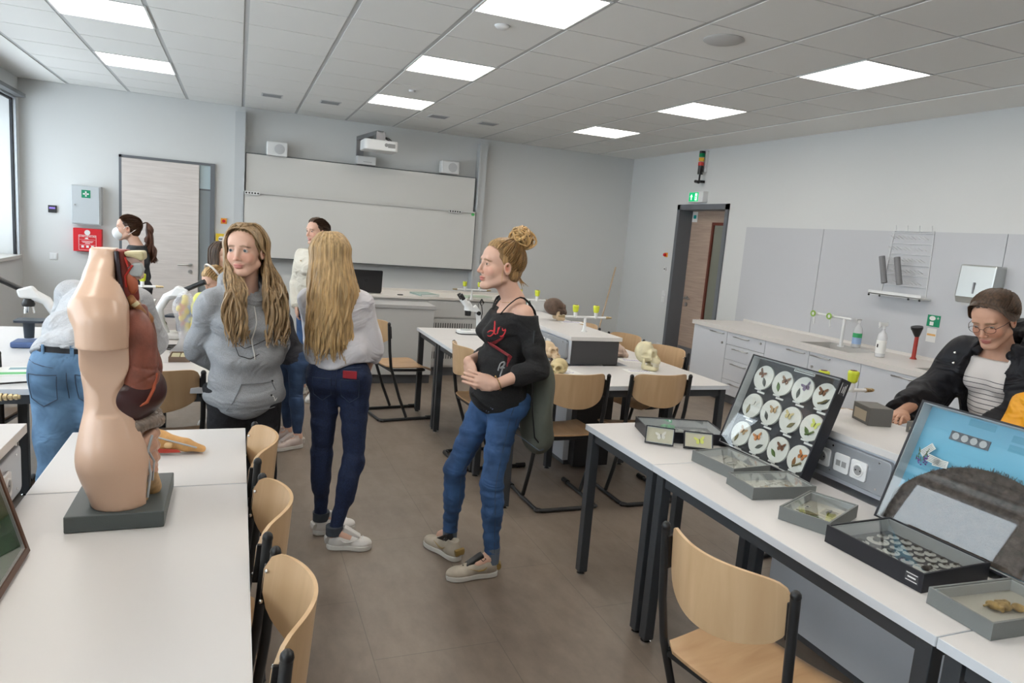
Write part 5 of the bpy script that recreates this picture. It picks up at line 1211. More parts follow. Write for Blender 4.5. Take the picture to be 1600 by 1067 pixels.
class Person:
    def __init__(s, label, x, y, J, k=1.0, skin='fair', female=True, lip=(.50, .17, .14), brow=(.22, .14, .085)):
        s.root = thing('person', label, 'person', (x, y, 0)); s.o = V(x, y, 0); s.k = k; s.skin = SK[skin]; s.female = female; s.lip = lip; s.brow = brow
        s.J = {n: (np.array(v, float)-s.o if hasattr(v, '__len__') and len(v) == 3 and n not in ('hd',) else v) for n, v in J.items()}
        h = J['hd']; s.R = headframe(*h); s.c = s.J['head']; s.Mh = Matrix.Translation(tuple(s.c)) @ Matrix(s.R.tolist()).to_4x4()
        s.F = frame(s.J['neck']-s.J['pelvis'], J['phi']); s.FP = frame((0, 0, 1), J.get('hphi', J['phi']))
    def torso(s, S, g=0., chest=1.0, waist=1.0, k=.03):
        J, F, K = s.J, s.F, s.k; P, N = J['pelvis'], J['neck']; at = lambda t, r=0, f=0: tuple(P+(N-P)*t+F[:, 0]*r*K+F[:, 1]*f*K)
        L = np.linalg.norm(N-P); q = L/.5
        S.ell(at(0, 0, -.01), (.158*K+g, .112*K+g, .115*q+g), k, s.FP); S.ell(at(.32), (.122*K*waist+g, .090*K*waist+g, .13*q+g), k, F); S.ell(at(.66, 0, .005), (.142*K*chest+g, .102*K*chest+g, .16*q+g), k, F)
        S.cap(tuple(J['sh_l']), tuple(P+(N-P)*.90), .047*K+g, .058*K+g, k); S.cap(tuple(J['sh_r']), tuple(P+(N-P)*.90), .047*K+g, .058*K+g, k)
        S.cap(at(.86), at(1.0), .062*K+g, .052*K+g, .04)
        if s.female:
            for b in (-1, 1): S.ell(at(.64, b*.062, .078), (.056*K+g, .05*K+g, .056*K+g), .035, F)
    def arms(s, S, g=0., upto=1.0, rs=(.045, .036, .025), k=.02):
        for a in 'lr':
            sh, el, wr = s.J['sh_'+a], s.J['el_'+a], s.J['wr_'+a]; r = [x*s.k+g for x in rs]
            S.cap(tuple(sh), tuple(el), r[0], r[1], k)
            if upto > 0: S.cap(tuple(el), tuple(el+(wr-el)*upto), r[1], r[1]+(r[2]-r[1])*upto, k)
    def legs(s, S, g=0., rs=(.088, .056, .036), k=.035, calf=.012, ext=0, sides='lr', butt=True):
        for a in sides:
            h, kn, an = s.J['hip_'+a], s.J['kn_'+a], s.J['an_'+a]; r = [x*s.k+g for x in rs]; f = s.FP[:, 1]
            S.cap(tuple(h), tuple(kn), r[0], r[1], k); S.cap(tuple(kn), tuple(an+(an-kn)*ext), r[1]*.98, r[2], k); S.ell(tuple(kn+(an-kn)*.3-f*.012), (r[1]*.95, r[1]*.95+calf, .12*s.k), .03)
            if butt: S.ell(tuple(h-f*.035*s.k+V(0, 0, .03)), (.082*s.k+g, .085*s.k+g, .10*s.k+g), .04)
    def body(s, hands='lr', fs=.0032, res=.013, fine_hands=False, slim=-.012):
        S = SDF(); s.torso(S, slim-.008); s.arms(S, -.002); s.legs(S, 0, (.060, .038, .029), calf=.0, butt=False)
        for a in 'lr':
            an = s.J['an_'+a]; to = s.J['toe_'+a]; S.cap(tuple(an), tuple(an*.5+to*.5+V(0, 0, .0)), .032, .026, .02)
        S.cap(tuple(s.J['neck']-s.F[:, 2]*.02), tuple(s.c+s.R@V(0, -.022, -.055)*s.k), .050*s.k, .048*s.k, .025)
        head_prims(S, s.c, s.R, s.k)
        fx = [[s.c[i]-.11*s.k, s.c[i]+.11*s.k] for i in range(3)]; fine = [[tuple(fx[0])], [tuple(fx[1])], [(s.c[2]-.13*s.k, s.c[2]+.12*s.k)]]
        for a in 'lr':
            hd = s.J.get('hand_'+a)
            if hd is None: continue
            d, n, sd, cu, th = hd[:5]; hand_prims(S, s.J['wr_'+a], d, n, sd, cu, s.k*(hd[5] if len(hd) > 5 else 1), thumb=th)
            if fine_hands:
                w = s.J['wr_'+a]+nrm(d)*.07
                for i in range(3): fine[i].append((w[i]-.10, w[i]+.10))
        return sdf_mesh('body', S, skin_m, s.root, res, fine, fs, colf=face_col(s.c, s.R, s.k, s.skin, s.lip, s.brow))
    def hm(s, o): o.matrix_local = s.Mh; return o
def folds(amp, *w):
    """cloth folds: (kx,ky,kz,phase) waves"""
    def f(X, Y, Z):
        d = 0
        for kx, ky, kz, ph in w: d = d+np.sin(kx*X+ky*Y+kz*Z+ph+1.3*np.sin(.45*(ky*X-kx*Y)+ph)+.8*np.sin(.3*kz*Z))
        return amp*d
    return f
# ---- hair
def hair_mat(name, c, amt=.35): return mat(name, c, .42, noise=(95, amt, (1, 1, .07)), bump=(260, .5, (1, 1, .05)), spec=.45)
def smooth_path(P, n):
    P = np.array(P, float); t = np.linspace(0, len(P)-1, n); out = []
    for x in t:
        i = min(int(x), len(P)-2); f = x-i; p0 = P[max(i-1, 0)]; p1 = P[i]; p2 = P[i+1]; p3 = P[min(i+2, len(P)-1)]
        out.append(.5*((2*p1)+(-p0+p2)*f+(2*p0-5*p1+4*p2-p3)*f*f+(-p0+3*p1-3*p2+p3)*f**3))
    return out
def scalp(az, el, off=.0, k=1.0):
    a = math.radians(az); e = math.radians(el); return V((.080+off)*math.cos(e)*math.sin(a), -.016+(.100+off)*math.cos(e)*math.cos(a), .028+(.090+off)*math.sin(e))*k
def hair_cap(p, m, lim=((-.1, -.045), (-.05, -.035), (-.01, -.006), (.03, .022), (.06, .056), (.085, .12), (.2, .3)), g=0.):
    k = p.k; S = SDF().ell((0, -.020*k, .030*k), ((.078+g)*k, (.096+g)*k, (.088+g)*k), .01).ell((0, -.05*k, -.03*k), (.060*k, .055*k, .055*k), .03)
    zs = [a*k for a, b in lim]; ys = [b*k for a, b in lim]
    o = sdf_mesh('hair', S, m, p.root, .0045*k, cut=lambda X, Y, Z: (Y-np.interp(Z, zs, ys)-.35*np.maximum(0, np.abs(X)-.055*k))*.8, disp=lambda X, Y, Z: .0012*np.sin(X*420+Y*60)); return p.hm(o)
def lock(m, pts, r, n=14, sq=.55):
    P = smooth_path(pts, n); R_ = [r*(.55+.9*math.sin(PI*min(1, .12+.8*i/(n-1)))) * (1 if i < n-2 else .45) for i in range(n)]; m.tube([tuple(q) for q in P], R_, 5, sq=sq)
def long_hair(p, m, azs, n, zend, r=.0075, wave=.006, drift=None, part=0., seed=1, squeeze=.85, name='hair_strands', zjit=.05, target=None):
    """strands from a parting on the crown over the scalp and falling; drift(az, drop)->(dx,dy) in head space"""
    rg = np.random.RandomState(seed); mb = MB(); k = p.k
    Dn = np.array(p.R.T@V(0, 0, -1))                       # world down in head space
    for i in range(n):
        az = azs[0]+(azs[1]-azs[0])*(i+rg.uniform(-.3, .3))/(n-1); az = az % 360; off = rg.uniform(.002, .012)
        py = rg.uniform(-.06, .045); pts = [V(part+.004*math.sin(math.radians(az)), py, .122-.9*py*py*8)*k*.985]
        for el in (62, 36, 8, -14): pts.append(scalp(az, el, off+(.004 if el < 30 else 0), k))
        base = pts[-1]; L = (zend+rg.uniform(-zjit, zjit*.4))*k; ph = rg.uniform(0, 6.3); a2 = rg.uniform(.5, 1.4)
        nn = 9
        for j in range(1, nn+1):
            dr = L*j/nn; q = base+Dn*dr; w = wave*a2*math.sin(dr*26+ph)*min(1, dr*6); w2 = wave*a2*.7*math.cos(dr*21+ph*1.7)*min(1, dr*6)
            dx, dy = drift(az, dr, rg) if drift else (0, 0)
            if target is not None and j == 1: TG = p.R.T@((p.J['neck']-p.c)+p.F[:, 0]*(target[0]+target[2]*rg.uniform(-1, 1))+p.F[:, 1]*(target[1]+.012*rg.uniform(-1, 1)))
            sh = 1-(1-squeeze)*min(1, dr/.2)
            qq = V(q[0]*sh+w+dx, q[1]*1.0+w2+dy, q[2])
            if target is not None:
                f = min(1, dr/.20); f = f*f*(3-2*f); dn = abs(Dn[2]); qq = V(qq[0]*(1-f)+(TG[0]+w)*f, qq[1]*(1-f)+(TG[1]+w2)*f, qq[2])
            pts.append(qq)
        lock(mb, pts, r*rg.uniform(.7, 1.25)*k, 30)
    return p.hm(mb.build(name, m, p.root, True))
def comb_hair(p, m, target, n=90, r=.005, name='hair_strands', lim=(-75, 75), seed=3, el0=None):
    """strands combed from the hairline over the scalp to one point (azimuth, elevation)"""
    rg = np.random.RandomState(seed); mb = MB(); k = p.k; tgt = scalp(*target, .012, k)
    for i in range(n):
        az = -180+360*(i+rg.uniform(0, 1))/n; A = abs(az)
        el = np.interp(A, [0, 35, 60, 80, 100, 130, 180], [42, 38, 22, 8, -22, -42, -46])+rg.uniform(-3, 3)
        a = scalp(az, el, .0, k)
        pts = [a]
        cc = V(0, -.016, .028)*k
        for t in (.2, .4, .6, .8, 1.0):
            v = (a-cc)*(1-t)+(tgt-cc)*t; v2 = v/np.array([.080, .100, .090])/k; v2 = v2/np.linalg.norm(v2)*(1.028+.045*math.sin(PI*t)+rg.uniform(0, .03)); pts.append(cc+v2*np.array([.080, .100, .090])*k)
        lock(mb, pts, r*rg.uniform(.7, 1.3)*k, 14, .4)
    return p.hm(mb.build(name, m, p.root, True))
def onfront(p, r, t, S_, off=.004, sgn=1):
    """point on the front (sgn 1) or back (-1) of an implicit shape: r metres to the right, height t"""
    f = p.F[:, 1]*sgn; base = V(p.J['pelvis'][0], p.J['pelvis'][1], t)+p.F[:, 0]*r; T = np.linspace(.45, 0, 226); Q = base+f*T[:, None]; Q[:, 2] = t
    D = sdf_at(S_, Q); i = np.argmax(D < off); return Q[i] if D[i] < off else base+f*.13
def surf_line(p, S_, pts, r, name, m, par=None, n=3, off=.004, sgn=1):
    P = []
    for i in range(len(pts)-1):
        for j in range(n): t = j/n; P.append(onfront(p, pts[i][0]*(1-t)+pts[i+1][0]*t, pts[i][1]*(1-t)+pts[i+1][1]*t, S_, off, sgn))
    P.append(onfront(p, *pts[-1], S_, off, sgn)); return MB().tube([tuple(q) for q in P], r, 6).build(name, m, par or p.root, True)
def sweep(p, m, ends, n=26, seed=2, y0=.06, x0=0., r=.0048, name='front_hair'):
    """strands laid from the parting over the temples; ends = list of (side, last points)"""
    rg = np.random.RandomState(seed); mb = MB(); k = p.k
    for side, tail in ends:
        for i in range(n):
            u = i/(n-1); j = lambda a: rg.uniform(-a, a)
            pts = [V(x0+side*.002, y0-.075*u, .116-.018*(1-u)+.006*u), V(x0+side*.036, y0+.004-.07*u, .101-.006*(1-u)), V(side*.064, .050-.055*u, .066), V(side*.080, .022-.045*u, .015)]
            pts += [V(a*side+j(.003), b-.02*u+j(.004), c+j(.006)) for a, b, c in tail]
            lock(mb, [q*k for q in pts], r*rg.uniform(.7, 1.3)*k, 20, .45)
    return p.hm(mb.build(name, m, p.root, True))
# ---- shoes
def shoe(p, a, heel, toe, cu, cs, L=.27, laces=None, mark=None, name='shoe'):
    """heel, toe: xy points on the floor"""
    h = V(*heel, 0)-p.o; t_ = V(*toe, 0)-p.o; d = nrm(t_-h); L = np.linalg.norm(t_-h); M = Matrix.Translation(tuple(h)) @ Matrix.Rotation(math.atan2(d[1], d[0]), 4, 'Z')
    S = SDF().ell((.055, 0, .045), (.055, .034, .045), .02).cap((.06, 0, .055), (L*.55, 0, .042), .034, .036, .02).ell((L*.74, 0, .028), (L*.25, .043, .032), .02).cap((.045, 0, .06), (.05, 0, .085), .030, .031, .01).ell((.052, 0, .108), (.030, .024, .028), .004, op='s')
    o = sdf_mesh(name, S, cu, p.root, .005, cut=lambda X, Y, Z: .018-Z); o.matrix_local = M
    prof = [(.0, .0), (.012, .026), (.05, .036), (L*.45, .034), (L*.72, .046), (L*.9, .036), (L*.985, .012)]; pts = smooth_path([(x, y, 0) for x, y in prof], 22); out = [(q[0], q[1]) for q in pts]+[(q[0], -q[1]) for q in pts[::-1][1:-1]]
    so = MB().prism(out, .002, .027).build('sole', cs, o, True, .004)
    m = MB()
    for i in range(5): x = .085+.022*i; z = .095-.0078*i; m.tube([(x, -.022, z-.012), (x+.004, 0, z+.003), (x, .022, z-.012)], .0025, 5)
    MB().prism([(.07, .085), (.085, .118), (.10, .112), (.165, .070), (.165, .06)], -.020, .020, 'xz').build('tongue', laces or cu, o, bevel=.005)
    m.tube([(.085, .0, .098), (.075, .03, .10), (.09, .035, .092), (.10, .01, .098)], .002, 5).build('laces', laces or white_m, o, True)
    MB().tube([(.004, .024, .05), (-.002, 0, .055), (.004, -.024, .05)], .012, 8, sq=1.6).build('heel_counter', mark or cs, o, True)
    if mark:
        for q in (-1, 1): MB().tube([(.07, q*.0385, .062), (.085, q*.040, .050), (.11, q*.0405, .048), (.16, q*.038, .064)], [.002, .005, .004, .001], 5, sq=.4).build('side_mark', mark, o, True)
    return o
# ---------------------------------------------------------------- girl in the grey hoodie
blond = hair_mat('hair_dark_blond', (.30, .20, .105), .45); gold = hair_mat('hair_golden_blond', (.42, .275, .125), .45); brownh = hair_mat('hair_brown', (.065, .03, .016)); ash = hair_mat('hair_ash_brown', (.065, .038, .023), .6); upd = hair_mat('hair_updo_blond', (.30, .18, .075), .5)
jean_d = mat('denim_dark', (.010, .020, .058), .8, noise=(160, .35), bump=(500, .25), wrinkle=.012); jean_m = mat('denim_mid', (.035, .085, .20), .8, noise=(9, .35), bump=(500, .25), wrinkle=.014); jean_l = mat('denim_light', (.10, .19, .31), .8, noise=(8, .35), bump=(500, .25), wrinkle=.02); stitch = mat('denim_stitch', (.045, .065, .105), .7)
blk = mat('black_cloth', (.010, .010, .013), .85, noise=(120, .3), bump=(400, .3), wrinkle=.02)
p = Person('girl in a grey hoodie with long dark blond hair, looking to the left', .03, 3.32, dict(
    pelvis=(.045, 3.33, .86), neck=(.035, 3.32, 1.29), head=(.030, 3.29, 1.452), hd=(-113, 1, 2), phi=-68,
    sh_r=(-.100, 3.28, 1.222), sh_l=(.160, 3.36, 1.225), el_r=(-.165, 3.40, 1.0), el_l=(.185, 3.49, 1.0), wr_r=(-.04, 3.52, .86), wr_l=(.11, 3.56, .85), hand_r=((.7, .1, -.5), (0, 1, 0), 1, .5, .4), hand_l=((-.7, .1, -.5), (0, 1, 0), 1, .5, .4),
    hip_r=(-.03, 3.31, .80), hip_l=(.115, 3.34, .80), kn_r=(-.04, 3.29, .42), kn_l=(.12, 3.32, .42), an_r=(-.05, 3.33, .08), an_l=(.13, 3.36, .08), toe_r=(-.06, 3.16, .04), toe_l=(.17, 3.20, .04)), k=.98, lip=(.50, .20, .17), brow=(.27, .17, .11))
p.body(); eyes(p.root, p.Mh, 'blue', (.18, .0))
grey = mat('hoodie_grey_melange', (.29, .30, .315), .9, noise=(400, .22), bump=(420, .35), wrinkle=.020)
S = SDF(); p.torso(S, .014, chest=1.0, waist=1.25); p.arms(S, .012, 1.0, (.050, .052, .036), .010); S.ell((.012, .0, .79), (.172, .128, .10), .04, p.FP); S.ell((.012, .0, .95), (.150, .118, .13), .04, p.FP)
fo = folds(.0048, (26, 10, 14, .4), (-16, 22, 24, 2), (8, -9, 46, 1))
o = sdf_mesh('hoodie', S, grey, p.root, .0085, cut=lambda X, Y, Z: np.maximum(np.maximum(.690-Z, (.062-np.sqrt((X-.0)**2+(Y+.028)**2))*1.0*(Z > 1.255)-9*(Z <= 1.255)), Z-1.335), disp=lambda X, Y, Z: fo(X, Y, Z)+.006*np.exp(-((Z-.755)/.008)**2)-.010*np.exp(-((Z-.80)/.03)**2)*.6)
hood_o = o
seam = mat('hoodie_seam', (.17, .175, .185), .9); cord = mat('hoodie_cord', (.55, .54, .52), .8)
surf_line(p, S, [(-.125, .75), (-.07, .87), (.07, .87), (.125, .75)], .0022, 'pocket_seam', seam, off=.006); surf_line(p, S, [(-.125, .75), (-.05, .745), (.05, .745), (.125, .75)], .0022, 'pocket_seam', seam, off=.006)
surf_line(p, S, [(.02, 1.25), (.018, 1.15), (.03, 1.07), (.02, .98)], .003, 'drawstring', cord); surf_line(p, S, [(-.035, 1.25), (-.05, 1.16), (-.055, 1.10), (-.075, 1.05), (-.078, 1.03)], .003, 'drawstring', cord)
surf_line(p, S, [(-.075, .87), (-.095, .85), (-.10, .80), (-.085, .78), (-.078, .80), (-.065, .81)], .0025, 'earphone_wire', mat('wire_white', (.8, .8, .8), .5)); MB().ball(tuple(onfront(p, -.075, .872, S)), .005, 8, 5).build('eyelet', black_m, p.root, True); MB().ball(tuple(onfront(p, -.065, .81, S)), .005, 8, 5).build('eyelet', black_m, p.root, True)
surf_line(p, S, [(-.12, 1.10), (-.07, 1.08), (.0, 1.05), (.06, 1.03), (.10, 1.06), (.085, 1.10)], .0014, 'line_print', black_m, n=4); surf_line(p, S, [(.10, 1.06), (.085, 1.0), (.04, .985), (.0, 1.005)], .0014, 'line_print', black_m, n=4)
S = SDF(); p.torso(S, .008); p.legs(S, .008); sdf_mesh('trousers', S, blk, p.root, .011, cut=lambda X, Y, Z: np.maximum(Z-.84, .09-Z), disp=folds(.002, (30, 12, 25, 1), (12, 20, 40, 3)))
hair_cap(p, blond, ((-.1, -.045), (-.05, -.030), (-.01, .004), (.02, .030), (.045, .060), (.066, .078), (.085, .12), (.2, .3)), .003)
sweep(p, blond, [(1, [(.086, .012, -.04), (.092, .02, -.10)]), (-1, [(.083, -.03, -.02), (.086, -.045, -.08)])])
long_hair(p, blond, (54, 264), 140, .30, .0068, .010, None, part=-.004, seed=4, squeeze=.9)
long_hair(p, blond, (60, 125), 75, .40, .0064, .016, None, part=-.004, seed=14, target=(.098, .130, .040)); long_hair(p, blond, (200, 266), 80, .42, .0064, .016, None, part=-.004, seed=15, target=(-.075, .130, .045))
S = SDF(); cN = p.J['neck']
for i in range(14):
    a0, a1 = [2*PI*(i+j)/14 for j in (0, 1)]; P_ = [cN+p.F[:, 0]*.085*math.sin(a)+p.F[:, 1]*(.082*math.cos(a)+.0)+V(0, 0, -.012-.050*math.cos(a)) for a in (a0, a1)]; S.cap(tuple(P_[0]), tuple(P_[1]), .026+.010*(math.cos(a0) < 0), None, .015)
S.cap(tuple(cN-p.F[:, 1]*.11+V(0, 0, .0)), tuple(cN-p.F[:, 1]*.135+V(0, 0, -.12)), .06, .035, .03)
sdf_mesh('hood', S, grey, p.root, .007, disp=folds(.002, (40, 20, 30, 1), (20, 50, 20, 2)))
wsh = mat('shoe_white', (.62, .60, .57), .45); wso = mat('sole_white', (.60, .58, .54), .5)
shoe(p, 'r', (-.03, 3.38), (-.08, 3.12), wsh, wso); shoe(p, 'l', (.12, 3.40), (.20, 3.15), wsh, wso)
# ---------------------------------------------------------------- girl with golden hair seen from behind
p = Person('girl seen from behind with very long golden hair, white shirt and dark jeans', .48, 3.42, dict(
    pelvis=(.478, 3.43, .87), neck=(.445, 3.42, 1.285), head=(.405, 3.45, 1.438), hd=(112, 6, 0), phi=76, hphi=62,
    sh_r=(.565, 3.41, 1.225), sh_l=(.335, 3.46, 1.225), el_r=(.625, 3.42, .985), el_l=(.375, 3.62, 1.0), wr_r=(.625, 3.53, .86), wr_l=(.52, 3.60, .875), hand_r=((-.25, .05, -.9), (-.8, .5, 0), -1, .7, .4), hand_l=((.8, -.3, -.35), (.2, -.6, .3), 1, .8, .4),
    hip_r=(.550, 3.41, .83), hip_l=(.415, 3.46, .83), kn_r=(.555, 3.36, .43), kn_l=(.412, 3.47, .44), an_r=(.470, 3.325, .085), an_l=(.425, 3.51, .085), toe_r=(.61, 3.28, .03), toe_l=(.60, 3.55, .03)), k=.97)
p.body(); eyes(p.root, p.Mh, 'blue')
S = SDF(); p.torso(S, .016, waist=1.15); p.arms(S, .012, .16, (.050, .052, .05), .008); S.ell((-.01, .01, 1.0), (.148, .115, .15), .04, p.F)
shirt = mat('shirt_white', (.60, .59, .62), .8, bump=(300, .2), wrinkle=.022)
hem2 = lambda X, Y, Z: .925+.02*np.sin(X*20)-Z
sdf_mesh('shirt', S, shirt, p.root, .009, cut=lambda X, Y, Z: np.maximum(hem2(X, Y, Z), np.where(np.sqrt((X+.035)**2+Y**2) < .07, Z-1.265, -1)), disp=folds(.0042, (24, 8, 16, 1), (-14, 20, 30, 2), (40, -9, 12, 0)))
JS = SDF(); p.torso(JS, -.004); p.legs(JS, -.002, (.084, .052, .035), calf=.008, ext=-.05)
jf = folds(.0013, (10, 10, 90, 1), (30, 12, 60, 3))
J_ = sdf_mesh('jeans', JS, jean_d, p.root, .0085, cut=lambda X, Y, Z: np.maximum(Z-.965-.0*X, .10-Z), disp=jf)
for c in (-.072, .062):
    surf_line(p, JS, [(c-.045, .865), (c+.045, .865)], .0017, 'pocket_seam', stitch, sgn=-1, off=.002); surf_line(p, JS, [(c-.045, .865), (c-.042, .775), (c, .745), (c+.042, .775), (c+.045, .865)], .0014, 'pocket_seam', stitch, sgn=-1, off=.002)
surf_line(p, JS, [(-.11, .925), (-.04, .92), (.04, .92), (.11, .925)], .0014, 'yoke_seam', stitch, sgn=-1, off=.002); surf_line(p, JS, [(-.004, .96), (-.004, .86), (-.004, .80)], .0014, 'centre_seam', stitch, sgn=-1, off=.002)
sock = mat('sock_grey', (.12, .13, .15), .9)
for a in 'rl': an = p.J['an_'+a]; MB().cyl(tuple(an+V(0, 0, -.01)), tuple(an+V(0, 0, .035)), .041, .043).build('jeans_cuff', mat('denim_cuff', (.045, .055, .07), .8), p.root, True)
hair_cap(p, gold)
def dg(az, dr, rg): return (0, -.045*min(1, dr/.2))
p.FH = p.R
long_hair(p, gold, (62, 298), 230, .46, .0078, .008, dg, part=.003, seed=7, squeeze=1.32, zjit=.08)
long_hair(p, gold, (110, 250), 110, .50, .0070, .011, dg, part=.003, seed=8, squeeze=1.28, zjit=.09)
shoe(p, 'r', (.435, 3.335), (.655, 3.285), wsh, wso, mark=mat('mark_white', (.5, .49, .47), .5)); shoe(p, 'l', (.385, 3.50), (.61, 3.545), wsh, wso)
q = onfront(p, .062, .885, JS, -.004, -1)+p.o
t = thing('phone', 'red phone case sticking out of the back pocket of the dark jeans', 'phone', tuple(q), math.radians(p.J['hphi']-90)+.1); box('case', mat('phone_red', (.30, .02, .03), .35), t, -.034, -.011, -.012, .034, -.003, .026, .003)

# ---------------------------------------------------------------- woman with the bun, in profile
p = Person('woman in a black off shoulder top with a messy blond bun, hands clasped', 1.12, 3.0, dict(
    pelvis=(1.165, 3.0, .865), neck=(1.205, 3.0, 1.325), head=(1.118, 3.0, 1.470), hd=(182, -2, 0), phi=180,
    sh_l=(1.205, 2.875, 1.265), sh_r=(1.195, 3.13, 1.265), el_l=(1.268, 2.80, 1.035), el_r=(1.22, 3.22, 1.04), wr_l=(1.065, 2.80, .955), wr_r=(1.00, 3.0, 1.02),
    hand_l=((-.95, .42, .22), (.25, .9, -.1), 1, .22, .15), hand_r=((.10, -.62, -.75), (.85, .3, -.2), -1, .55, .5),
    hip_l=(1.175, 2.935, .82), hip_r=(1.135, 3.06, .82), kn_l=(1.120, 2.90, .45), kn_r=(1.00, 3.10, .46), an_l=(1.150, 2.895, .095), an_r=(1.022, 3.17, .095), toe_l=(1.0, 2.89, .04), toe_r=(.965, 3.28, .04)), k=1.0, brow=(.30, .18, .10))
p.body(fine_hands=True); eyes(p.root, p.Mh, 'brown')
bt_m = mat('top_black', (.014, .014, .015), .9, noise=(300, .5), bump=(400, .3), wrinkle=.018)
TS = SDF(); p.torso(TS, .010, waist=1.08, chest=.98); p.arms(TS, .006, .42, (.047, .046, .042), .010); TS.ell((.02, .0, .93), (.155, .118, .16), .04, p.F)
def tc(X, Y, Z):
    neck = np.where(np.sqrt(((X-.06)/1.0)**2+(Y/1.55)**2) < .092, Z-1.245-.25*np.abs(Y), -1)
    off = np.where((Y < -.055) & (X > -.2), Z-1.262+.0*X, -1)
    hem = .775-.05*X+.012*np.sin(X*30)-Z
    return np.maximum(np.maximum(neck, off), hem)
sdf_mesh('top', TS, bt_m, p.root, .0085, cut=tc, disp=folds(.0036, (22, 30, 16, 1), (-14, 8, 38, 2), (30, 9, 60, 0)))
for s in (-1, 1):
    P_ = [(1.105-1.12, s*.055, 1.235), (1.15-1.12, s*.075, 1.30), (1.205-1.12, s*.085, 1.335), (1.27-1.12, s*.08, 1.28), (1.29-1.12, s*.07, 1.22)]; MB().tube(smooth_path(P_, 14), .009, 6, sq=.35).build('shoulder_strap', bt_m, p.root, True)
pr_r = mat('print_red', (.60, .03, .04), .6); pr_d = mat('print_red_faded', (.20, .015, .02), .8, noise=(200, .6)); pr_g = mat('print_silver', (.30, .31, .32), .4)
def onside(x, z, off=.003):
    T = np.linspace(.35, -.05, 260); Q = np.stack([np.full(260, x-1.12), -T, np.full(260, z)], 1); D = sdf_at(TS, Q); i = np.argmax(D < off); return tuple(Q[i])
def side_line(pts, r, name, m, n=5): P_ = smooth_path([(a, b, 0) for a, b in pts], len(pts)*n); return MB().tube([onside(q[0], q[1]) for q in P_], r, 6).build(name, m, p.root, True)
lx, lz = 1.045, 1.165                                                        # script lettering 'dry' running back from the chest
def scr(pts): side_line([(1.050+a_*1.15, 1.150+.66*a_+b_*1.15) for a_, b_ in pts], .0030, 'script_lettering', pr_r)
scr([(.018, .016), (.008, .021), (.001, .010), (.008, 0), (.017, .008), (.020, .024), (.027, .047), (.020, .010), (.026, .001)])
scr([(.029, .001), (.035, .022), (.032, .012), (.039, .022), (.045, .018)])
scr([(.049, .021), (.049, .005), (.058, .004), (.065, .022), (.060, .0), (.051, -.016), (.040, -.014)])
m = MB()
for i in range(9):
    z = lz-.022-i*.0052; x1 = lx+.068-.0006*i*i*1.3; m.tube([onside(lx+.008+(x1-lx-.008)*t, z-.006+.055*(t-.5), .0022) for t in np.linspace(0, 1, 9)], .0026, 5)
m.build('faded_print', pr_d, p.root, True)
side_line([(lx-.03, lz-.115), (lx-.022, lz-.085), (lx-.006, lz-.078), (lx-.004, lz-.09), (lx-.022, lz-.104), (lx-.002, lz-.102)], .003, 'silver_figure', pr_g); side_line([(lx-.004, lz-.078), (lx-.012, lz-.11), (lx-.020, lz-.14)], .003, 'silver_figure', pr_g)
m = MB()
for i in range(3): m.tube([onside(1.065+.008*i, .81-.004*i), onside(1.075+.008*i, .835-.004*i)], .003, 5)
m.build('hem_emblem', mat('emblem_blue', (.16, .20, .32), .6), p.root, True)
JS = SDF(); p.torso(JS, -.002); p.legs(JS, .000, (.080, .048, .036), calf=.006, ext=-.02)
sdf_mesh('jeans', JS, jean_m, p.root, .0085, cut=lambda X, Y, Z: np.maximum(Z-.88, .115-Z), disp=folds(.0016, (10, 10, 90, 1), (30, 12, 60, 3), (5, 5, 150, 0)))
def leg_line(a, dx, name, m, zz, side=-1, r=.0013):
    P_ = []
    h, kn, an = p.J['hip_'+a], p.J['kn_'+a], p.J['an_'+a]
    for z in zz:
        c = h+(kn-h)*((h[2]-z)/(h[2]-kn[2])) if z > kn[2] else kn+(an-kn)*((kn[2]-z)/(kn[2]-an[2])); T = np.linspace(.3, 0, 200); Q = np.stack([np.full(200, c[0]+dx), c[1]+side*T, np.full(200, z)], 1); D = sdf_at(JS, Q); i = np.argmax(D < .0015); P_.append(tuple(Q[i]))
    return MB().tube(P_, r, 5).build(name, m, p.root, True)
leg_line('l', 0, 'side_seam', stitch, np.linspace(.84, .13, 16)); leg_line('r', .02, 'inner_seam', stitch, np.linspace(.62, .13, 10), -1)
for a, b in (((1.215, .80), (1.285, .795)), ((1.215, .80), (1.215, .70)), ((1.215, .70), (1.25, .685))): MB().tube([tuple(np.array(a_)) for a_ in [((a[0]+(b[0]-a[0])*t)-1.12, 0, a[1]+(b[1]-a[1])*t) for t in np.linspace(0, 1, 6)]], .0015, 5) if False else None
def jside(x, z):
    T = np.linspace(.35, -.05, 260); Q = np.stack([np.full(260, x-1.12), -T, np.full(260, z)], 1); D = sdf_at(JS, Q); i = np.argmax(D < .0015); return tuple(Q[i])
MB().tube([jside(1.262, .775), jside(1.235, .785), jside(1.205, .788), jside(1.203, .75), jside(1.205, .71), jside(1.235, .695), jside(1.256, .70)], .0015, 5).build('pocket_seam', stitch, p.root, True)
for a in 'rl': an = p.J['an_'+a]; MB().cyl(tuple(an+V(0, 0, -.03)), tuple(an+V(0, 0, .05)), .036, .037).build('sock', mat('sock_bluegrey', (.12, .15, .20), .9), p.root, True)
shb = mat('shoe_beige', (.40, .35, .28), .6, noise=(12, .2))
for a, h_, t_ in (('l', (1.185, 2.895), (.925, 2.895)), ('r', (1.04, 3.05), (.935, 3.30))): shoe(p, a, h_, t_, shb, wso, laces=black_m, mark=mat('mark_gold', (.30, .20, .06), .4))
hair_cap(p, upd); comb_hair(p, upd, (180, 62), 150, .0052); 
mb = MB(); rg = np.random.RandomState(5); bc = V(0, -.092, .132)
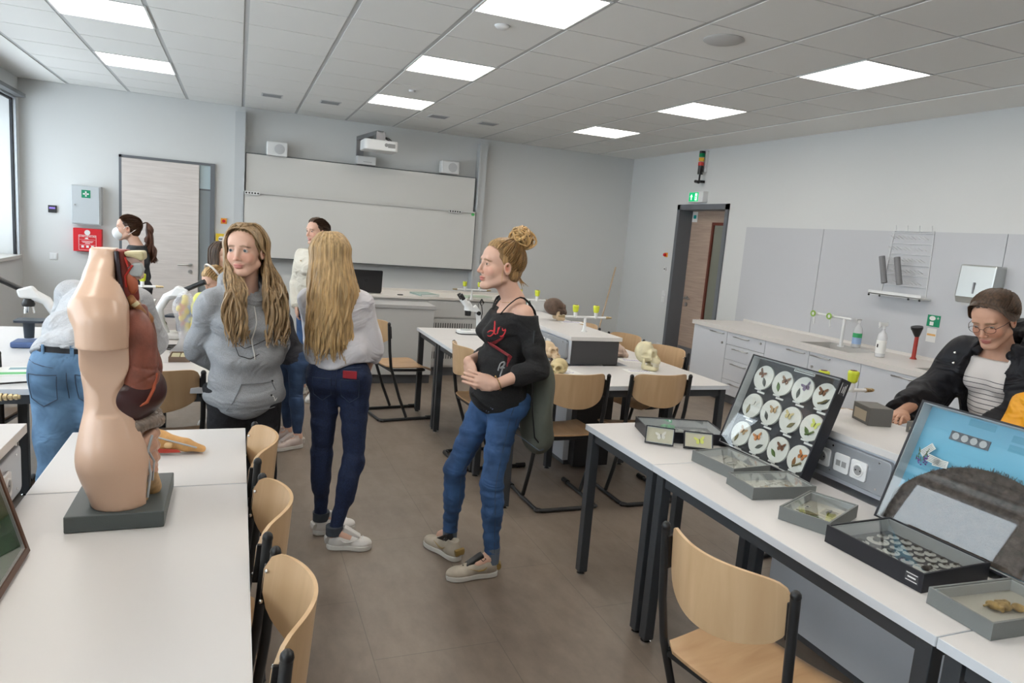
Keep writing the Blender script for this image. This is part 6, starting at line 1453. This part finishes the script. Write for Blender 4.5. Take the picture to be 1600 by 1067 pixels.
for i in range(64):
    n_ = nrm(rg.normal(size=3)); a_ = nrm(np.cross(n_, V(.3, .5, .8))); b_ = np.cross(n_, a_); r_ = rg.uniform(.030, .050); o_ = bc+rg.normal(size=3)*.007; st = rg.uniform(0, 6)
    mb.tube([tuple(o_+a_*r_*math.cos(st+t)+b_*r_*math.sin(st+t)+n_*.006*math.sin(3*t)) for t in np.linspace(0, rg.uniform(3.5, 5.6), 16)], [.0015]+[.0055]*14+[.0012], 5)
p.hm(mb.build('bun', hair_mat('hair_bun_gold', (.46, .29, .12), .5), p.root, True)); bb2 = MB().ball(tuple(bc), .040, 14, 10).build('bun_core', upd, p.root, True); p.hm(bb2)
mb = MB()
for i in range(14): a_ = rg.uniform(150, 210); s_ = scalp(a_, -42, .004); lock(mb, [s_, s_+V(rg.uniform(-.01, .01), -.015, -.02), s_+V(rg.uniform(-.02, .02), -.03-rg.uniform(0, .03), -.035-rg.uniform(0, .04))], .0016, 8)
for q_ in (-1, 1): lock(mb, [V(q_*.074, .012, .0), V(q_*.078, .016, -.04), V(q_*.074, .012, -.09)], .0014, 8)
p.hm(mb.build('loose_strands', hair_mat('hair_bun_gold', (.46, .29, .12), .5), p.root, True))
gold_m = mat('gold_metal', (.6, .42, .2), .25, 1)
w_ = p.J['wr_l']; dd = nrm(p.J['wr_l']-p.J['el_l']); a_ = nrm(np.cross(dd, V(0, 0, 1))); b_ = np.cross(dd, a_)
br_ = MB().tube([tuple(w_-dd*.012+a_*.030*math.cos(t)+b_*.033*math.sin(t)) for t in np.linspace(0, 2*PI, 25)[:-1]], .0026, 6, closed=True).build('bracelet', gold_m, p.root, True)
MB().ball(tuple(w_-dd*.012-b_*.036), .005, 8, 6).build('charm', gold_m, br_, True)
MB().tube([tuple(p.J['neck']+V(-.055*math.cos(t)-.012, .056*math.sin(t), -.012+.012*math.cos(t)*-1)) for t in np.linspace(0, 2*PI, 33)[:-1]], .001, 5, closed=True).build('necklace', gold_m, p.root, True)
# backpack on her back
t = thing('backpack', 'olive green drawstring bag hanging behind the woman with the bun', 'bag', (1.335, 2.95, .60)); ol = mat('olive_cloth', (.085, .09, .07), .7, bump=(60, .4))
S = SDF().ell((.005, 0, .27), (.050, .15, .22), .04).ell((.010, 0, .13), (.056, .13, .14), .05).ell((.02, -.02, .07), (.055, .10, .07), .04)
sdf_mesh('bag_body', S, ol, t, .008, disp=folds(.003, (30, 20, 30, 0), (10, 40, 16, 1)))
MB().tube([(-.105, -.152, .60), (-.11, -.165, .48), (-.10, -.165, .36), (-.08, -.15, .22), (-.05, -.13, .1), (.0, -.10, .05)], .004, 6).build('cord', black_m, t, True)
MB().tube([(.02+.028*math.cos(a), -.098-.006*math.sin(a), .08+.028*math.sin(a)) for a in np.linspace(0, 2*PI, 17)[:-1]], .006, 6, closed=True).build('eyelet', mat('olive_dark', (.05, .052, .04), .5), t, True)
# ---------------------------------------------------------------- teacher by the whiteboard
p = Person('woman in a cream sweater smiling near the whiteboard, half hidden by golden hair', .60, 6.45, dict(
    pelvis=(.62, 6.47, .88), neck=(.635, 6.46, 1.34), head=(.645, 6.44, 1.505), hd=(-148, 2, 0), phi=-150,
    sh_r=(.545, 6.56, 1.285), sh_l=(.70, 6.34, 1.285), el_r=(.505, 6.60, 1.02), el_l=(.74, 6.28, 1.02), wr_r=(.50, 6.48, .84), wr_l=(.68, 6.24, .84), hand_r=((0, -.3, -.9), (.8, -.3, 0), 1, .4, .4), hand_l=((-.2, -.2, -.9), (-.8, -.3, 0), 1, .4, .4),
    hip_r=(.585, 6.53, .82), hip_l=(.665, 6.40, .82), kn_r=(.575, 6.52, .45), kn_l=(.67, 6.38, .45), an_r=(.575, 6.55, .085), an_l=(.68, 6.38, .085), toe_r=(.46, 6.50, .04), toe_l=(.6, 6.25, .04)), k=1.0, skin='fair')
p.body(fs=.0045, res=.016); eyes(p.root, p.Mh, 'brown')
knit = mat('knit_cream', (.62, .58, .50), .9, bump=(90, .6), wrinkle=.03)
S = SDF(); p.torso(S, .02, waist=1.15); p.arms(S, .014, .9, (.052, .05, .04), .03); sdf_mesh('sweater', S, knit, p.root, .014, cut=lambda X, Y, Z: np.maximum(.76-Z, Z-1.345), disp=folds(.003, (24, 8, 16, 1), (-14, 20, 30, 2)))
S = SDF(); p.torso(S, 0); p.legs(S, .003); sdf_mesh('jeans', S, jean_m, p.root, .014, cut=lambda X, Y, Z: np.maximum(Z-.85, .1-Z))
hair_cap(p, ash); comb_hair(p, ash, (180, -10), 80, .006); MB().box(-.012, .082, -.0675, .012, .0885, -.0635).build('teeth', mat('teeth_white', (.7, .68, .64), .3), p.root).matrix_local = p.Mh
m = MB()
for i in range(3): m.cyl(tuple(p.F[:, 1]*.13+p.F[:, 0]*.01+V(p.J['neck'][0], p.J['neck'][1], 1.24-.04*i)), tuple(p.F[:, 1]*.136+p.F[:, 0]*.01+V(p.J['neck'][0], p.J['neck'][1], 1.24-.04*i)), .006)
m.build('buttons', mat('button_tan', (.4, .28, .16), .4), p.root, True)
brn = mat('mark_brown', (.09, .06, .05), .5)
for (h_, t_) in (((.61, 6.58), (.43, 6.46)), ((.69, 6.42), (.60, 6.19))):
    o = shoe(p, 'r', h_, t_, wsh, wso); m = MB()
    for i in range(3): m.bar((.09+.022*i, -.043, .03), (.105+.022*i, -.034, .075), .008, .003).bar((.09+.022*i, .043, .03), (.105+.022*i, .034, .075), .008, .003)
    m.build('side_stripes', brn, o)
# ---------------------------------------------------------------- masked girl at the wall
p = Person('girl with white face mask and long dark ponytail by the left door', -.90, 7.2, dict(
    pelvis=(-.86, 7.2, .86), neck=(-.855, 7.2, 1.25), head=(-.935, 7.2, 1.400), hd=(183, 3, 0), phi=185,
    sh_l=(-.86, 7.06, 1.19), sh_r=(-.85, 7.34, 1.19), el_l=(-.83, 7.02, .95), el_r=(-.83, 7.38, .95), wr_l=(-.98, 7.05, .85), wr_r=(-.98, 7.35, .85), hand_l=((-1, 0, 0), (0, 0, -1), 1, .3, .4), hand_r=((-1, 0, 0), (0, 0, -1), 1, .3, .4),
    hip_l=(-.86, 7.12, .80), hip_r=(-.86, 7.28, .80), kn_l=(-.87, 7.12, .43), kn_r=(-.87, 7.28, .43), an_l=(-.85, 7.12, .08), an_r=(-.85, 7.28, .08), toe_l=(-1.0, 7.12, .04), toe_r=(-1.0, 7.28, .04)), k=.98, skin='fair')
p.body(fs=.0045, res=.016); eyes(p.root, p.Mh, 'brown')
S = SDF(); p.torso(S, .012); p.arms(S, .014, .05, (.05, .05, .05)); sdf_mesh('t_shirt', S, mat('shirt_charcoal', (.03, .034, .04), .9, wrinkle=.03), p.root, .014, cut=lambda X, Y, Z: np.maximum(.78-Z, Z-1.25))
S = SDF(); p.torso(S, 0); p.legs(S, .003); sdf_mesh('trousers', S, blk, p.root, .016, cut=lambda X, Y, Z: np.maximum(Z-.84, .09-Z))
hair_cap(p, brownh); comb_hair(p, brownh, (180, 8), 110, .006); mb = MB(); rg = np.random.RandomState(9)
for i in range(90):
    a0 = scalp(180, 8, .010); w = rg.normal(size=3); lock(mb, [a0, a0+V(.006*w[0], -.035, .008), a0+V(.016*w[1], -.055+.008*w[2], -.06), a0+V(.022*w[0], -.04+.012*w[1], -.15), a0+V(.02*w[1], -.055+.014*w[2], -.24), a0+V(.022*w[2], -.075+.018*w[0], -.33-.03*rg.uniform())], .0095, 22)
p.hm(mb.build('ponytail', hair_mat('hair_auburn_brown', (.085, .032, .017)), p.root, True))
S = SDF().ell((0, .066, -.052), (.058, .056, .058), .01).ell((0, .092, -.040), (.026, .028, .036), .02)
mk = sdf_mesh('face_mask', S, mat('mask_white', (.74, .75, .75), .8), p.root, .004, cut=lambda X, Y, Z: np.maximum(.022-Y, -.112-Z)); p.hm(mk)
for q in (-1, 1): p.hm(MB().tube([(q*.045, .045, -.025), (q*.070, .01, .012), (q*.080, -.012, .018)], .002, 5).tube([(q*.045, .04, -.08), (q*.072, -.02, -.05), (q*.074, -.06, -.02), (q*.055, -.085, .0)], .002, 5).build('mask_strap', mat('mask_white', (.74, .75, .75), .8), p.root, True))
shoe(p, 'l', (-.80, 7.12), (-1.04, 7.12), wsh, wso); shoe(p, 'r', (-.80, 7.28), (-1.04, 7.28), wsh, wso)
# ---------------------------------------------------------------- bending man
p = Person('man in light grey t-shirt and blue jeans bending over the table', -.64, 3.36, dict(
    pelvis=(-.625, 3.36, .93), neck=(-.585, 3.84, 1.20), head=(-.57, 4.01, 1.10), hd=(84, 55, 0), phi=82, hphi=86,
    sh_r=(-.45, 3.82, 1.14), sh_l=(-.735, 3.78, 1.17), el_r=(-.39, 3.98, .93), el_l=(-.78, 3.88, .90), wr_r=(-.42, 4.10, .79), wr_l=(-.68, 4.04, .79), hand_r=((-.3, .9, -.1), (0, -.2, -1), -1, .3, .4), hand_l=((.3, .9, -.1), (0, -.2, -1), 1, .3, .4),
    hip_r=(-.548, 3.35, .86), hip_l=(-.702, 3.35, .86), kn_r=(-.53, 3.30, .46), kn_l=(-.69, 3.28, .46), an_r=(-.53, 3.28, .09), an_l=(-.67, 3.24, .09), toe_r=(-.50, 3.44, .04), toe_l=(-.69, 3.42, .04)), k=1.02, female=False)
p.body(fs=.0045, res=.016); eyes(p.root, p.Mh, 'brown')
S = SDF(); p.torso(S, .014, waist=1.30, chest=1.05); p.arms(S, .012, .05, (.058, .056, .05), .03); ts = mat('shirt_light_grey', (.44, .45, .47), .9, noise=(200, .1), bump=(300, .2), wrinkle=.035)
p1, p2 = p.J['pelvis'], p.J['neck']; ud = nrm(p2-p1)
sdf_mesh('t_shirt', S, ts, p.root, .010, cut=lambda X, Y, Z: .020-((X-p1[0])*ud[0]+(Y-p1[1])*ud[1]*.62+(Z-p1[2])*1.0), disp=folds(.0055, (16, 10, 10, 1), (-12, 14, 20, 2), (30, 6, 8, 0)))
JS = SDF(); p.torso(JS, -.004, waist=1.05); p.legs(JS, .006, (.088, .066, .054), calf=.014, ext=.0)
sdf_mesh('jeans', JS, jean_l, p.root, .010, cut=lambda X, Y, Z: np.maximum((Z-1.005)+.25*Y*0, .06-Z), disp=folds(.0035, (14, 10, 30, 1), (20, 12, -22, 3)))
W = []
for t in np.linspace(-1.75, 1.75, 26):
    d_ = p.FP[:, 0]*math.sin(t)-p.FP[:, 1]*math.cos(t); z = .995; T = np.linspace(.3, 0, 200); Q = V(p1[0], p1[1], z)+d_*T[:, None]; D = sdf_at(JS, Q); i = np.argmax(D < .003); W.append(Q[i])
blt = MB().tube([tuple(q) for q in W], .0185, 8, sq=.28)
m = MB(); n_ = len(W)
for i in range(n_-1):
    o_ = [nrm(W[j]-V(p1[0], p1[1], .995))*.004 for j in (i, i+1)]; a_, b_ = W[i], W[i+1]; h_ = V(0, 0, .021)
    m.add([tuple(a_-h_-o_[0]), tuple(b_-h_-o_[1]), tuple(b_+h_-o_[1]), tuple(a_+h_-o_[0]), tuple(a_-h_+o_[0]), tuple(b_-h_+o_[1]), tuple(b_+h_+o_[1]), tuple(a_+h_+o_[0])], [(0, 1, 2, 3), (7, 6, 5, 4), (0, 4, 5, 1), (3, 2, 6, 7), (0, 3, 7, 4), (1, 5, 6, 2)])
m.build('belt', mat('belt_leather', (.02, .021, .026), .45), p.root)
for i in (7, 13, 18): o_ = nrm(W[i]-V(p1[0], p1[1], .995)); MB().bar(tuple(W[i]+o_*.007-V(0, 0, .032)), tuple(W[i]+o_*.007+V(0, 0, .028)), .014, .005, tuple(o_)).build('belt_loop', jean_l, p.root)
for c in (-.085, .085):
    surf_line(p, JS, [(c-.055, .905), (c+.055, .895 if c > 0 else .905)], .002, 'pocket_seam', stitch, sgn=-1, off=.004); surf_line(p, JS, [(c-.055, .905), (c-.05, .80), (c, .77), (c+.05, .80), (c+.055, .90)], .0018, 'pocket_seam', stitch, sgn=-1, off=.004)
surf_line(p, JS, [(-.15, .955), (-.05, .935), (0, .93), (.05, .935), (.15, .955)], .0018, 'yoke_seam', stitch, sgn=-1, off=.004); surf_line(p, JS, [(0, .975), (0, .88), (0, .80)], .0018, 'centre_seam', stitch, sgn=-1, off=.004)
hair_cap(p, brownh); shoe(p, 'r', (-.53, 3.22), (-.50, 3.49), blk, black_m); shoe(p, 'l', (-.68, 3.18), (-.69, 3.46), blk, black_m)
# ---------------------------------------------------------------- woman in the black coat
p = Person('woman with glasses, black jacket and striped top looking down at the cases', 3.42, 2.14, dict(
    pelvis=(3.46, 2.13, .88), neck=(3.335, 2.15, 1.275), head=(3.225, 2.140, 1.405), hd=(190, 27, 5), phi=178,
    sh_l=(3.345, 1.985, 1.22), sh_r=(3.355, 2.315, 1.22), el_l=(3.30, 1.97, .98), el_r=(3.235, 2.40, .985), wr_l=(3.13, 2.02, .93), wr_r=(2.86, 2.235, .945), hand_l=((-.95, .1, -.15), (0, .1, -1), -1, .3, .4), hand_r=((-.88, -.45, -.02), (0, -.1, -1), 1, .35, .4),
    hip_l=(3.46, 2.04, .82), hip_r=(3.46, 2.22, .82), kn_l=(3.44, 2.04, .45), kn_r=(3.44, 2.22, .45), an_l=(3.48, 2.04, .08), an_r=(3.48, 2.22, .08), toe_l=(3.30, 2.02, .04), toe_r=(3.30, 2.24, .04)), k=1.06, skin='tan', lip=(.42, .15, .13))
p.body(); eyes(p.root, p.Mh, 'brown', (0, -.5), k=p.k)
tp_m = bpy.data.materials.new('striped_jersey'); tp_m.use_nodes = True; N = tp_m.node_tree.nodes; L = tp_m.node_tree.links; tc_ = N.new('ShaderNodeTexCoord'); sx_ = N.new('ShaderNodeSeparateXYZ'); L.new(tc_.outputs['Object'], sx_.inputs[0])
nz = N.new('ShaderNodeTexNoise'); nz.inputs['Scale'].default_value = 5; L.new(tc_.outputs['Object'], nz.inputs['Vector'])
zz = math_node(N, L, 'MULTIPLY_ADD', nz.outputs['Fac'], .02, sx_.outputs[2]); pp_ = math_node(N, L, 'PINGPONG', zz, .0115); st_ = math_node(N, L, 'LESS_THAN', pp_, .0017); lo_ = math_node(N, L, 'LESS_THAN', sx_.outputs[2], 1.12)
f_ = math_node(N, L, 'MULTIPLY', st_, lo_); mx_ = N.new('ShaderNodeMix'); mx_.data_type = 'RGBA'; mx_.inputs[6].default_value = (.60, .57, .55, 1); mx_.inputs[7].default_value = (.03, .03, .04, 1); L.new(f_, mx_.inputs[0]); L.new(mx_.outputs[2], N['Principled BSDF'].inputs['Base Color']); N['Principled BSDF'].inputs['Roughness'].default_value = .85
S = SDF(); p.torso(S, .008, waist=1.25); S.ell((-.0, .0, 1.0), (.14, .155, .16), .04)
sdf_mesh('striped_top', S, tp_m, p.root, .009, cut=lambda X, Y, Z: np.maximum(.80-Z, np.where(np.sqrt((X+.10)**2+(Y-.01)**2) < .095, Z-1.215, Z-1.27)), disp=folds(.003, (24, 8, 16, 1), (14, 20, 30, 2)))
coat = mat('jacket_black', (.007, .008, .012), .6, bump=(300, .2), wrinkle=.045, spec=.35); F = p.F; cP = p.J['pelvis']; cN = p.J['neck']
S = SDF(); p.torso(S, .034, waist=1.3, chest=1.08); p.arms(S, .026, .93, (.062, .060, .042), .03); S.ell(tuple(cP+V(-.02, 0, .06)), (.17, .19, .17), .05)
def coat_cut(X, Y, Z):
    f = (X-cP[0])*F[0, 1]+(Y-cP[1])*F[1, 1]+(Z-cP[2])*F[2, 1]; r = (X-cP[0])*F[0, 0]+(Y-cP[1])*F[1, 0]+(Z-cP[2])*F[2, 0]; w = np.interp(Z, [.6, 1.0, 1.2, 1.3], [.125, .12, .10, .075])
    return np.maximum(np.where((f > .02) & (np.abs(r) < w), .02, -1), np.maximum(.66-Z, Z-1.30))
sdf_mesh('jacket', S, coat, p.root, .010, cut=coat_cut, disp=folds(.005, (14, 20, 10, 1), (12, -14, 26, 2), (8, 30, 40, 0)))
S = SDF()
for i in range(12):
    a0, a1 = [.85+(2*PI-1.7)*(i+j)/12 for j in (0, 1)]; P_ = [cN+F[:, 0]*.115*math.sin(a)+F[:, 1]*(.105*math.cos(a)-.02)+V(0, 0, .015-.045*math.cos(a)) for a in (a0, a1)]; S.cap(tuple(P_[0]), tuple(P_[1]), .024+.016*(math.cos(a0) < -.2), None, .015)
S.ell(tuple(cN-F[:, 1]*.13+V(0, .03, .02)), (.075, .13, .05), .04)
sdf_mesh('collar', S, coat, p.root, .008); [MB().ball(tuple(cN+F[:, 0]*a_+F[:, 1]*b_+V(0, 0, c_)), .007, 8, 6).build('snap_button', chrome_m, p.root, True) for a_, b_, c_ in ((.15, .105, -.02), (.13, .13, -.06))]
S = SDF(); p.torso(S, 0); p.legs(S, .006); sdf_mesh('trousers', S, blk, p.root, .016, cut=lambda X, Y, Z: np.maximum(Z-.86, .09-Z))
hair_cap(p, ash); comb_hair(p, ash, (180, 25), 120, .0058); sweep(p, ash, [(1, [(.078, -.03, .0), (.06, -.08, .02)]), (-1, [(.078, -.03, .0), (.06, -.08, .02)])], 30, x0=.012, y0=.062); p.hm(MB().ball((0, -.115, .06), (.03, .022, .03), 12, 8).build('hair_knot', ash, p.root, True))
m = MB()
for q in (-1, 1): m.tube([(q*.033+.024*math.cos(t), .103-.006*abs(q*.033+.024*math.cos(t))/.05, -.004+.0165*math.sin(t)) for t in np.linspace(0, 2*PI, 21)[:-1]], .0011, 5, closed=True); m.tube([(q*.057, .097, .002), (q*.074, .06, .004), (q*.080, -.005, .002)], .0014, 5)
m.tube([(-.009, .104, -.001), (0, .107, .002), (.009, .104, -.001)], .0013, 5); p.hm(m.build('glasses', mat('glasses_dark', (.05, .03, .03), .3, .6), p.root, True))
shoe(p, 'l', (3.53, 2.04), (3.27, 2.02), blk, black_m); shoe(p, 'r', (3.53, 2.22), (3.27, 2.24), blk, black_m)
def small_person(label, x, y, h, head, yaw, pitch, lean, top, bot, hairm, k=.85, phi=None, skin='fair', shoes=None):
    """a standing or leaning child: lean = (dx, dy) of the neck relative to the pelvis; h = height of the neck"""
    phi = yaw if phi is None else phi; a = math.radians(phi); f = V(math.cos(a), math.sin(a), 0); r = V(math.sin(a), -math.cos(a), 0); pz = .50*head[2]+.06; P_ = V(x, y, pz); Nk = V(x+lean[0], y+lean[1], h)
    J = dict(pelvis=P_, neck=Nk, head=head, hd=(yaw, pitch, 0), phi=phi)
    for s_, n in ((-1, 'l'), (1, 'r')):
        J['sh_'+n] = Nk+r*s_*.125*k/.85+V(0, 0, -.055); J['el_'+n] = J['sh_'+n]+r*s_*.03+f*.06+V(0, 0, -.2*k/.85); J['wr_'+n] = J['el_'+n]+f*.17-r*s_*.03+V(0, 0, -.04)
        J['hand_'+n] = (f-V(0, 0, .2), (0, 0, -1), -s_, .4, .4, .9); J['hip_'+n] = P_+r*s_*.075+V(0, 0, -.04); J['kn_'+n] = V(x, y, pz*.52)+r*s_*.08; J['an_'+n] = V(x, y, .08)+r*s_*.085-f*.02; J['toe_'+n] = J['an_'+n]+f*.15+V(0, 0, -.04)
    J['head'] = V(*head); p = Person(label, x, y, J, k=k, skin=skin, female=False); p.body(fs=.005, res=.016); eyes(p.root, p.Mh, 'blue', k=k)
    S = SDF(); p.torso(S, .010); p.arms(S, .010, .85, (.048, .046, .036)); sdf_mesh('top', S, top, p.root, .014, cut=lambda X, Y, Z: np.maximum(pz-.04-Z, Z-h), disp=folds(.003, (24, 8, 16, 1), (-14, 20, 30, 2)))
    S = SDF(); p.torso(S, -.003); p.legs(S, 0, (.075, .05, .036)); sdf_mesh('trousers', S, bot, p.root, .014, cut=lambda X, Y, Z: np.maximum(Z-pz-.06, .10-Z))
    hair_cap(p, hairm)
    for s_ in (-1, 1): c = V(x, y, 0)+r*s_*.085; shoe(p, 'r', tuple((c-f*.06)[:2]), tuple((c+f*.16)[:2]), shoes or wsh, wso)
    return p
p = small_person('child in a bright orange raincoat at the right picture edge', 3.19, 1.77, 1.12, (3.12, 1.765, 1.245), 180, 15, (-.03, .0), mat('raincoat_orange', (.80, .36, .02), .45, wrinkle=.04), jean_m, gold, k=.86)
comb_hair(p, gold, (180, -20), 70, .006)
p = small_person('small blond child bending to a microscope behind the girl in the grey hoodie', -.10, 5.62, 1.03, (-.155, 5.37, 1.125), -150, 35, (-.03, -.14), mat('shirt_yellow', (.62, .62, .16), .8), jean_m, gold, k=.82, phi=-110)
comb_hair(p, gold, (180, 10), 70, .006); p.hm(MB().tube([(.078*math.cos(t), -.02, .03+.096*math.sin(t)) for t in np.linspace(.1, 3.04, 15)], .004, 6, sq=2).build('hair_band', wsh, p.root, True))
p = small_person('brown haired girl standing behind the small blond child', -.10, 6.05, 1.12, (-.125, 6.05, 1.27), -40, 10, (0, 0), mat('shirt_sand', (.4, .33, .24), .8), jean_m, ash, k=.85)
long_hair(p, ash, (65, 295), 90, .22, .008, .006, None, seed=21)
p = small_person('dark haired girl in a dark top and jeans hidden behind the grey hoodie', .37, 5.03, 1.03, (.16, 5.03, 1.16), 180, 20, (-.16, -.02), mat('shirt_dark', (.02, .02, .026), .8, wrinkle=.03), mat('denim_blue_child', (.03, .06, .13), .8, noise=(9, .35), wrinkle=.02), brownh, k=.85, phi=200, shoes=mat('shoe_rose', (.55, .46, .42), .4, .2))
comb_hair(p, brownh, (180, 0), 60, .006)
